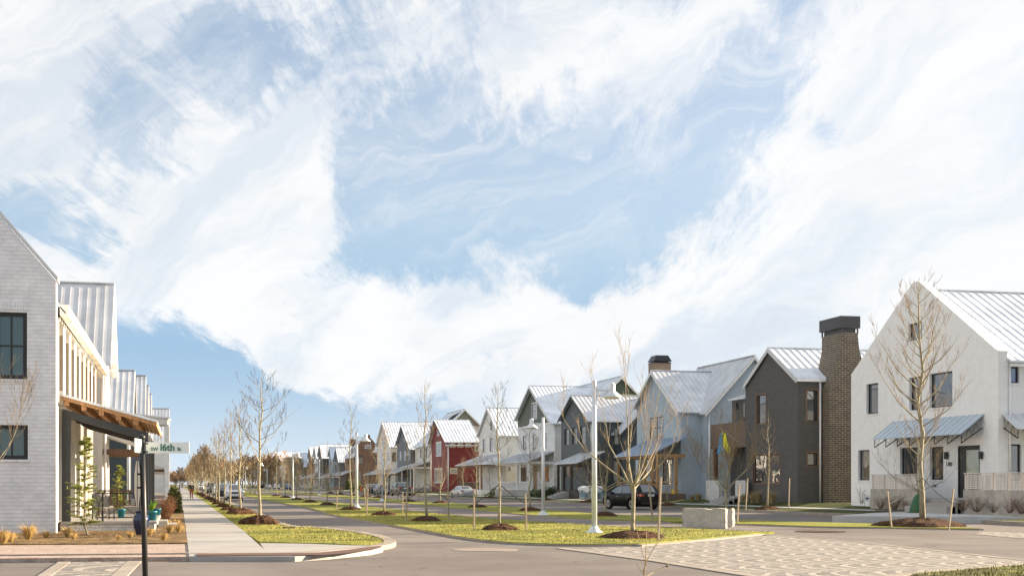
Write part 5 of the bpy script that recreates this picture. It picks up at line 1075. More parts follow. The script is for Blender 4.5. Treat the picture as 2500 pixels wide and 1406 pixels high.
for i, (x, y, k, hh, X) in enumerate(vt):
    D = FPX*X/(C_*(x-438)); Y = (D-X*S_)/C_
    lb = {0: 'slim bare tree between two stakes in front of the charcoal brick house', 1: 'bare tree with a green watering bag before the white brick corner house'}.get(i, f'{ORD[i]} bare tree from the corner in the verge before the houses')
    add_tree(k, X, Y, .17, hh, rnd.uniform(0, 6), lb); add_mulch(X, Y, .16, .8, {0: 'mulch ring before the charcoal brick house', 1: 'mulch ring round the tree with the green watering bag'}.get(i, f'mulch ring under the {ORD[i]} tree from the corner in the verge before the houses'))
    if i == 0:
        for sgn, wd in ((-1, 'west'), (1, 'east')): add_stake(X+sgn*1.25, Y-sgn*.3, .2, 1.9, f'stake {wd} of the slim tree before the charcoal brick house', (0, -sgn*.08 if sgn < 0 else .04))
    if i == 1:
        m_ = MB(); prof = [(.42, 0), (.46, .12), (.38, .5), (.26, .85), (.12, 1.0)]; m_.lathe(prof, (X, Y, .2), 14); tag(m_.build('watering_bag', plain('green_bag', (.015, .10, .035), .5), None, org=(0, 0, 0), smooth=True), 'dark green watering bag wrapped round the foot of a tree', 'watering bag')
# left verge row
lv = [54.9, 72.7, 84, 96, 108, 121, 134, 147, 160]+[160+13*i for i in range(1, 24)]
for i, Y in enumerate(lv):
    k = 'T2' if i == 0 else ('dabgaecfb'[i % 9] if i < 7 else 'ADCFA'[i % 5]); hh = 6.0 if i == 0 else rnd.uniform(5.0, 6.2)+(0 if i < 4 else .6)+(.8 if i > 12 else 0)
    X = 3.05+rnd.uniform(-.12, .12); add_tree(k, X, Y, .1, hh, R(170) if i == 0 else rnd.uniform(0, 6), 'large crooked bare tree with mulch ring nearest the pavement corner' if i == 0 else f'{ordn(i)} bare tree from the corner beside the pavement')
    if i < 14: add_mulch(X, Y, .11, (.85, .8)[i] if i < 2 else .58, 'mulch ring under the large crooked tree at the pavement corner' if i == 0 else f'mulch ring under the {ordn(i)} tree in the verge by the pavement', rnd.uniform(0, 6), 1.5 if i < 2 else 1)
# far rows in the lawns
for r_, X0 in (('lawn beside the trail', 11.2), ('lawn along the far road', 20.8)):
    for i in range(14):
        Y = 215+i*17; add_tree('ACDF'[i % 4], X0+rnd.uniform(-.6, .6), Y, .05, rnd.uniform(5, 6.6), rnd.uniform(0, 6), f'{ORD[i]} distant bare tree in the {r_}')
# wood at the end of the street: one mass of bare crowns
import numpy as np
def merge_wood(name, spots, kinds, label):
    V, Fq, base = [], [], 0
    for (x, y, h_, k) in spots:
        (tm, cm), h0 = PROTO[k]
        for me in (tm, cm):
            n = len(me.vertices); a = np.empty(n*3, np.float32); me.vertices.foreach_get('co', a); a = a.reshape(-1, 3)*h_/h0*np.array([1.7, 1.7, 1]); c, s = math.cos(x*3+y), math.sin(x*3+y)
            a = np.stack([a[:, 0]*c-a[:, 1]*s+x, a[:, 0]*s+a[:, 1]*c+y, a[:, 2]], 1); V.append(a)
            Fq += [tuple(v+base for v in p.vertices) for p in me.polygons]; base += n
    me = bpy.data.meshes.new(name); me.from_pydata(np.concatenate(V).tolist(), [], Fq); me.materials.append(plain('far_wood_twigs', (.32, .22, .13), .9, 0, .4, .3, .1)); o = bpy.data.objects.new(name, me); col.objects.link(o)
    tag(o, label, 'wood', kind='stuff')
sp = []
for i in range(110):
    Y = rnd.uniform(520, 700); x = rnd.uniform(-60, 190); sp.append((x, Y, rnd.uniform(9, 15) if x > 12 or x < -5 else rnd.uniform(6, 9), 'wv'[i % 2]))
for i in range(70): sp.append((rnd.uniform(7, 75), rnd.uniform(500, 640), rnd.uniform(9, 14), 'wv'[i % 2]))
merge_wood('bare_wood', sp, 'cf', 'mass of brown bare trees closing the far end of the street')

# ------------------------------------------------------------------ street lamps
LM = plain('lamp_white_paint', (.62, .66, .70), .35, .1)
def street_lamp(X, Y, z, label, side=1, H=5.1):
    t = thing('street_lamp', label, 'street lamp', (X, Y, z), 0, 'white street lamps in the lawns'); zz = (0, 0, 0)
    m = MB(); m.tube([(0, 0, .1), (0, 0, H)], [.095, .075], 12); m.lathe([(.075, 0), (.06, .05)], (0, 0, H), 10); m.build('pole', LM, t, zz, True)
    m = MB(); m.lathe([(.32, 0), (.32, .03), (.2, .10), (.12, .24)], zz, 8); m.build('base', LM, t, zz)
    m = MB(); m.bar((0, 0, H-.28), (side*.72, 0, H-.28), .05, .06); m.bar((0, 0, H-.55), (side*.5, 0, H-.3), .025, .025); m.build('arm', LM, t, zz)
    m = MB(); x = side*.62; m.lathe([(.33, -.36), (.34, -.34), (.20, -.20), (.12, -.14), (.12, .06), (.10, .12), (.03, .16)], (x, 0, H-.16), 20); m.build('lamp_shade', LM, t, zz, True)
    m = MB(); m.lathe([(.22, -.40), (.26, -.361)], (x, 0, H-.16), 16); m.build('lens', plain('lamp_lens', (.5, .5, .48), .2), t, zz); return t
lamps = [((1451, 1300), 1, 'nearest and largest white street lamp, in the lawn nose by the crossing'), ((1326, 1257), -1, 'white street lamp in the far lawn opposite the slate blue house'), ((871, 1239), 1, 'white street lamp in the trail-side lawn, in front of the brown brick house'), ((933, 1223), -1, 'white street lamp in the far lawn, before the tall narrow white house'), ((715, 1216), 1, 'white street lamp in front of the tan brick house'), ((780, 1208), -1, 'white street lamp beyond, before the dark green house')]
for (p, sd, lb) in lamps:
    X, Y = gp(*p, .06); street_lamp(X, Y, .05, lb, sd)
for i in range(4): street_lamp(12.5, 225+i*52, .05, f'{ORD[i]} distant white street lamp in the trail-side lawn', 1); street_lamp(19.5, 262+i*52, .05, f'{ORD[i]} distant white street lamp in the lawn along the far road', -1)

# ------------------------------------------------------------------ cars
TYRE = plain('tyre_rubber', (.02, .02, .021), .8); RIM = plain('alloy_rim', (.55, .56, .58), .25, .9, .05); CGL = glassmat('car_glass', (.02, .028, .032), .03, .0005); RED_L = plain('red_lamp', (.35, .015, .01), .25, 0, .05, 4, .8)
CLR = plain('clear_lamp', (.75, .74, .72), .15, .3, .05); PLASTIC = plain('black_plastic', (.025, .025, .026), .7)
def paint(name, c, metal=.3):
    if name in MATS: return MATS[name]
    m, N, L, B = new_mat(name); B.inputs['Base Color'].default_value = (*c, 1); setin(B, Roughness=.28, Metallic=metal); B.inputs['Coat Weight'].default_value = .08 if max(c) < .02 else .25; B.inputs['Specular IOR Level'].default_value = .18 if max(c) < .02 else .35; B.inputs['Coat Roughness'].default_value = .05; MATS[name] = m; return m
KINDS = {  # profile of the top line (y from rear to front, z), belt height, width, wheel places, tyre radius, cabin (rear glass foot, roof rear, roof front, windscreen foot)
    'suv': dict(L=4.72, W=1.92, H=1.70, wb=(-1.42, 1.42), r=.37, clear=.27, top=[(-2.36, .62), (-2.30, 1.02), (-2.18, 1.10), (-1.75, 1.60), (-1.4, 1.67), (-.2, 1.70), (.55, 1.62), (1.35, 1.12), (2.0, .98), (2.28, .82), (2.36, .55)], belt=1.04, cab=(-2.2, -1.72, .55, 1.38)),
    'boxsuv': dict(L=4.55, W=1.80, H=1.68, wb=(-1.3, 1.3), r=.35, clear=.25, top=[(-2.27, .6), (-2.22, 1.0), (-2.12, 1.12), (-1.85, 1.58), (-1.5, 1.64), (-.1, 1.67), (.5, 1.6), (1.2, 1.10), (1.95, 1.0), (2.2, .86), (2.27, .55)], belt=1.06, cab=(-2.14, -1.82, .5, 1.22)),
    'sedan': dict(L=4.85, W=1.82, H=1.47, wb=(-1.38, 1.38), r=.33, clear=.18, top=[(-2.42, .55), (-2.38, .92), (-2.25, 1.06), (-1.75, 1.08), (-.95, 1.40), (-.4, 1.46), (.25, 1.44), (1.15, 1.02), (1.9, .88), (2.3, .72), (2.42, .45)], belt=.97, cab=(-1.72, -.95, .25, 1.15)),
    'pickup': dict(L=5.7, W=2.0, H=1.92, wb=(-1.75, 1.85), r=.41, clear=.38, top=[(-2.85, .7), (-2.83, 1.24), (-2.7, 1.25), (-.72, 1.26), (-.62, 1.3), (-.42, 1.84), (0, 1.91), (.9, 1.88), (1.45, 1.32), (2.3, 1.24), (2.75, 1.1), (2.85, .7)], belt=1.24, cab=(-.66, -.42, .9, 1.48)),
}
def interp(tab, y):
    if y <= tab[0][0]: return tab[0][1]
    for (a, za), (b, zb) in zip(tab, tab[1:]):
        if y <= b: return za+(zb-za)*(y-a)/(b-a)
    return tab[-1][1]
def car(kind, X, Y, z, heading, body, label, group='cars parked along the street', name='parked_car', roof=None, rack=False):
    K = KINDS[kind]; t = thing(name, label, {'pickup': 'pickup', 'sedan': 'car'}.get(kind, 'car'), (X, Y, z), heading, group); Z0 = (0, 0, 0)
    W2 = K['W']/2; L2 = K['L']/2; ys = sorted(set([-L2+K['L']*i/62 for i in range(63)]+[c for c in K['cab']])); sect = []
    y4, y3, y2, y1 = K['cab']
    for y in ys:
        e = abs(y)/L2; wf = 1-.16*max(0, (e-.72)/.28)**2.2; w = W2*wf; top = interp(K['top'], y); belt = min(K['belt'], top-.05)
        lo = K['clear']+.10*max(0, (e-.88)/.12); sill = lo
        for wy in K['wb']:
            q = (K['r']+.07)**2-(y-wy)**2
            if q > 0: sill = max(sill, K['r']+math.sqrt(q))
        sill = min(sill, belt-.12); cabin = y4 < y < y1 and top > belt+.1
        if cabin: wr = w*(.95-.20*min(1, (top-belt)/.62)); pts = [(0, lo), (w*.74, lo), (w*.93, sill), (w, max(sill+.03, lo+.3*(belt-lo))), (w, max(sill+.06, belt-.12)), (w*.96, belt), (wr, top-.05), (wr*.82, top), (0, top+.015)]
        else: pts = [(0, lo), (w*.74, lo), (w*.93, sill), (w, max(sill+.03, lo+.3*(belt-lo))), (w, max(sill+.06, belt-.12)), (w*.95, belt), (w*.86, belt+(top-belt)*.6), (w*.7, top), (0, top+.012)]
        sect.append((y, pts))
    B, G = MB(), {'windscreen': MB(), 'rear_window': MB()}; SW_ = []
    n = 9; 
    for sg in (-1, 1):
        vs = [(sg*p[0], y, p[1]) for y, pts in sect for p in pts]; fs = []
        for i in range(len(sect)-1):
            for k in range(n-1): f = (i*n+k, i*n+k+1, (i+1)*n+k+1, (i+1)*n+k); fs.append(f if sg > 0 else f[::-1])
        B.add(vs, fs)
        for i in (0, len(sect)-1): f = tuple(i*n+k for k in range(n)); B.add([(sg*p[0], sect[i][0], p[1]) for p in sect[i][1]], [tuple(range(n)) if (i == 0) == (sg > 0) else tuple(range(n))[::-1]])
    b = B.build('body', body, t, Z0, True)
    bm = bmesh.new(); bm.from_mesh(b.data); bmesh.ops.remove_doubles(bm, verts=bm.verts, dist=.0008); bmesh.ops.recalc_face_normals(bm, faces=bm.faces); bm.to_mesh(b.data); bm.free()
    try: b.data.set_sharp_from_angle(angle=R(32))
    except Exception: pass
    def pt(y, f, sg, off=.012):     # a point on the cabin side between the belt (0) and the roof edge (1)
        top = interp(K['top'], y); e = abs(y)/L2; w = W2*(1-.16*max(0, (e-.72)/.28)**2.2); belt = min(K['belt'], top-.05); wr = w*(.95-.20*min(1, (top-belt)/.62)); return (sg*(w*.96+(wr-w*.96)*f+off), y, belt+(top-.05-belt)*f)
    for sg in (-1, 1):
        yb = y4+(.32 if kind == 'sedan' else .22) if kind != 'pickup' else y4+.22; yf = y1-.22; segs = []
        mids = [yb, yb+(yf-yb)*(.24 if kind != 'sedan' else .12), yb+(yf-yb)*.58, yf] if kind != 'pickup' else [yb, yb+(yf-yb)*.45, yf]
        for a, c in zip(mids, mids[1:]):
            a += .03; c -= .03; m = 5; pts0 = [a+(c-a)*i/m for i in range(m+1)]; vs = [pt(y, .08, sg) for y in pts0]+[pt(y, .9, sg) for y in pts0]
            sm = MB(); SW_.append(sm); sm.add(vs, [((i, i+1, m+2+i, m+1+i) if sg > 0 else (i, m+1+i, m+2+i, i+1)) for i in range(m)])
    def crossglass(key, ya_, yb_, fa, fb):
        m = 6; vs = []
        for f in (fa, .5, fb):
            y = ya_+(yb_-ya_)*f; top = interp(K['top'], y); w = W2*(.72 if key == 'windscreen' else .68)*(1-.10*abs(f-.3)); dy = .02*(1 if key == 'windscreen' else -1)
            for i in range(m+1): u = -1+2*i/m; vs.append((u*w, y+dy-(.03*u*u)*(1 if dy > 0 else -1), top+.026-.035*u*u))
        G[key].add(vs, [(r_*(m+1)+i, r_*(m+1)+i+1, (r_+1)*(m+1)+i+1, (r_+1)*(m+1)+i) for r_ in range(2) for i in range(m)])
    crossglass('windscreen', y2, y1, .06, .93); crossglass('rear_window', y4, y3, .12, .95)
    for k_, m in list(G.items())+[('side_window', q_) for q_ in SW_]: m.build(k_, CGL, t, Z0, True)
    for wy in K['wb']:
        for sg in (-1, 1):
            r = K['r']; xo = sg*(W2-.02); m = MB(); P_ = [(r*.62, 0), (r*.95, 0), (r, .04), (r, .18), (r*.95, .22), (r*.3, .22)]; nn = 24
            vs = [(xo-sg*d, wy+q*math.cos(2*math.pi*k/nn), r+q*math.sin(2*math.pi*k/nn)) for q, d in P_ for k in range(nn)]
            m.add(vs, [(i*nn+k, i*nn+(k+1) % nn, (i+1)*nn+(k+1) % nn, (i+1)*nn+k) for i in range(5) for k in range(nn)]+[tuple(5*nn+k for k in range(nn))]); wh = m.build('wheel', TYRE, t, Z0, True)
            m = MB(); q = r*.66
            for k in range(10):
                a0 = 2*math.pi*k/10; a1 = a0+.34; m.add([(xo+sg*.004, wy+.05*math.cos(a0), r+.05*math.sin(a0)), (xo+sg*.004, wy+q*math.cos(a0), r+q*math.sin(a0)), (xo+sg*.004, wy+q*math.cos(a1), r+q*math.sin(a1)), (xo+sg*.004, wy+.05*math.cos(a1), r+.05*math.sin(a1))], [(0, 1, 2, 3)])
            vs = [(xo-sg*d, wy+qq*math.cos(2*math.pi*k/nn), r+qq*math.sin(2*math.pi*k/nn)) for qq, d in ((q, -.006), (q*.88, -.006), (q*.86, .03)) for k in range(nn)]; m.add(vs, [(i*nn+k, i*nn+(k+1) % nn, (i+1)*nn+(k+1) % nn, (i+1)*nn+k) for i in range(2) for k in range(nn)]); m.build('rim', RIM, wh, Z0)
    zl = K['belt']-.16
    def face_x(y): e = abs(y)/L2; return W2*(1-.16*max(0, (e-.72)/.28)**2.2)
    for sg in (-1, 1):
        m = MB(); y = -L2; xw = face_x(y)
        m.add([(sg*(face_x(y+.02)*.66), y-.012, zl), (sg*xw*.985, y-.006, zl), (sg*xw*.965, y-.006, zl+.15), (sg*face_x(y)*.7, y-.012, zl+.13), (sg*(face_x(y+.3)+.012), y+.3, zl+.02), (sg*(face_x(y+.3)+.01), y+.3, zl+.14)], [(0, 1, 2, 3) if sg > 0 else (3, 2, 1, 0), (1, 4, 5, 2) if sg > 0 else (2, 5, 4, 1)]); m.build('taillight', RED_L, t, Z0)
        m = MB(); y = L2
        m.add([(sg*face_x(y)*.62, y+.014, zl-.12), (sg*face_x(y)*.97, y+.008, zl-.12), (sg*face_x(y)*.97, y-.004, zl+.03), (sg*face_x(y)*.66, y+.006, zl+.02), (sg*(face_x(y-.3)+.012), y-.32, zl-.02), (sg*(face_x(y-.3)+.01), y-.32, zl+.08)], [(3, 2, 1, 0) if sg > 0 else (0, 1, 2, 3), (2, 5, 4, 1) if sg > 0 else (1, 4, 5, 2)]); m.build('headlight', CLR, t, Z0)
        m = MB(); m.box(sg*(W2+.02)-.09, sg*(W2+.02)+.09, y1-.52, y1-.42, K['belt']+.0, K['belt']+.13); m.build('mirror', body, t, Z0)
        m = MB()
        for yy in (mids[1]+.1, mids[-1]-1.05): m.box(min(sg*(W2+.004), sg*(W2+.03)), max(sg*(W2+.004), sg*(W2+.03)), yy, yy+.16, K['belt']-.18, K['belt']-.15)
        m.build('door_handle', body if kind != 'suv' else RIM, t, Z0)
    m = MB(); m.box(-.45, .45, L2-.02, L2+.016, zl-.16, zl+.0); m.build('grille', PLASTIC, t, Z0)
    m = MB(); m.box(-.26, .26, -L2-.016, -L2-.003, zl-.06 if kind != 'suv' else zl, zl+.07 if kind != 'suv' else zl+.14); m.build('licence_plate', plain('plate_white', (.6, .66, .68), .5), t, Z0)
    m = MB(); zlo = K['clear']+.08; m.box(-W2*.8, W2*.8, -L2-.03, -L2+.1, zlo, zlo+.16); m.build('rear_bumper', RIM if kind == 'pickup' else (PLASTIC if kind != 'sedan' else body), t, Z0)
    m = MB(); m.box(-W2*.8, W2*.8, L2-.1, L2+.03, zlo, zlo+.14); m.build('front_bumper', PLASTIC if kind != 'sedan' else body, t, Z0)
    if rack:
        m = MB()
        for sg in (-1, 1): m.box(sg*W2*.66-.02, sg*W2*.66+.02, y3, y2-.1, K['H']+.02, K['H']+.06)
        m.build('roof_rail', PLASTIC, t, Z0)
    if kind == 'pickup':
        m = MB(); m.box(-.82, .82, -2.74, -.78, 1.262, 1.275); m.build('truck_bed', PLASTIC, t, Z0)
    m = MB(); m.box(-W2*.7, W2*.7, -L2*.86, L2*.86, K['clear']-.08, K['clear']+.3); m.build('underbody', PLASTIC, t, Z0)
    return t
BLK = paint('black_car_paint', (.004, .004, .005), 0); SIL = paint('silver_car_paint', (.45, .47, .49), .7); WHT = paint('white_car_paint', (.72, .72, .72), 0); NAVY = paint('dark_teal_paint', (.03, .05, .06)); BLUC = paint('grey_blue_paint', (.12, .17, .24)); GRYG = paint('grey_green_paint', (.09, .11, .10))
X, Y = gp(1548, 1243); car('suv', X+.2, Y+1.2, 0, R(15), BLK, 'black suv seen from behind before the pale blue house')
X, Y = gp(1127, 1216); car('sedan', X+.3, Y+1.0, 0, R(4), SIL, 'silver sedan seen from behind in front of the red house')
for (xl, xr, kd, mt, lb) in ((944, 1008, 'pickup', GRYG, 'dark pickup truck with chrome bumper before the slate grey house'), (914, 945, 'boxsuv', BLUC, 'grey blue car tucked in between the pickup and the dark suv'), (886, 925, 'suv', NAVY, 'dark teal suv foremost in the row of three at the far kerb')):
    Xc = 29.6; D = FPX*Xc/(C_*((xl*.45+xr*.55)-438)); car(kd, Xc, (D-Xc*S_)/C_, 0, R(3), mt, lb)
for i, (x, y, kd, mt, lb) in enumerate(((572, 1231, 'boxsuv', WHT, 'white suv facing the crossing, first in the row at the near kerb'), (547, 1224, 'suv', NAVY, 'dark suv second in the row at the near kerb'), (536, 1218, 'boxsuv', WHT, 'white suv third in the row at the near kerb, its front half hidden'), (520, 1215, 'pickup', GRYG, 'dark pickup fourth in the row at the near kerb'), (489, 1202, 'suv', WHT, 'white suv further down the near kerb, alone'), (478, 1197, 'sedan', SIL, 'silver car far down the near kerb'))):
    X = 5.35-(.2 if i else 0); D = FPX*X/(C_*(x-438)); Y = (D-X*S_)/C_+2; car(kd, X, Y, 0, R(180), mt, lb, rack=(i == 0))
for (x, kd, mt, X, lb) in ((675, 'suv', WHT, 29.5, 'white car far down before the tan brick house'), (702, 'suv', BLUC, 29.5, 'grey blue suv far down by the tan brick house'), (655, 'sedan', SIL, 29.5, 'silver car farthest down the far kerb'), (636, 'boxsuv', BLK, 29.5, 'black car farthest along, by the wood at the end')):
    D = FPX*X/(C_*(x-438)); car(kd, X, (D-X*S_)/C_, 0, R(0), mt, lb)

# ------------------------------------------------------------------ things standing about
def pD(x, y, D):
    r = (x-1250)/FPX*D; return Vector((r*C_+D*S_, -r*S_+D*C_, CH-(y-HOR)*D/FPX))
# street name sign at the near left
sp_ = pD(356, 1180, 20); t = thing('street_sign', 'black post with white street name blade reading SW 16th St', 'street sign', (sp_.x, sp_.y, 0)); tl = .012
m_ = MB(); m_.tube([(0, 0, 0), (-.055, 0, 2.40)], .042, 12); m_.lathe([(.05, 0), (.05, .04), (.01, .07)], (-.055, 0, 2.38), 12); m_.build('post', BLACKM, t, (0, 0, 0), True)
cr = Vector((C_, -S_, 0)); bw = .64
m_ = MB(); a = Vector((-.055, -.01, 2.25))+cr*.06; m_.bar(a, a+cr*bw, .014, .162, (0, 0, 1)); bl = m_.build('name_blade', plain('sign_white', (.78, .80, .80), .5, 0, .03), t, (0, 0, 0))
m_ = MB()
for zz in (2.19, 2.31): m_.bar(Vector((-.055, -.01, zz)), a+cr*.03+Vector((0, 0, zz-2.25)), .03, .02)
m_.build('bracket', BLACKM, t, (0, 0, 0))
SG = plain('sign_green', (.015, .16, .10), .5, 0, .03)
for tx, sz, u, dz in (('SW', .072, .125, -.022), ('1', .140, .226, .0), ('6th', .140, .335, .0), ('St', .072, .49, -.022)):
    p = a+cr*u+Vector((-S_, -C_, 0))*.012; text_mesh(tx, sz, 'lettering', SG, bl, Vector((sp_.x, sp_.y, 0))+p+Vector((0, 0, dz)), (R(90), 0, -TH), .002, True)
m_ = MB(); b0 = Vector((-.06, -.02, 2.27)); dv = Vector((-.13, -.99, 0)).normalized(); m_.bar(b0+dv*.03, b0+dv*.62, .012, .20); m_.build('cross_blade', plain('sign_pale_green', (.55, .62, .52), .5), t, (0, 0, 0))
m_ = MB(); R8 = .36; cc_ = Vector((-.12, -.01, 1.72)); ax = Vector((.10, .995, 0)).normalized(); pts = [cc_+(ax*math.cos(math.pi/8+math.pi/4*k)+Vector((0, 0, 1))*math.sin(math.pi/8+math.pi/4*k))*R8 for k in range(8)]; m_.prism(pts, Vector((-.012, .001, 0))); m_.build('edge_on_octagon_plate', STEEL, t, (0, 0, 0))
m_ = MB(); m_.bar((-.04, -.0, 1.66), (-.13, 0, 1.66), .03, .03); m_.bar((-.04, -.0, 1.86), (-.13, 0, 1.86), .03, .03); m_.build('bracket', BLACKM, t, (0, 0, 0))
# sapling at the bottom edge
t = thing('bare_sapling', 'thin leafless tan sapling in the foreground at the lower edge of the view', 'sapling', tuple(pD(1572, 1180, 13.2))[:2]+(0,)); o3 = Vector(t.location)
m_ = MB(); Dp = 13.2
def tw(pts, r): m_.tube([pD(x, y, Dp+dz_)-o3 for x, y, dz_ in pts], r, 5, False)
tw([(1568, 1588, 0), (1570, 1500, 0), (1571, 1420, 0), (1577, 1360, 0), (1578, 1297, .1)], [.011, .010, .008, .006, .003])
sap = m_.build('stem', TWIG, t, (0, 0, 0)); m_ = MB()
for pts in ([(1570, 1395, 0), (1580, 1366, -.1), (1600, 1330, -.2), (1622, 1298, -.3)], [(1576, 1372, 0), (1566, 1340, .1), (1549, 1270, .2)], [(1571, 1410, 0), (1596, 1396, .2), (1628, 1380, .3)], [(1571, 1400, 0), (1562, 1388, .1), (1553, 1374, .1)], [(1603, 1330, -.2), (1612, 1322, -.1), (1626, 1290, -.1)]): tw(pts, [.005, .004, .003, .002][:len(pts)])
m_.lathe([(.001, -.02), (.02, 0), (.001, .02)], pD(1629, 1380, Dp+.3)-o3, 6); m_.build('twigs', TWIG, t, (0, 0, 0))
# concrete blocks closing the trail
def block(name, cx, cy, L_, W_, H_, rz, seed, label):
    rn = random.Random(seed); me = bpy.data.meshes.new(name); bm = bmesh.new(); bmesh.ops.create_cube(bm, size=1)
    bmesh.ops.scale(bm, vec=(L_, W_, H_), verts=bm.verts); bmesh.ops.bevel(bm, geom=bm.edges[:], offset=.03, segments=2, affect='EDGES'); bmesh.ops.subdivide_edges(bm, edges=bm.edges[:], cuts=5, use_grid_fill=True)
    for v in bm.verts:
        e = sum(abs(abs(c)-h/2) < .04 for c, h in zip(v.co, (L_, W_, H_))); nz = mnoise.noise(v.co*5+Vector((seed, 0, 0)))*.012+mnoise.noise(v.co*17+Vector((seed, 3, 0)))*.008
        v.co += v.co.normalized()*(nz*(2.6 if e >= 2 else 1))
        if v.co.z > H_/2-.05 and abs(v.co.x-.25) < .12 and e >= 1: v.co.z -= .05
        v.co.z += H_/2
    bm.to_mesh(me); bm.free(); me.materials.append(GREYC); o = bpy.data.objects.new(name, me); col.objects.link(o); o.location = (cx, cy, -.01); o.rotation_euler = (0, 0, rz); return tag(o, label, 'concrete block', 'concrete blocks closing the trail')
bx, by = gp(1728, 1290); block('concrete_block', bx-.0, by+.3, 1.66, .55, .78, R(-30), 3, 'large weathered concrete block, front one of the pair closing the trail')
bx, by = gp(1772, 1286); block('concrete_block', bx+.12, by+.62, .9, .5, .75, R(-34), 9, 'second concrete block half hidden behind the larger one at the trail end')

# plants
def blades(m, n, h, spread, rn, w=.012, droop=.4, base=.06):
    for k in range(n):
        a = rn.uniform(0, 6.28); d = Vector((math.cos(a), math.sin(a), 0)); b = d*rn.uniform(0, base); l = h*rn.uniform(.6, 1.1); s_ = spread*rn.uniform(.3, 1); sd = Vector((-d.y, d.x, 0))*w/2
        p1 = b+d*s_*.35+Vector((0, 0, l*.6)); p2 = b+d*s_+Vector((0, 0, l*(1-droop*rn.random())))
        m.add([b-sd, b+sd, p1+sd*.8, p1-sd*.8, p2], [(0, 1, 2, 3), (3, 2, 4)])
STRAW = leafmat('straw_grass', (.52, .36, .14), .3); STRAW2 = leafmat('dull_straw_grass', (.33, .27, .14), .3)
TUF = []
for i in range(3):
    m_ = MB(); blades(m_, 300, .46, .46, random.Random(i), .007, .95, .05); TUF.append(m_.mesh('grass_tuft', STRAW))
m_ = MB(); blades(m_, 380, .8, .5, random.Random(9), .016, .7, .14); TUFL = m_.mesh('grass_tuft', STRAW2)
def tuft(X, Y, z, s, label, group, me=None):
    o = bpy.data.objects.new('grass_tuft', me or TUF[int(X*13+Y*7) % 3]); col.objects.link(o); o.location = (X, Y, z); o.scale = (s, s, s); o.rotation_euler = (0, 0, X*5+Y); return tag(o, label, 'ornamental grass', group)
g1 = 'golden grass tufts in the corner bed'
spots = [(8, 1326, 1.2, 'golden tuft at the frame edge below the brick wall'), (26, 1322, .9, 'short golden tuft second from the frame edge below the brick wall'), (70, 1316, 1.35, 'broad golden tuft under the black window of the corner house'), (113, 1312, .7, 'small golden tuft just before the corner of the brick wall'), (165, 1311, 1.0, 'golden tuft at the foot of the cedar sapling'), (180, 1316, .6, 'tiny golden tuft in front of the cedar sapling'), (318, 1312, .6, 'small golden tuft left of the dark blue urn'), (366, 1307, .8, 'golden tuft between the dark blue urn and the steps'), (400, 1318, .7, 'low golden tuft in front of the porch steps'), (414, 1300, .9, 'golden tuft on the near side of the porch steps'), (436, 1299, .9, 'golden tuft at the pavement edge by the porch steps'), (432, 1281, .7, 'golden tuft behind the porch steps at the pavement'), (412, 1282, .7, 'golden tuft behind the porch steps near the red twig shrub'), (290, 1317, .5, 'tiny golden tuft in the middle of the mulch before the porch')]
for x, y, s_, lb in spots: X, Y = gp(x, y, .13); tuft(X, Y, .12, s_, lb, g1)
g2 = 'tan grass clumps before the dark houses'
for i, (x, y, s_, lb) in enumerate(((1818, 1238, 1.0, 'leftmost tan grass clump before the charcoal house'), (1838, 1238, 1.1, 'tan grass clump second along before the charcoal house'), (1850, 1236, 1.2, 'tan grass clump just before the slim tree at the charcoal house'), (1884, 1238, 1.2, 'tan grass clump just past the slim tree at the charcoal house'), (1780, 1233, .8, 'small tan clump beside the entry steps'), (1705, 1230, .95, 'tan grass clump by the timber porch of the pale blue house'), (1690, 1228, .7, 'small tan clump at the porch corner of the pale blue house'))):
    X = 36.9; D = FPX*X/(C_*(x-438)); tuft(X, (D-X*S_)/C_, .44, s_, lb, g2, TUFL)
# bare and leafy shrubs
def twig_shrub(seed, h, w, n, r=.006, mat=None, name='dry_shrub'):
    rn = random.Random(seed); m = MB()
    for k in range(n):
        a = rn.uniform(0, 6.28); d = Vector((math.cos(a), math.sin(a), 0)); q = d*w*rn.uniform(.2, 1)+Vector((0, 0, h*rn.uniform(.5, 1))); b = d*.05; mid = b.lerp(q, .5)+Vector((rn.uniform(-1, 1), rn.uniform(-1, 1), 0))*.08*h; m.tube([b, mid, q], [r, r*.7, r*.4], 3, False)
        for j in range(3):
            p = mid.lerp(q, rn.random()); m.tube([p, p+Vector((rn.uniform(-1, 1), rn.uniform(-1, 1), rn.uniform(.2, 1)))*h*.22], [r*.5, r*.3], 3, False)
    return m.mesh(name, mat or TWIGD)
def leaf_mass(seed, h, w, n, sz, mat, name, shape='ball', core=True):
    rn = random.Random(seed); m = MB()
    for k in range(n):
        while True:
            p = Vector((rn.uniform(-1, 1), rn.uniform(-1, 1), rn.uniform(0, 1)))
            rad = math.hypot(p.x, p.y); lim = math.sqrt(max(0, 1-p.z**2)) if shape == 'ball' else (1-p.z)*.8+.25*math.sin(p.z*3.1)
            if rad < lim*(1+.15*math.sin(p.z*9+math.atan2(p.y, p.x)*3+seed)) and (rad > lim*.35 or rn.random() < .3): break
        c = Vector((p.x*w, p.y*w, p.z*h)); d = Vector((rn.uniform(-1, 1), rn.uniform(-1, 1), rn.uniform(-.4, 1))).normalized(); e = d.orthogonal().normalized()*sz*.35; m.add([c, c+d*sz*.5+e, c+d*sz, c+d*sz*.5-e], [(0, 1, 2, 3)])
    return m.mesh(name, mat)
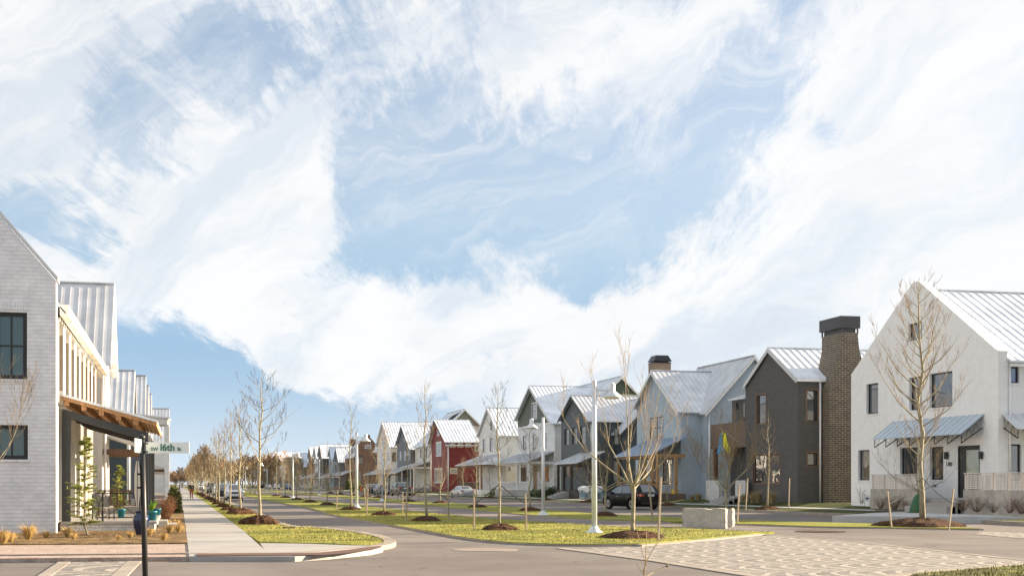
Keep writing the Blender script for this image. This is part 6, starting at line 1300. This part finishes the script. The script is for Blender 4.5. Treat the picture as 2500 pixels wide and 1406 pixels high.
def place(me, X, Y, z, label, cat, group=None, s=1, rz=0, name=None):
    o = bpy.data.objects.new(name or me.name.split('.')[0], me); col.objects.link(o); o.location = (X, Y, z); o.scale = (s, s, s); o.rotation_euler = (0, 0, rz); return tag(o, label, cat, group)
GDK = leafmat('dark_evergreen', (.03, .055, .018)); GJ = leafmat('juniper_green', (.08, .10, .025)); RT = plain('red_twig', (.20, .09, .045), .8, 0, .3, 6)
X, Y = gp(405, 1276, .13); place(twig_shrub(5, 1.15, .55, 150, .007, RT, 'red_twig_shrub'), X, Y+1, .12, 'red brown twiggy shrub by the pavement at the corner house porch', 'shrub')
X = -.35; D = FPX*X/(C_*(425-438)); D = 74; X = (425-438)*C_*D/FPX; place(leaf_mass(3, 1.7, .55, 2600, .12, GJ, 'upright_juniper', 'cone'), X, (D-X*S_)/C_, .1, 'dark green upright juniper at the edge of the pavement', 'shrub')
DS = [twig_shrub(i+20, .6, .5, 60) for i in range(2)]
g3 = 'dry shrubs along the white corner house'
for i, (x, lb) in enumerate(((2150, 'leftmost dry shrub below the slat screen of the white corner house'), (2185, 'second dry shrub below the left slat screen of the white corner house'), (2215, 'dry shrub beside the green watering bag'), (2350, 'dry shrub by the entry steps of the white corner house'), (2385, 'dry shrub under the right slat screen, near its end'), (2425, 'tallest dry shrub under the right slat screen'), (2465, 'dry shrub under the right slat screen towards the frame edge'), (2495, 'dry shrub cut by the frame edge'))):
    X = F-2.55; D = FPX*X/(C_*(x-438)); place(DS[i % 2], X, (D-X*S_)/C_, .42, lb, 'shrub', g3, 1+.25*math.sin(i*2.1), i)
m_ = MB(); m_.add([(p[0], p[1], .445+.05*(i % 2)) for i, p in enumerate([(F-3.15, fy(2125, F-3)), (F-2.15, fy(2125, F-3)), (F-2.15, fy(2252, F-3)), (F-3.15, fy(2252, F-3))])], [(0, 1, 2, 3)]) if False else None
for x, s_, lb in ((1352, 1.0, 'dark evergreen bush at the white and green house corner'), (1340, .9, 'second dark evergreen bush before the white and green house'), (1305, .8, 'low evergreen bush below the railing of the white and green house'), (1322, .8, 'evergreen bush between two others before the white and green house'), (1207, .8, 'round evergreen bush by the hipped porch of the white board house')):
    X = 35.6; D = FPX*X/(C_*(x-438)); place(leaf_mass(int(x), 1.1, .75, 900, .13, GDK, 'evergreen_bush'), X, (D-X*S_)/C_, .38, lb, 'bush', 'evergreen bushes before the houses', s_)
for i, x in enumerate((852, 872)):
    X = 36; D = FPX*X/(C_*(x-438)); place(leaf_mass(i, 2.6, 1.0, 900, .3, GJ, 'small_conifer', 'cone'), X, (D-X*S_)/C_, .4, ('left', 'right')[i]+' small conifer before the brown brick house', 'conifer', 'small conifers', 1)
# cedar saplings at the corner house
CED_G = leafmat('cedar_foliage', (.17, .19, .035), .4, scale=3)
def cedar(x, y, h, w, seed, label, z=.12, Yo=0):
    X, Y = gp(x, y, .13); t = thing('cedar_sapling', label, 'young conifer', (X, Y+Yo, z), 0, 'cedar saplings by the porch'); rn = random.Random(seed); m = MB(); f = MB()
    tr = [Vector((0, 0, 0)), Vector((-.09, 0, .3)), Vector((-.1, 0, h*.35)), Vector((-.06, 0, h*.7)), Vector((-.04, 0, h))]; m.tube(tr, [.035, .03, .02, .012, .004], 7)
    for k in range(95):
        u = rn.uniform(.10, .98); i = min(3, int(u*4)); p = tr[i].lerp(tr[i+1], u*4-i); p.z = h*u; a = rn.uniform(0, 6.28); l = w*(1-u)**.7*rn.uniform(.55, 1.15)*(1 if u > .22 else .7)+.05; d = Vector((math.cos(a), math.sin(a), rn.uniform(.1, .5)))
        pts = [p, p+d*l*.5, p+d*l-Vector((0, 0, l*.18))]; m.tube(pts, [.006, .004, .002], 3, False)
        for j in range(42):
            v = rn.uniform(.15, 1); q = pts[0].lerp(pts[1], v*2) if v < .5 else pts[1].lerp(pts[2], v*2-1); dd = (d.normalized()*.7+Vector((rn.uniform(-1, 1), rn.uniform(-1, 1), rn.uniform(-.7, .3)))).normalized(); ll = rn.uniform(.05, .12); e = dd.orthogonal().normalized()*.013; f.add([q-e, q+e, q+dd*ll+e*.4, q+dd*ll-e*.4], [(0, 1, 2, 3)])
    m.build('trunk', BARK, t, (0, 0, 0)); f.build('foliage', CED_G, t, (0, 0, 0))
cedar(214, 1305, 3.05, .75, 3, 'yellow green cedar sapling with pale stem against the porch base'); cedar(272, 1272, 2.5, .6, 8, 'smaller cedar sapling behind the black railing', .1, 9)
# bare shrub tree at the left frame edge
X, Y = gp(-55, 1330, .13); t = add_tree('S', X, Y, .1, 5.4, R(60), 'bare many-stemmed small tree against the brick wall at the frame edge', 'small trees by the corner house', 1.15)
# urn, pots, agave
m_ = MB(); m_.lathe([(.13, 0), (.15, .03), (.22, .25), (.255, .46), (.235, .58), (.16, .66), (.17, .70), (.205, .73), (.20, .75), (.15, .74), (.14, .60)], (0, 0, 0), 28); X, Y = gp(344, 1305, .13)
o = m_.build('glazed_urn', plain('cobalt_glaze', (.008, .022, .075), .12, 0, .15, 6, .8), None, (0, 0, 0), True); o.location = (X, Y, .13); tag(o, 'glossy dark blue glazed urn standing in the mulch before the porch', 'urn')
TEAL = plain('teal_glaze', (.01, .15, .21), .3, 0, .1, 6)
def pot(X, Y, z, s, label, leaves, llabel):
    m = MB(); m.lathe([(.13, 0), (.19, .36), (.205, .36), (.205, .42), (.17, .42), (.16, .34)], (0, 0, 0), 20); o = m.build('teal_pot', TEAL, None, (0, 0, 0), True); o.location = (X, Y, z); o.scale = (s, s, s); tag(o, label, 'plant pot', 'teal pots on the porch steps')
    if leaves:
        rn = random.Random(4); m = MB()
        for k in range(26):
            a = k*2.4; d = Vector((math.cos(a), math.sin(a), 0)); l = rn.uniform(.25, .42); sd = Vector((-d.y, d.x, 0))*.04; p1 = d*l*.35+Vector((0, 0, l*.6)); p2 = d*l*.7+Vector((0, 0, l*rn.uniform(.7, 1.15))); m.add([-sd*.6, sd*.6, p1+sd, p1-sd, p2], [(0, 1, 2, 3), (3, 2, 4)])
        o = m.build('potted_plant', leafmat('bright_leaf', (.16, .30, .03), .2), None, (0, 0, 0)); o.location = (X, Y, z+.38*s); tag(o, llabel, 'plant')
X, Y = gp(370, 1276, .36); pot(X, Y, .36, 1.0, 'square shouldered teal pot holding a bright green plant', True, 'bright green leafy plant in the teal pot'); X, Y = gp(383, 1262, .36); pot(X, Y, .36, .85, 'smaller teal pot behind the planted one on the steps', False, '')
pot(gx(296, 52), 52, .45, .8, 'small teal pot on the porch deck behind the railing', False, '')
# flag on the entry
cxF = F-1.6; yF = fy(1768, cxF); t = thing('hanging_flag', 'blue and yellow flag hanging from a slanted pole near the entry', 'flag', (cxF, yF, fz(1768, 1056, cxF)))
m_ = MB(); m_.bar((1.0, 0, -.6), (-.35, 0, .35), .04, .04); m_.build('pole', PALEWOOD, t, (0, 0, 0))
for nm, mt, u0, u1 in (('blue_half', plain('flag_blue', (.06, .38, .75), .8, 0, .05), .62, 0), ('yellow_half', plain('flag_yellow', (.80, .78, .02), .8, 0, .05), 0, -.62)):
    m_ = MB(); n = 10; vs = []
    for j in range(n+1):
        v = j/n
        for i in range(7):
            u = u0+(u1-u0)*i/6; ww = .35+.65*v; vs.append((-.1+.10*math.sin(u*11+v*2), u*ww*2.0, .15-v*1.45+abs(u)*(-.25 if v > .5 else -.5*(1-v)-.1)))
    m_.add(vs, [(j*7+i, j*7+i+1, (j+1)*7+i+1, (j+1)*7+i) for j in range(n) for i in range(6)]); o = m_.build(nm, mt, t, (0, 0, 0), True); sd_ = o.modifiers.new('th', 'SOLIDIFY'); sd_.thickness = .006
# bagged stone on pallets
BAG = plain('blue_grey_bags', (.22, .30, .36), .45, 0, .3, 3, .5, .01, 14); WRAP = plain('white_plastic_wrap', (.72, .74, .76), .35, 0, .12, 3, .6, .04, 7)
def pallet(X, Y, z, label, sd):
    t = thing('bagged_pallet', label, 'pallet of bags', (X, Y, z), R(-8), 'pallets of bagged material by the far pavement'); rn = random.Random(sd)
    m = MB()
    for i in range(5): m.box(-.55, .55, -.5+.23*i, -.4+.23*i, .09, .12)
    for i in range(3): m.box(-.55+.5*i, -.45+.5*i, -.5, .52, 0, .089)
    m.build('pallet', PALEWOOD, t, (0, 0, 0))
    for lv in range(5):
        for q in range(2):
            bm = bmesh.new(); bmesh.ops.create_icosphere(bm, subdivisions=2, radius=1)
            for v in bm.verts: c = v.co; c.x = math.copysign(abs(c.x)**.6, c.x)*.30; c.y = math.copysign(abs(c.y)**.6, c.y)*.55; c.z *= .11; c += Vector((rn.uniform(-.01, .01),)*3)
            me = bpy.data.meshes.new('bag'); bm.to_mesh(me); bm.free(); me.polygons.foreach_set('use_smooth', [True]*len(me.polygons)); me.materials.append(BAG); o = bpy.data.objects.new('bag', me); col.objects.link(o); o.parent = t; o.location = (-.28+.56*q+rn.uniform(-.03, .03), rn.uniform(-.03, .03), .2+lv*.155)
    bm = bmesh.new(); bmesh.ops.create_icosphere(bm, subdivisions=4, radius=1)
    for v in bm.verts: c = v.co; c.x = math.copysign(abs(c.x)**.5, c.x)*.64; c.y = math.copysign(abs(c.y)**.5, c.y)*.6; c.z = c.z*.22 if c.z > 0 else c.z*.32*(1+mnoise.noise(c*3)); c += c.normalized()*mnoise.noise(c*6+Vector((sd, 0, 0)))*.07
    me = bpy.data.meshes.new('plastic_wrap'); bm.to_mesh(me); bm.free(); me.materials.append(WRAP); o = bpy.data.objects.new('plastic_wrap', me); col.objects.link(o); o.parent = t; o.location = (0, 0, .98)
for i, (x, lb) in enumerate(((1430, 'left pallet of blue grey bags under white plastic by the slate house'), (1460, 'right pallet of wrapped bags, partly behind the large street lamp'))):
    X = 35.0; D = FPX*X/(C_*(x-438)); pallet(X, (D-X*S_)/C_, .3, lb, i)
# marker, yard signs
X = 32.8; D = FPX*X/(C_*(882-438)); m_ = MB(); m_.lathe([(.22, 0), (.22, .03), (.17, .05), (.15, .6), (.12, 1.0), (.05, 1.05)], (X, (D-X*S_)/C_, .18), 14)
tag(m_.build('traffic_marker', plain('safety_orange', (.75, .10, .02), .5), None, (0, 0, 0)), 'bright orange traffic marker on the verge by the brown brick house', 'traffic marker')
def yard_sign(X, Y, z, w, hgt, label):
    t = thing('yard_sign', label, 'yard sign', (X, Y, z), -TH); m = MB(); m.box(-w/2, w/2, -.01, .01, .3, .3+hgt); m.build('panel', plain('sign_white', (.8, .8, .8)), t, (0, 0, 0)); m = MB(); m.box(-w/2+.03, -w/2+.05, -.005, .005, -.05, .3); m.box(w/2-.05, w/2-.03, -.005, .005, -.05, .3); m.build('stake', STEEL, t, (0, 0, 0))
    m = MB(); m.lathe([(.10*w/.6, 0), (.10*w/.6, .01)], (0, 0, 0), 12); 
    m2 = MB(); m2.box(-w*.2, w*.2, -.013, -.0105, .3+hgt*.35, .3+hgt*.62); m2.build('mark', STEEL, t, (0, 0, 0))
X = 33.6; D = FPX*X/(C_*(1159-438)); yard_sign(X, (D-X*S_)/C_, .2, .5, .45, 'small white yard sign beside the silver sedan')
X = F-1.6; D = FPX*X/(C_*(2117-438)); yard_sign(X, (D-X*S_)/C_, .45, .38, .34, 'small white yard sign at the foot of the white corner house'); place(twig_shrub(77, .95, .35, 16, .008, TWIGD, 'dried_hydrangea'), X+.1, (D-X*S_)/C_+.8, .6, 'dried flower heads on thin stems above the small yard sign', 'shrub')

# the walker on the pavement
def skinned(name, pts, edges, rad, mat, parent, sub=2, smooth=True):
    me = bpy.data.meshes.new(name); me.from_pydata(pts, edges, []); o = bpy.data.objects.new(name, me); col.objects.link(o)
    sk = o.modifiers.new('s', 'SKIN'); sk.use_smooth_shade = True
    for i, r in enumerate(rad): me.skin_vertices[0].data[i].radius = r if isinstance(r, tuple) else (r, r)
    me.skin_vertices[0].data[0].use_root = True
    sb = o.modifiers.new('u', 'SUBSURF'); sb.levels = sub; sb.render_levels = sub
    bpy.context.view_layer.update(); m2 = bpy.data.meshes.new_from_object(o.evaluated_get(bpy.context.evaluated_depsgraph_get())); o.modifiers.clear(); o.data = m2; m2.materials.clear(); m2.materials.append(mat); o.parent = parent; return o
px_, py_ = gp(467, 1217, .12)
t = thing('person', 'person in dark jacket, light cap and red orange trousers walking on the pavement', 'person', (px_, py_, .12), R(176))
SKIN = plain('skin', (.42, .25, .17), .6, 0, .05); JK = plain('dark_jacket', (.045, .048, .05), .8); TR = plain('red_orange_trousers', (.42, .085, .03), .8)
J = {'pel': (0, 0, .95), 'sp': (0, .0, 1.15), 'ch': (0, .01, 1.36), 'nk': (0, 0, 1.50), 'hd': (0, .02, 1.62), 'ht': (0, .02, 1.72),
     'sl': (-.19, 0, 1.43), 'el': (-.25, -.05, 1.15), 'wl': (-.24, .08, .93), 'pl': (-.235, .12, .86), 'sr': (.19, 0, 1.43), 'er': (.25, .02, 1.15), 'wr': (.26, -.02, .92), 'pr': (.26, -.01, .85),
     'hl': (-.10, 0, .90), 'kl': (-.11, .13, .50), 'al': (-.11, .10, .09), 'tl': (-.12, .25, .04), 'hr': (.10, 0, .90), 'kr': (.10, -.02, .50), 'ar': (.10, -.22, .12), 'tr': (.11, -.10, .04)}
def chain(names, edges, rad, mat, name, extra=()):
    ks = list(names); pts = [J[k] if k in J else k for k in ks]; return skinned(name, pts, edges, rad, mat, t)
ks = ['pel', 'sp', 'ch', 'nk', 'hd', 'ht', 'sl', 'el', 'wl', 'pl', 'sr', 'er', 'wr', 'pr', 'hl', 'kl', 'al', 'tl', 'hr', 'kr', 'ar', 'tr']; ix = {k: i for i, k in enumerate(ks)}
ed = [('pel', 'sp'), ('sp', 'ch'), ('ch', 'nk'), ('nk', 'hd'), ('hd', 'ht'), ('ch', 'sl'), ('sl', 'el'), ('el', 'wl'), ('wl', 'pl'), ('ch', 'sr'), ('sr', 'er'), ('er', 'wr'), ('wr', 'pr'), ('pel', 'hl'), ('hl', 'kl'), ('kl', 'al'), ('al', 'tl'), ('pel', 'hr'), ('hr', 'kr'), ('kr', 'ar'), ('ar', 'tr')]
rd = dict(pel=(.13, .10), sp=(.12, .09), ch=(.15, .10), nk=.055, hd=(.078, .095), ht=(.06, .075), sl=.055, el=.042, wl=.028, pl=(.04, .022), sr=.055, er=.042, wr=.028, pr=(.04, .022), hl=.085, kl=.058, al=.042, tl=.035, hr=.085, kr=.058, ar=.042, tr=.035)
pts = [J[k] for k in ks]; E = [(ix[a], ix[b]) for a, b in ed]; rads = [rd[k] for k in ks]
for sd, w_, p_ in ((-1, 'wl', 'pl'), (1, 'wr', 'pr')):     # five fingers, thumb from the side of the palm
    P = Vector(J[p_])
    for q, (dx, l) in enumerate(((-.022, .062), (-.008, .072), (.008, .068), (.022, .055))):
        b = len(pts); pts += [tuple(P+Vector((sd*.004, dx, -.025))), tuple(P+Vector((-sd*.006, dx, -.03-l*.6))), tuple(P+Vector((-sd*.02, dx+.006, -.03-l)))]; E += [(ix[p_], b), (b, b+1), (b+1, b+2)]; rads += [.009, .008, .007]
    b = len(pts); pts += [tuple(P+Vector((-sd*.015, .032, .005))), tuple(P+Vector((-sd*.02, .05, -.03)))]; E += [(ix[p_], b), (b, b+1)]; rads += [.010, .008]
# nose
b = len(pts); pts += [(0, .125, 1.60)]; E += [(ix['hd'], b)]; rads += [.014]
skinned('body', pts, E, rads, SKIN, t, 1)
jn = ['pel', 'sp', 'ch', 'nk', 'sl', 'el', 'wl', 'sr', 'er', 'wr']; jx = {k: i for i, k in enumerate(jn)}; skinned('jacket', [J[k] for k in jn], [(jx[a], jx[b]) for a, b in ed if a in jx and b in jx], [(.16, .125), (.15, .12), (.175, .13), .07, .075, .06, .045, .075, .06, .045], JK, t)
jn = ['pel', 'hl', 'kl', 'al', 'hr', 'kr', 'ar']; jx = {k: i for i, k in enumerate(jn)}; skinned('trousers', [J[k] for k in jn], [(jx[a], jx[b]) for a, b in ed if a in jx and b in jx], [(.145, .115), .105, .08, .06, .105, .08, .06], TR, t)
for a_, b_ in (('al', 'tl'), ('ar', 'tr')): skinned('shoe', [tuple(Vector(J[a_])+Vector((0, -.05, -.035))), J[b_]], [(0, 1)], [(.052, .05), (.05, .036)], BLACKM, t)
m_ = MB(); m_.lathe([(.115, 0), (.118, .03), (.10, .09), (.05, .125), (.01, .13)], (0, .015, 1.655), 16); m_.box(-.07, .07, .10, .21, 1.655, 1.668); m_.build('cap', plain('pale_cap', (.6, .58, .52), .8), t, (0, 0, 0), True)
m_ = MB(); m_.lathe([(.098, -.08), (.105, 0), (.10, .05)], (0, .0, 1.61), 14) ; hairm = m_
m_ = MB(); m_.box(-.13, .13, -.26, -.12, 1.1, 1.45); m_.build('backpack', plain('backpack_grey', (.09, .09, .10), .8), t, (0, 0, 0))
for sx in (-.032, .032): m_ = MB(); m_.lathe([(.002, -.01), (.011, 0), (.002, .01)], (sx, .115, 1.628), 8); m_.build('eye', BLACKM, t, (0, 0, 0))
m_ = MB(); m_.box(-.025, .025, .108, .116, 1.562, 1.569); m_.build('mouth', plain('lip', (.25, .1, .09), .6), t, (0, 0, 0))

# loose grass blades standing out of the near lawns, so that their surface and edges are ragged
def blades_on(name, poly, n, label, zt, mat, seed, hh=.06):
    rn = random.Random(seed); xs = [p[0] for p in poly]; ys = [p[1] for p in poly]; V = []; k = 0
    def inside(x, y):
        c = False; j = len(poly)-1
        for i in range(len(poly)):
            a, b = poly[i], poly[j]
            if (a[1] > y) != (b[1] > y) and x < (b[0]-a[0])*(y-a[1])/(b[1]-a[1])+a[0]: c = not c
            j = i
        return c
    while k < n:
        x, y = rn.uniform(min(xs), max(xs)), rn.uniform(min(ys), min(max(ys), 80))
        if not inside(x, y): continue
        if mnoise.noise((x*.5, y*.5, seed)) < rn.uniform(-.7, .3): continue
        a = rn.uniform(0, 3.14); dx, dy = math.cos(a)*.012, math.sin(a)*.012; h_ = hh*rn.uniform(.4, 1.2); V += [(x-dx, y-dy, zt), (x+dx, y+dy, zt), (x+rn.uniform(-.03, .03), y+rn.uniform(-.03, .03), zt+h_)]; k += 1
    me = bpy.data.meshes.new(name); me.from_pydata(V, [], [(3*i, 3*i+1, 3*i+2) for i in range(n)]); me.materials.append(mat); o = bpy.data.objects.new(name, me); col.objects.link(o); tag(o, label, 'grass', kind='stuff')
BLD = leafmat('grass_blades_green', (.33, .29, .085), .6, scale=.7)
blades_on('grass_blades', nearL, 15000, 'short green and straw blades of the trail-side lawn', .065, BLD, 3)
blades_on('grass_blades', (verge+vr[1:])[1:], 6000, 'short green and straw blades of the corner verge', .105, BLD, 5)
blades_on('grass_blades', [gp(2230, 1406), gp(2400, 1391), gp(2500, 1384), gp(2800, 1360), gp(2900, 1500), gp(2100, 1480)], 5000, 'ragged blades of the corner grass', .045, leafmat('olive_blades', (.15, .15, .035), .6, scale=2), 7, .06)

# light bark chips strewn over the corner bed
rn = random.Random(8); V, FF = [], []
for k in range(9000):
    x, y = (rn.uniform(-12, -3.9), rn.uniform(41.4, 46.7)) if k % 2 else (rn.uniform(-3.9, .15), rn.uniform(41.4, 60))
    a = rn.uniform(0, 3.14); l = rn.uniform(.02, .06); w = l*.4; c, s_ = math.cos(a), math.sin(a); tz = rn.uniform(0, .03); b = len(V)
    V += [(x-c*l+s_*w, y-s_*l-c*w, .133), (x-c*l-s_*w, y-s_*l+c*w, .133), (x+c*l-s_*w, y+s_*l+c*w, .133+tz), (x+c*l+s_*w, y+s_*l-c*w, .133+tz)]; FF.append((b, b+1, b+2, b+3))
me = bpy.data.meshes.new('bark_chips'); me.from_pydata(V, [], FF); me.materials.append(leafmat('bark_chip', (.20, .125, .06), .85, scale=25)); o = bpy.data.objects.new('bark_chips', me); col.objects.link(o); tag(o, 'light and dark bark chips strewn over the corner bed', 'bark chips', kind='stuff')
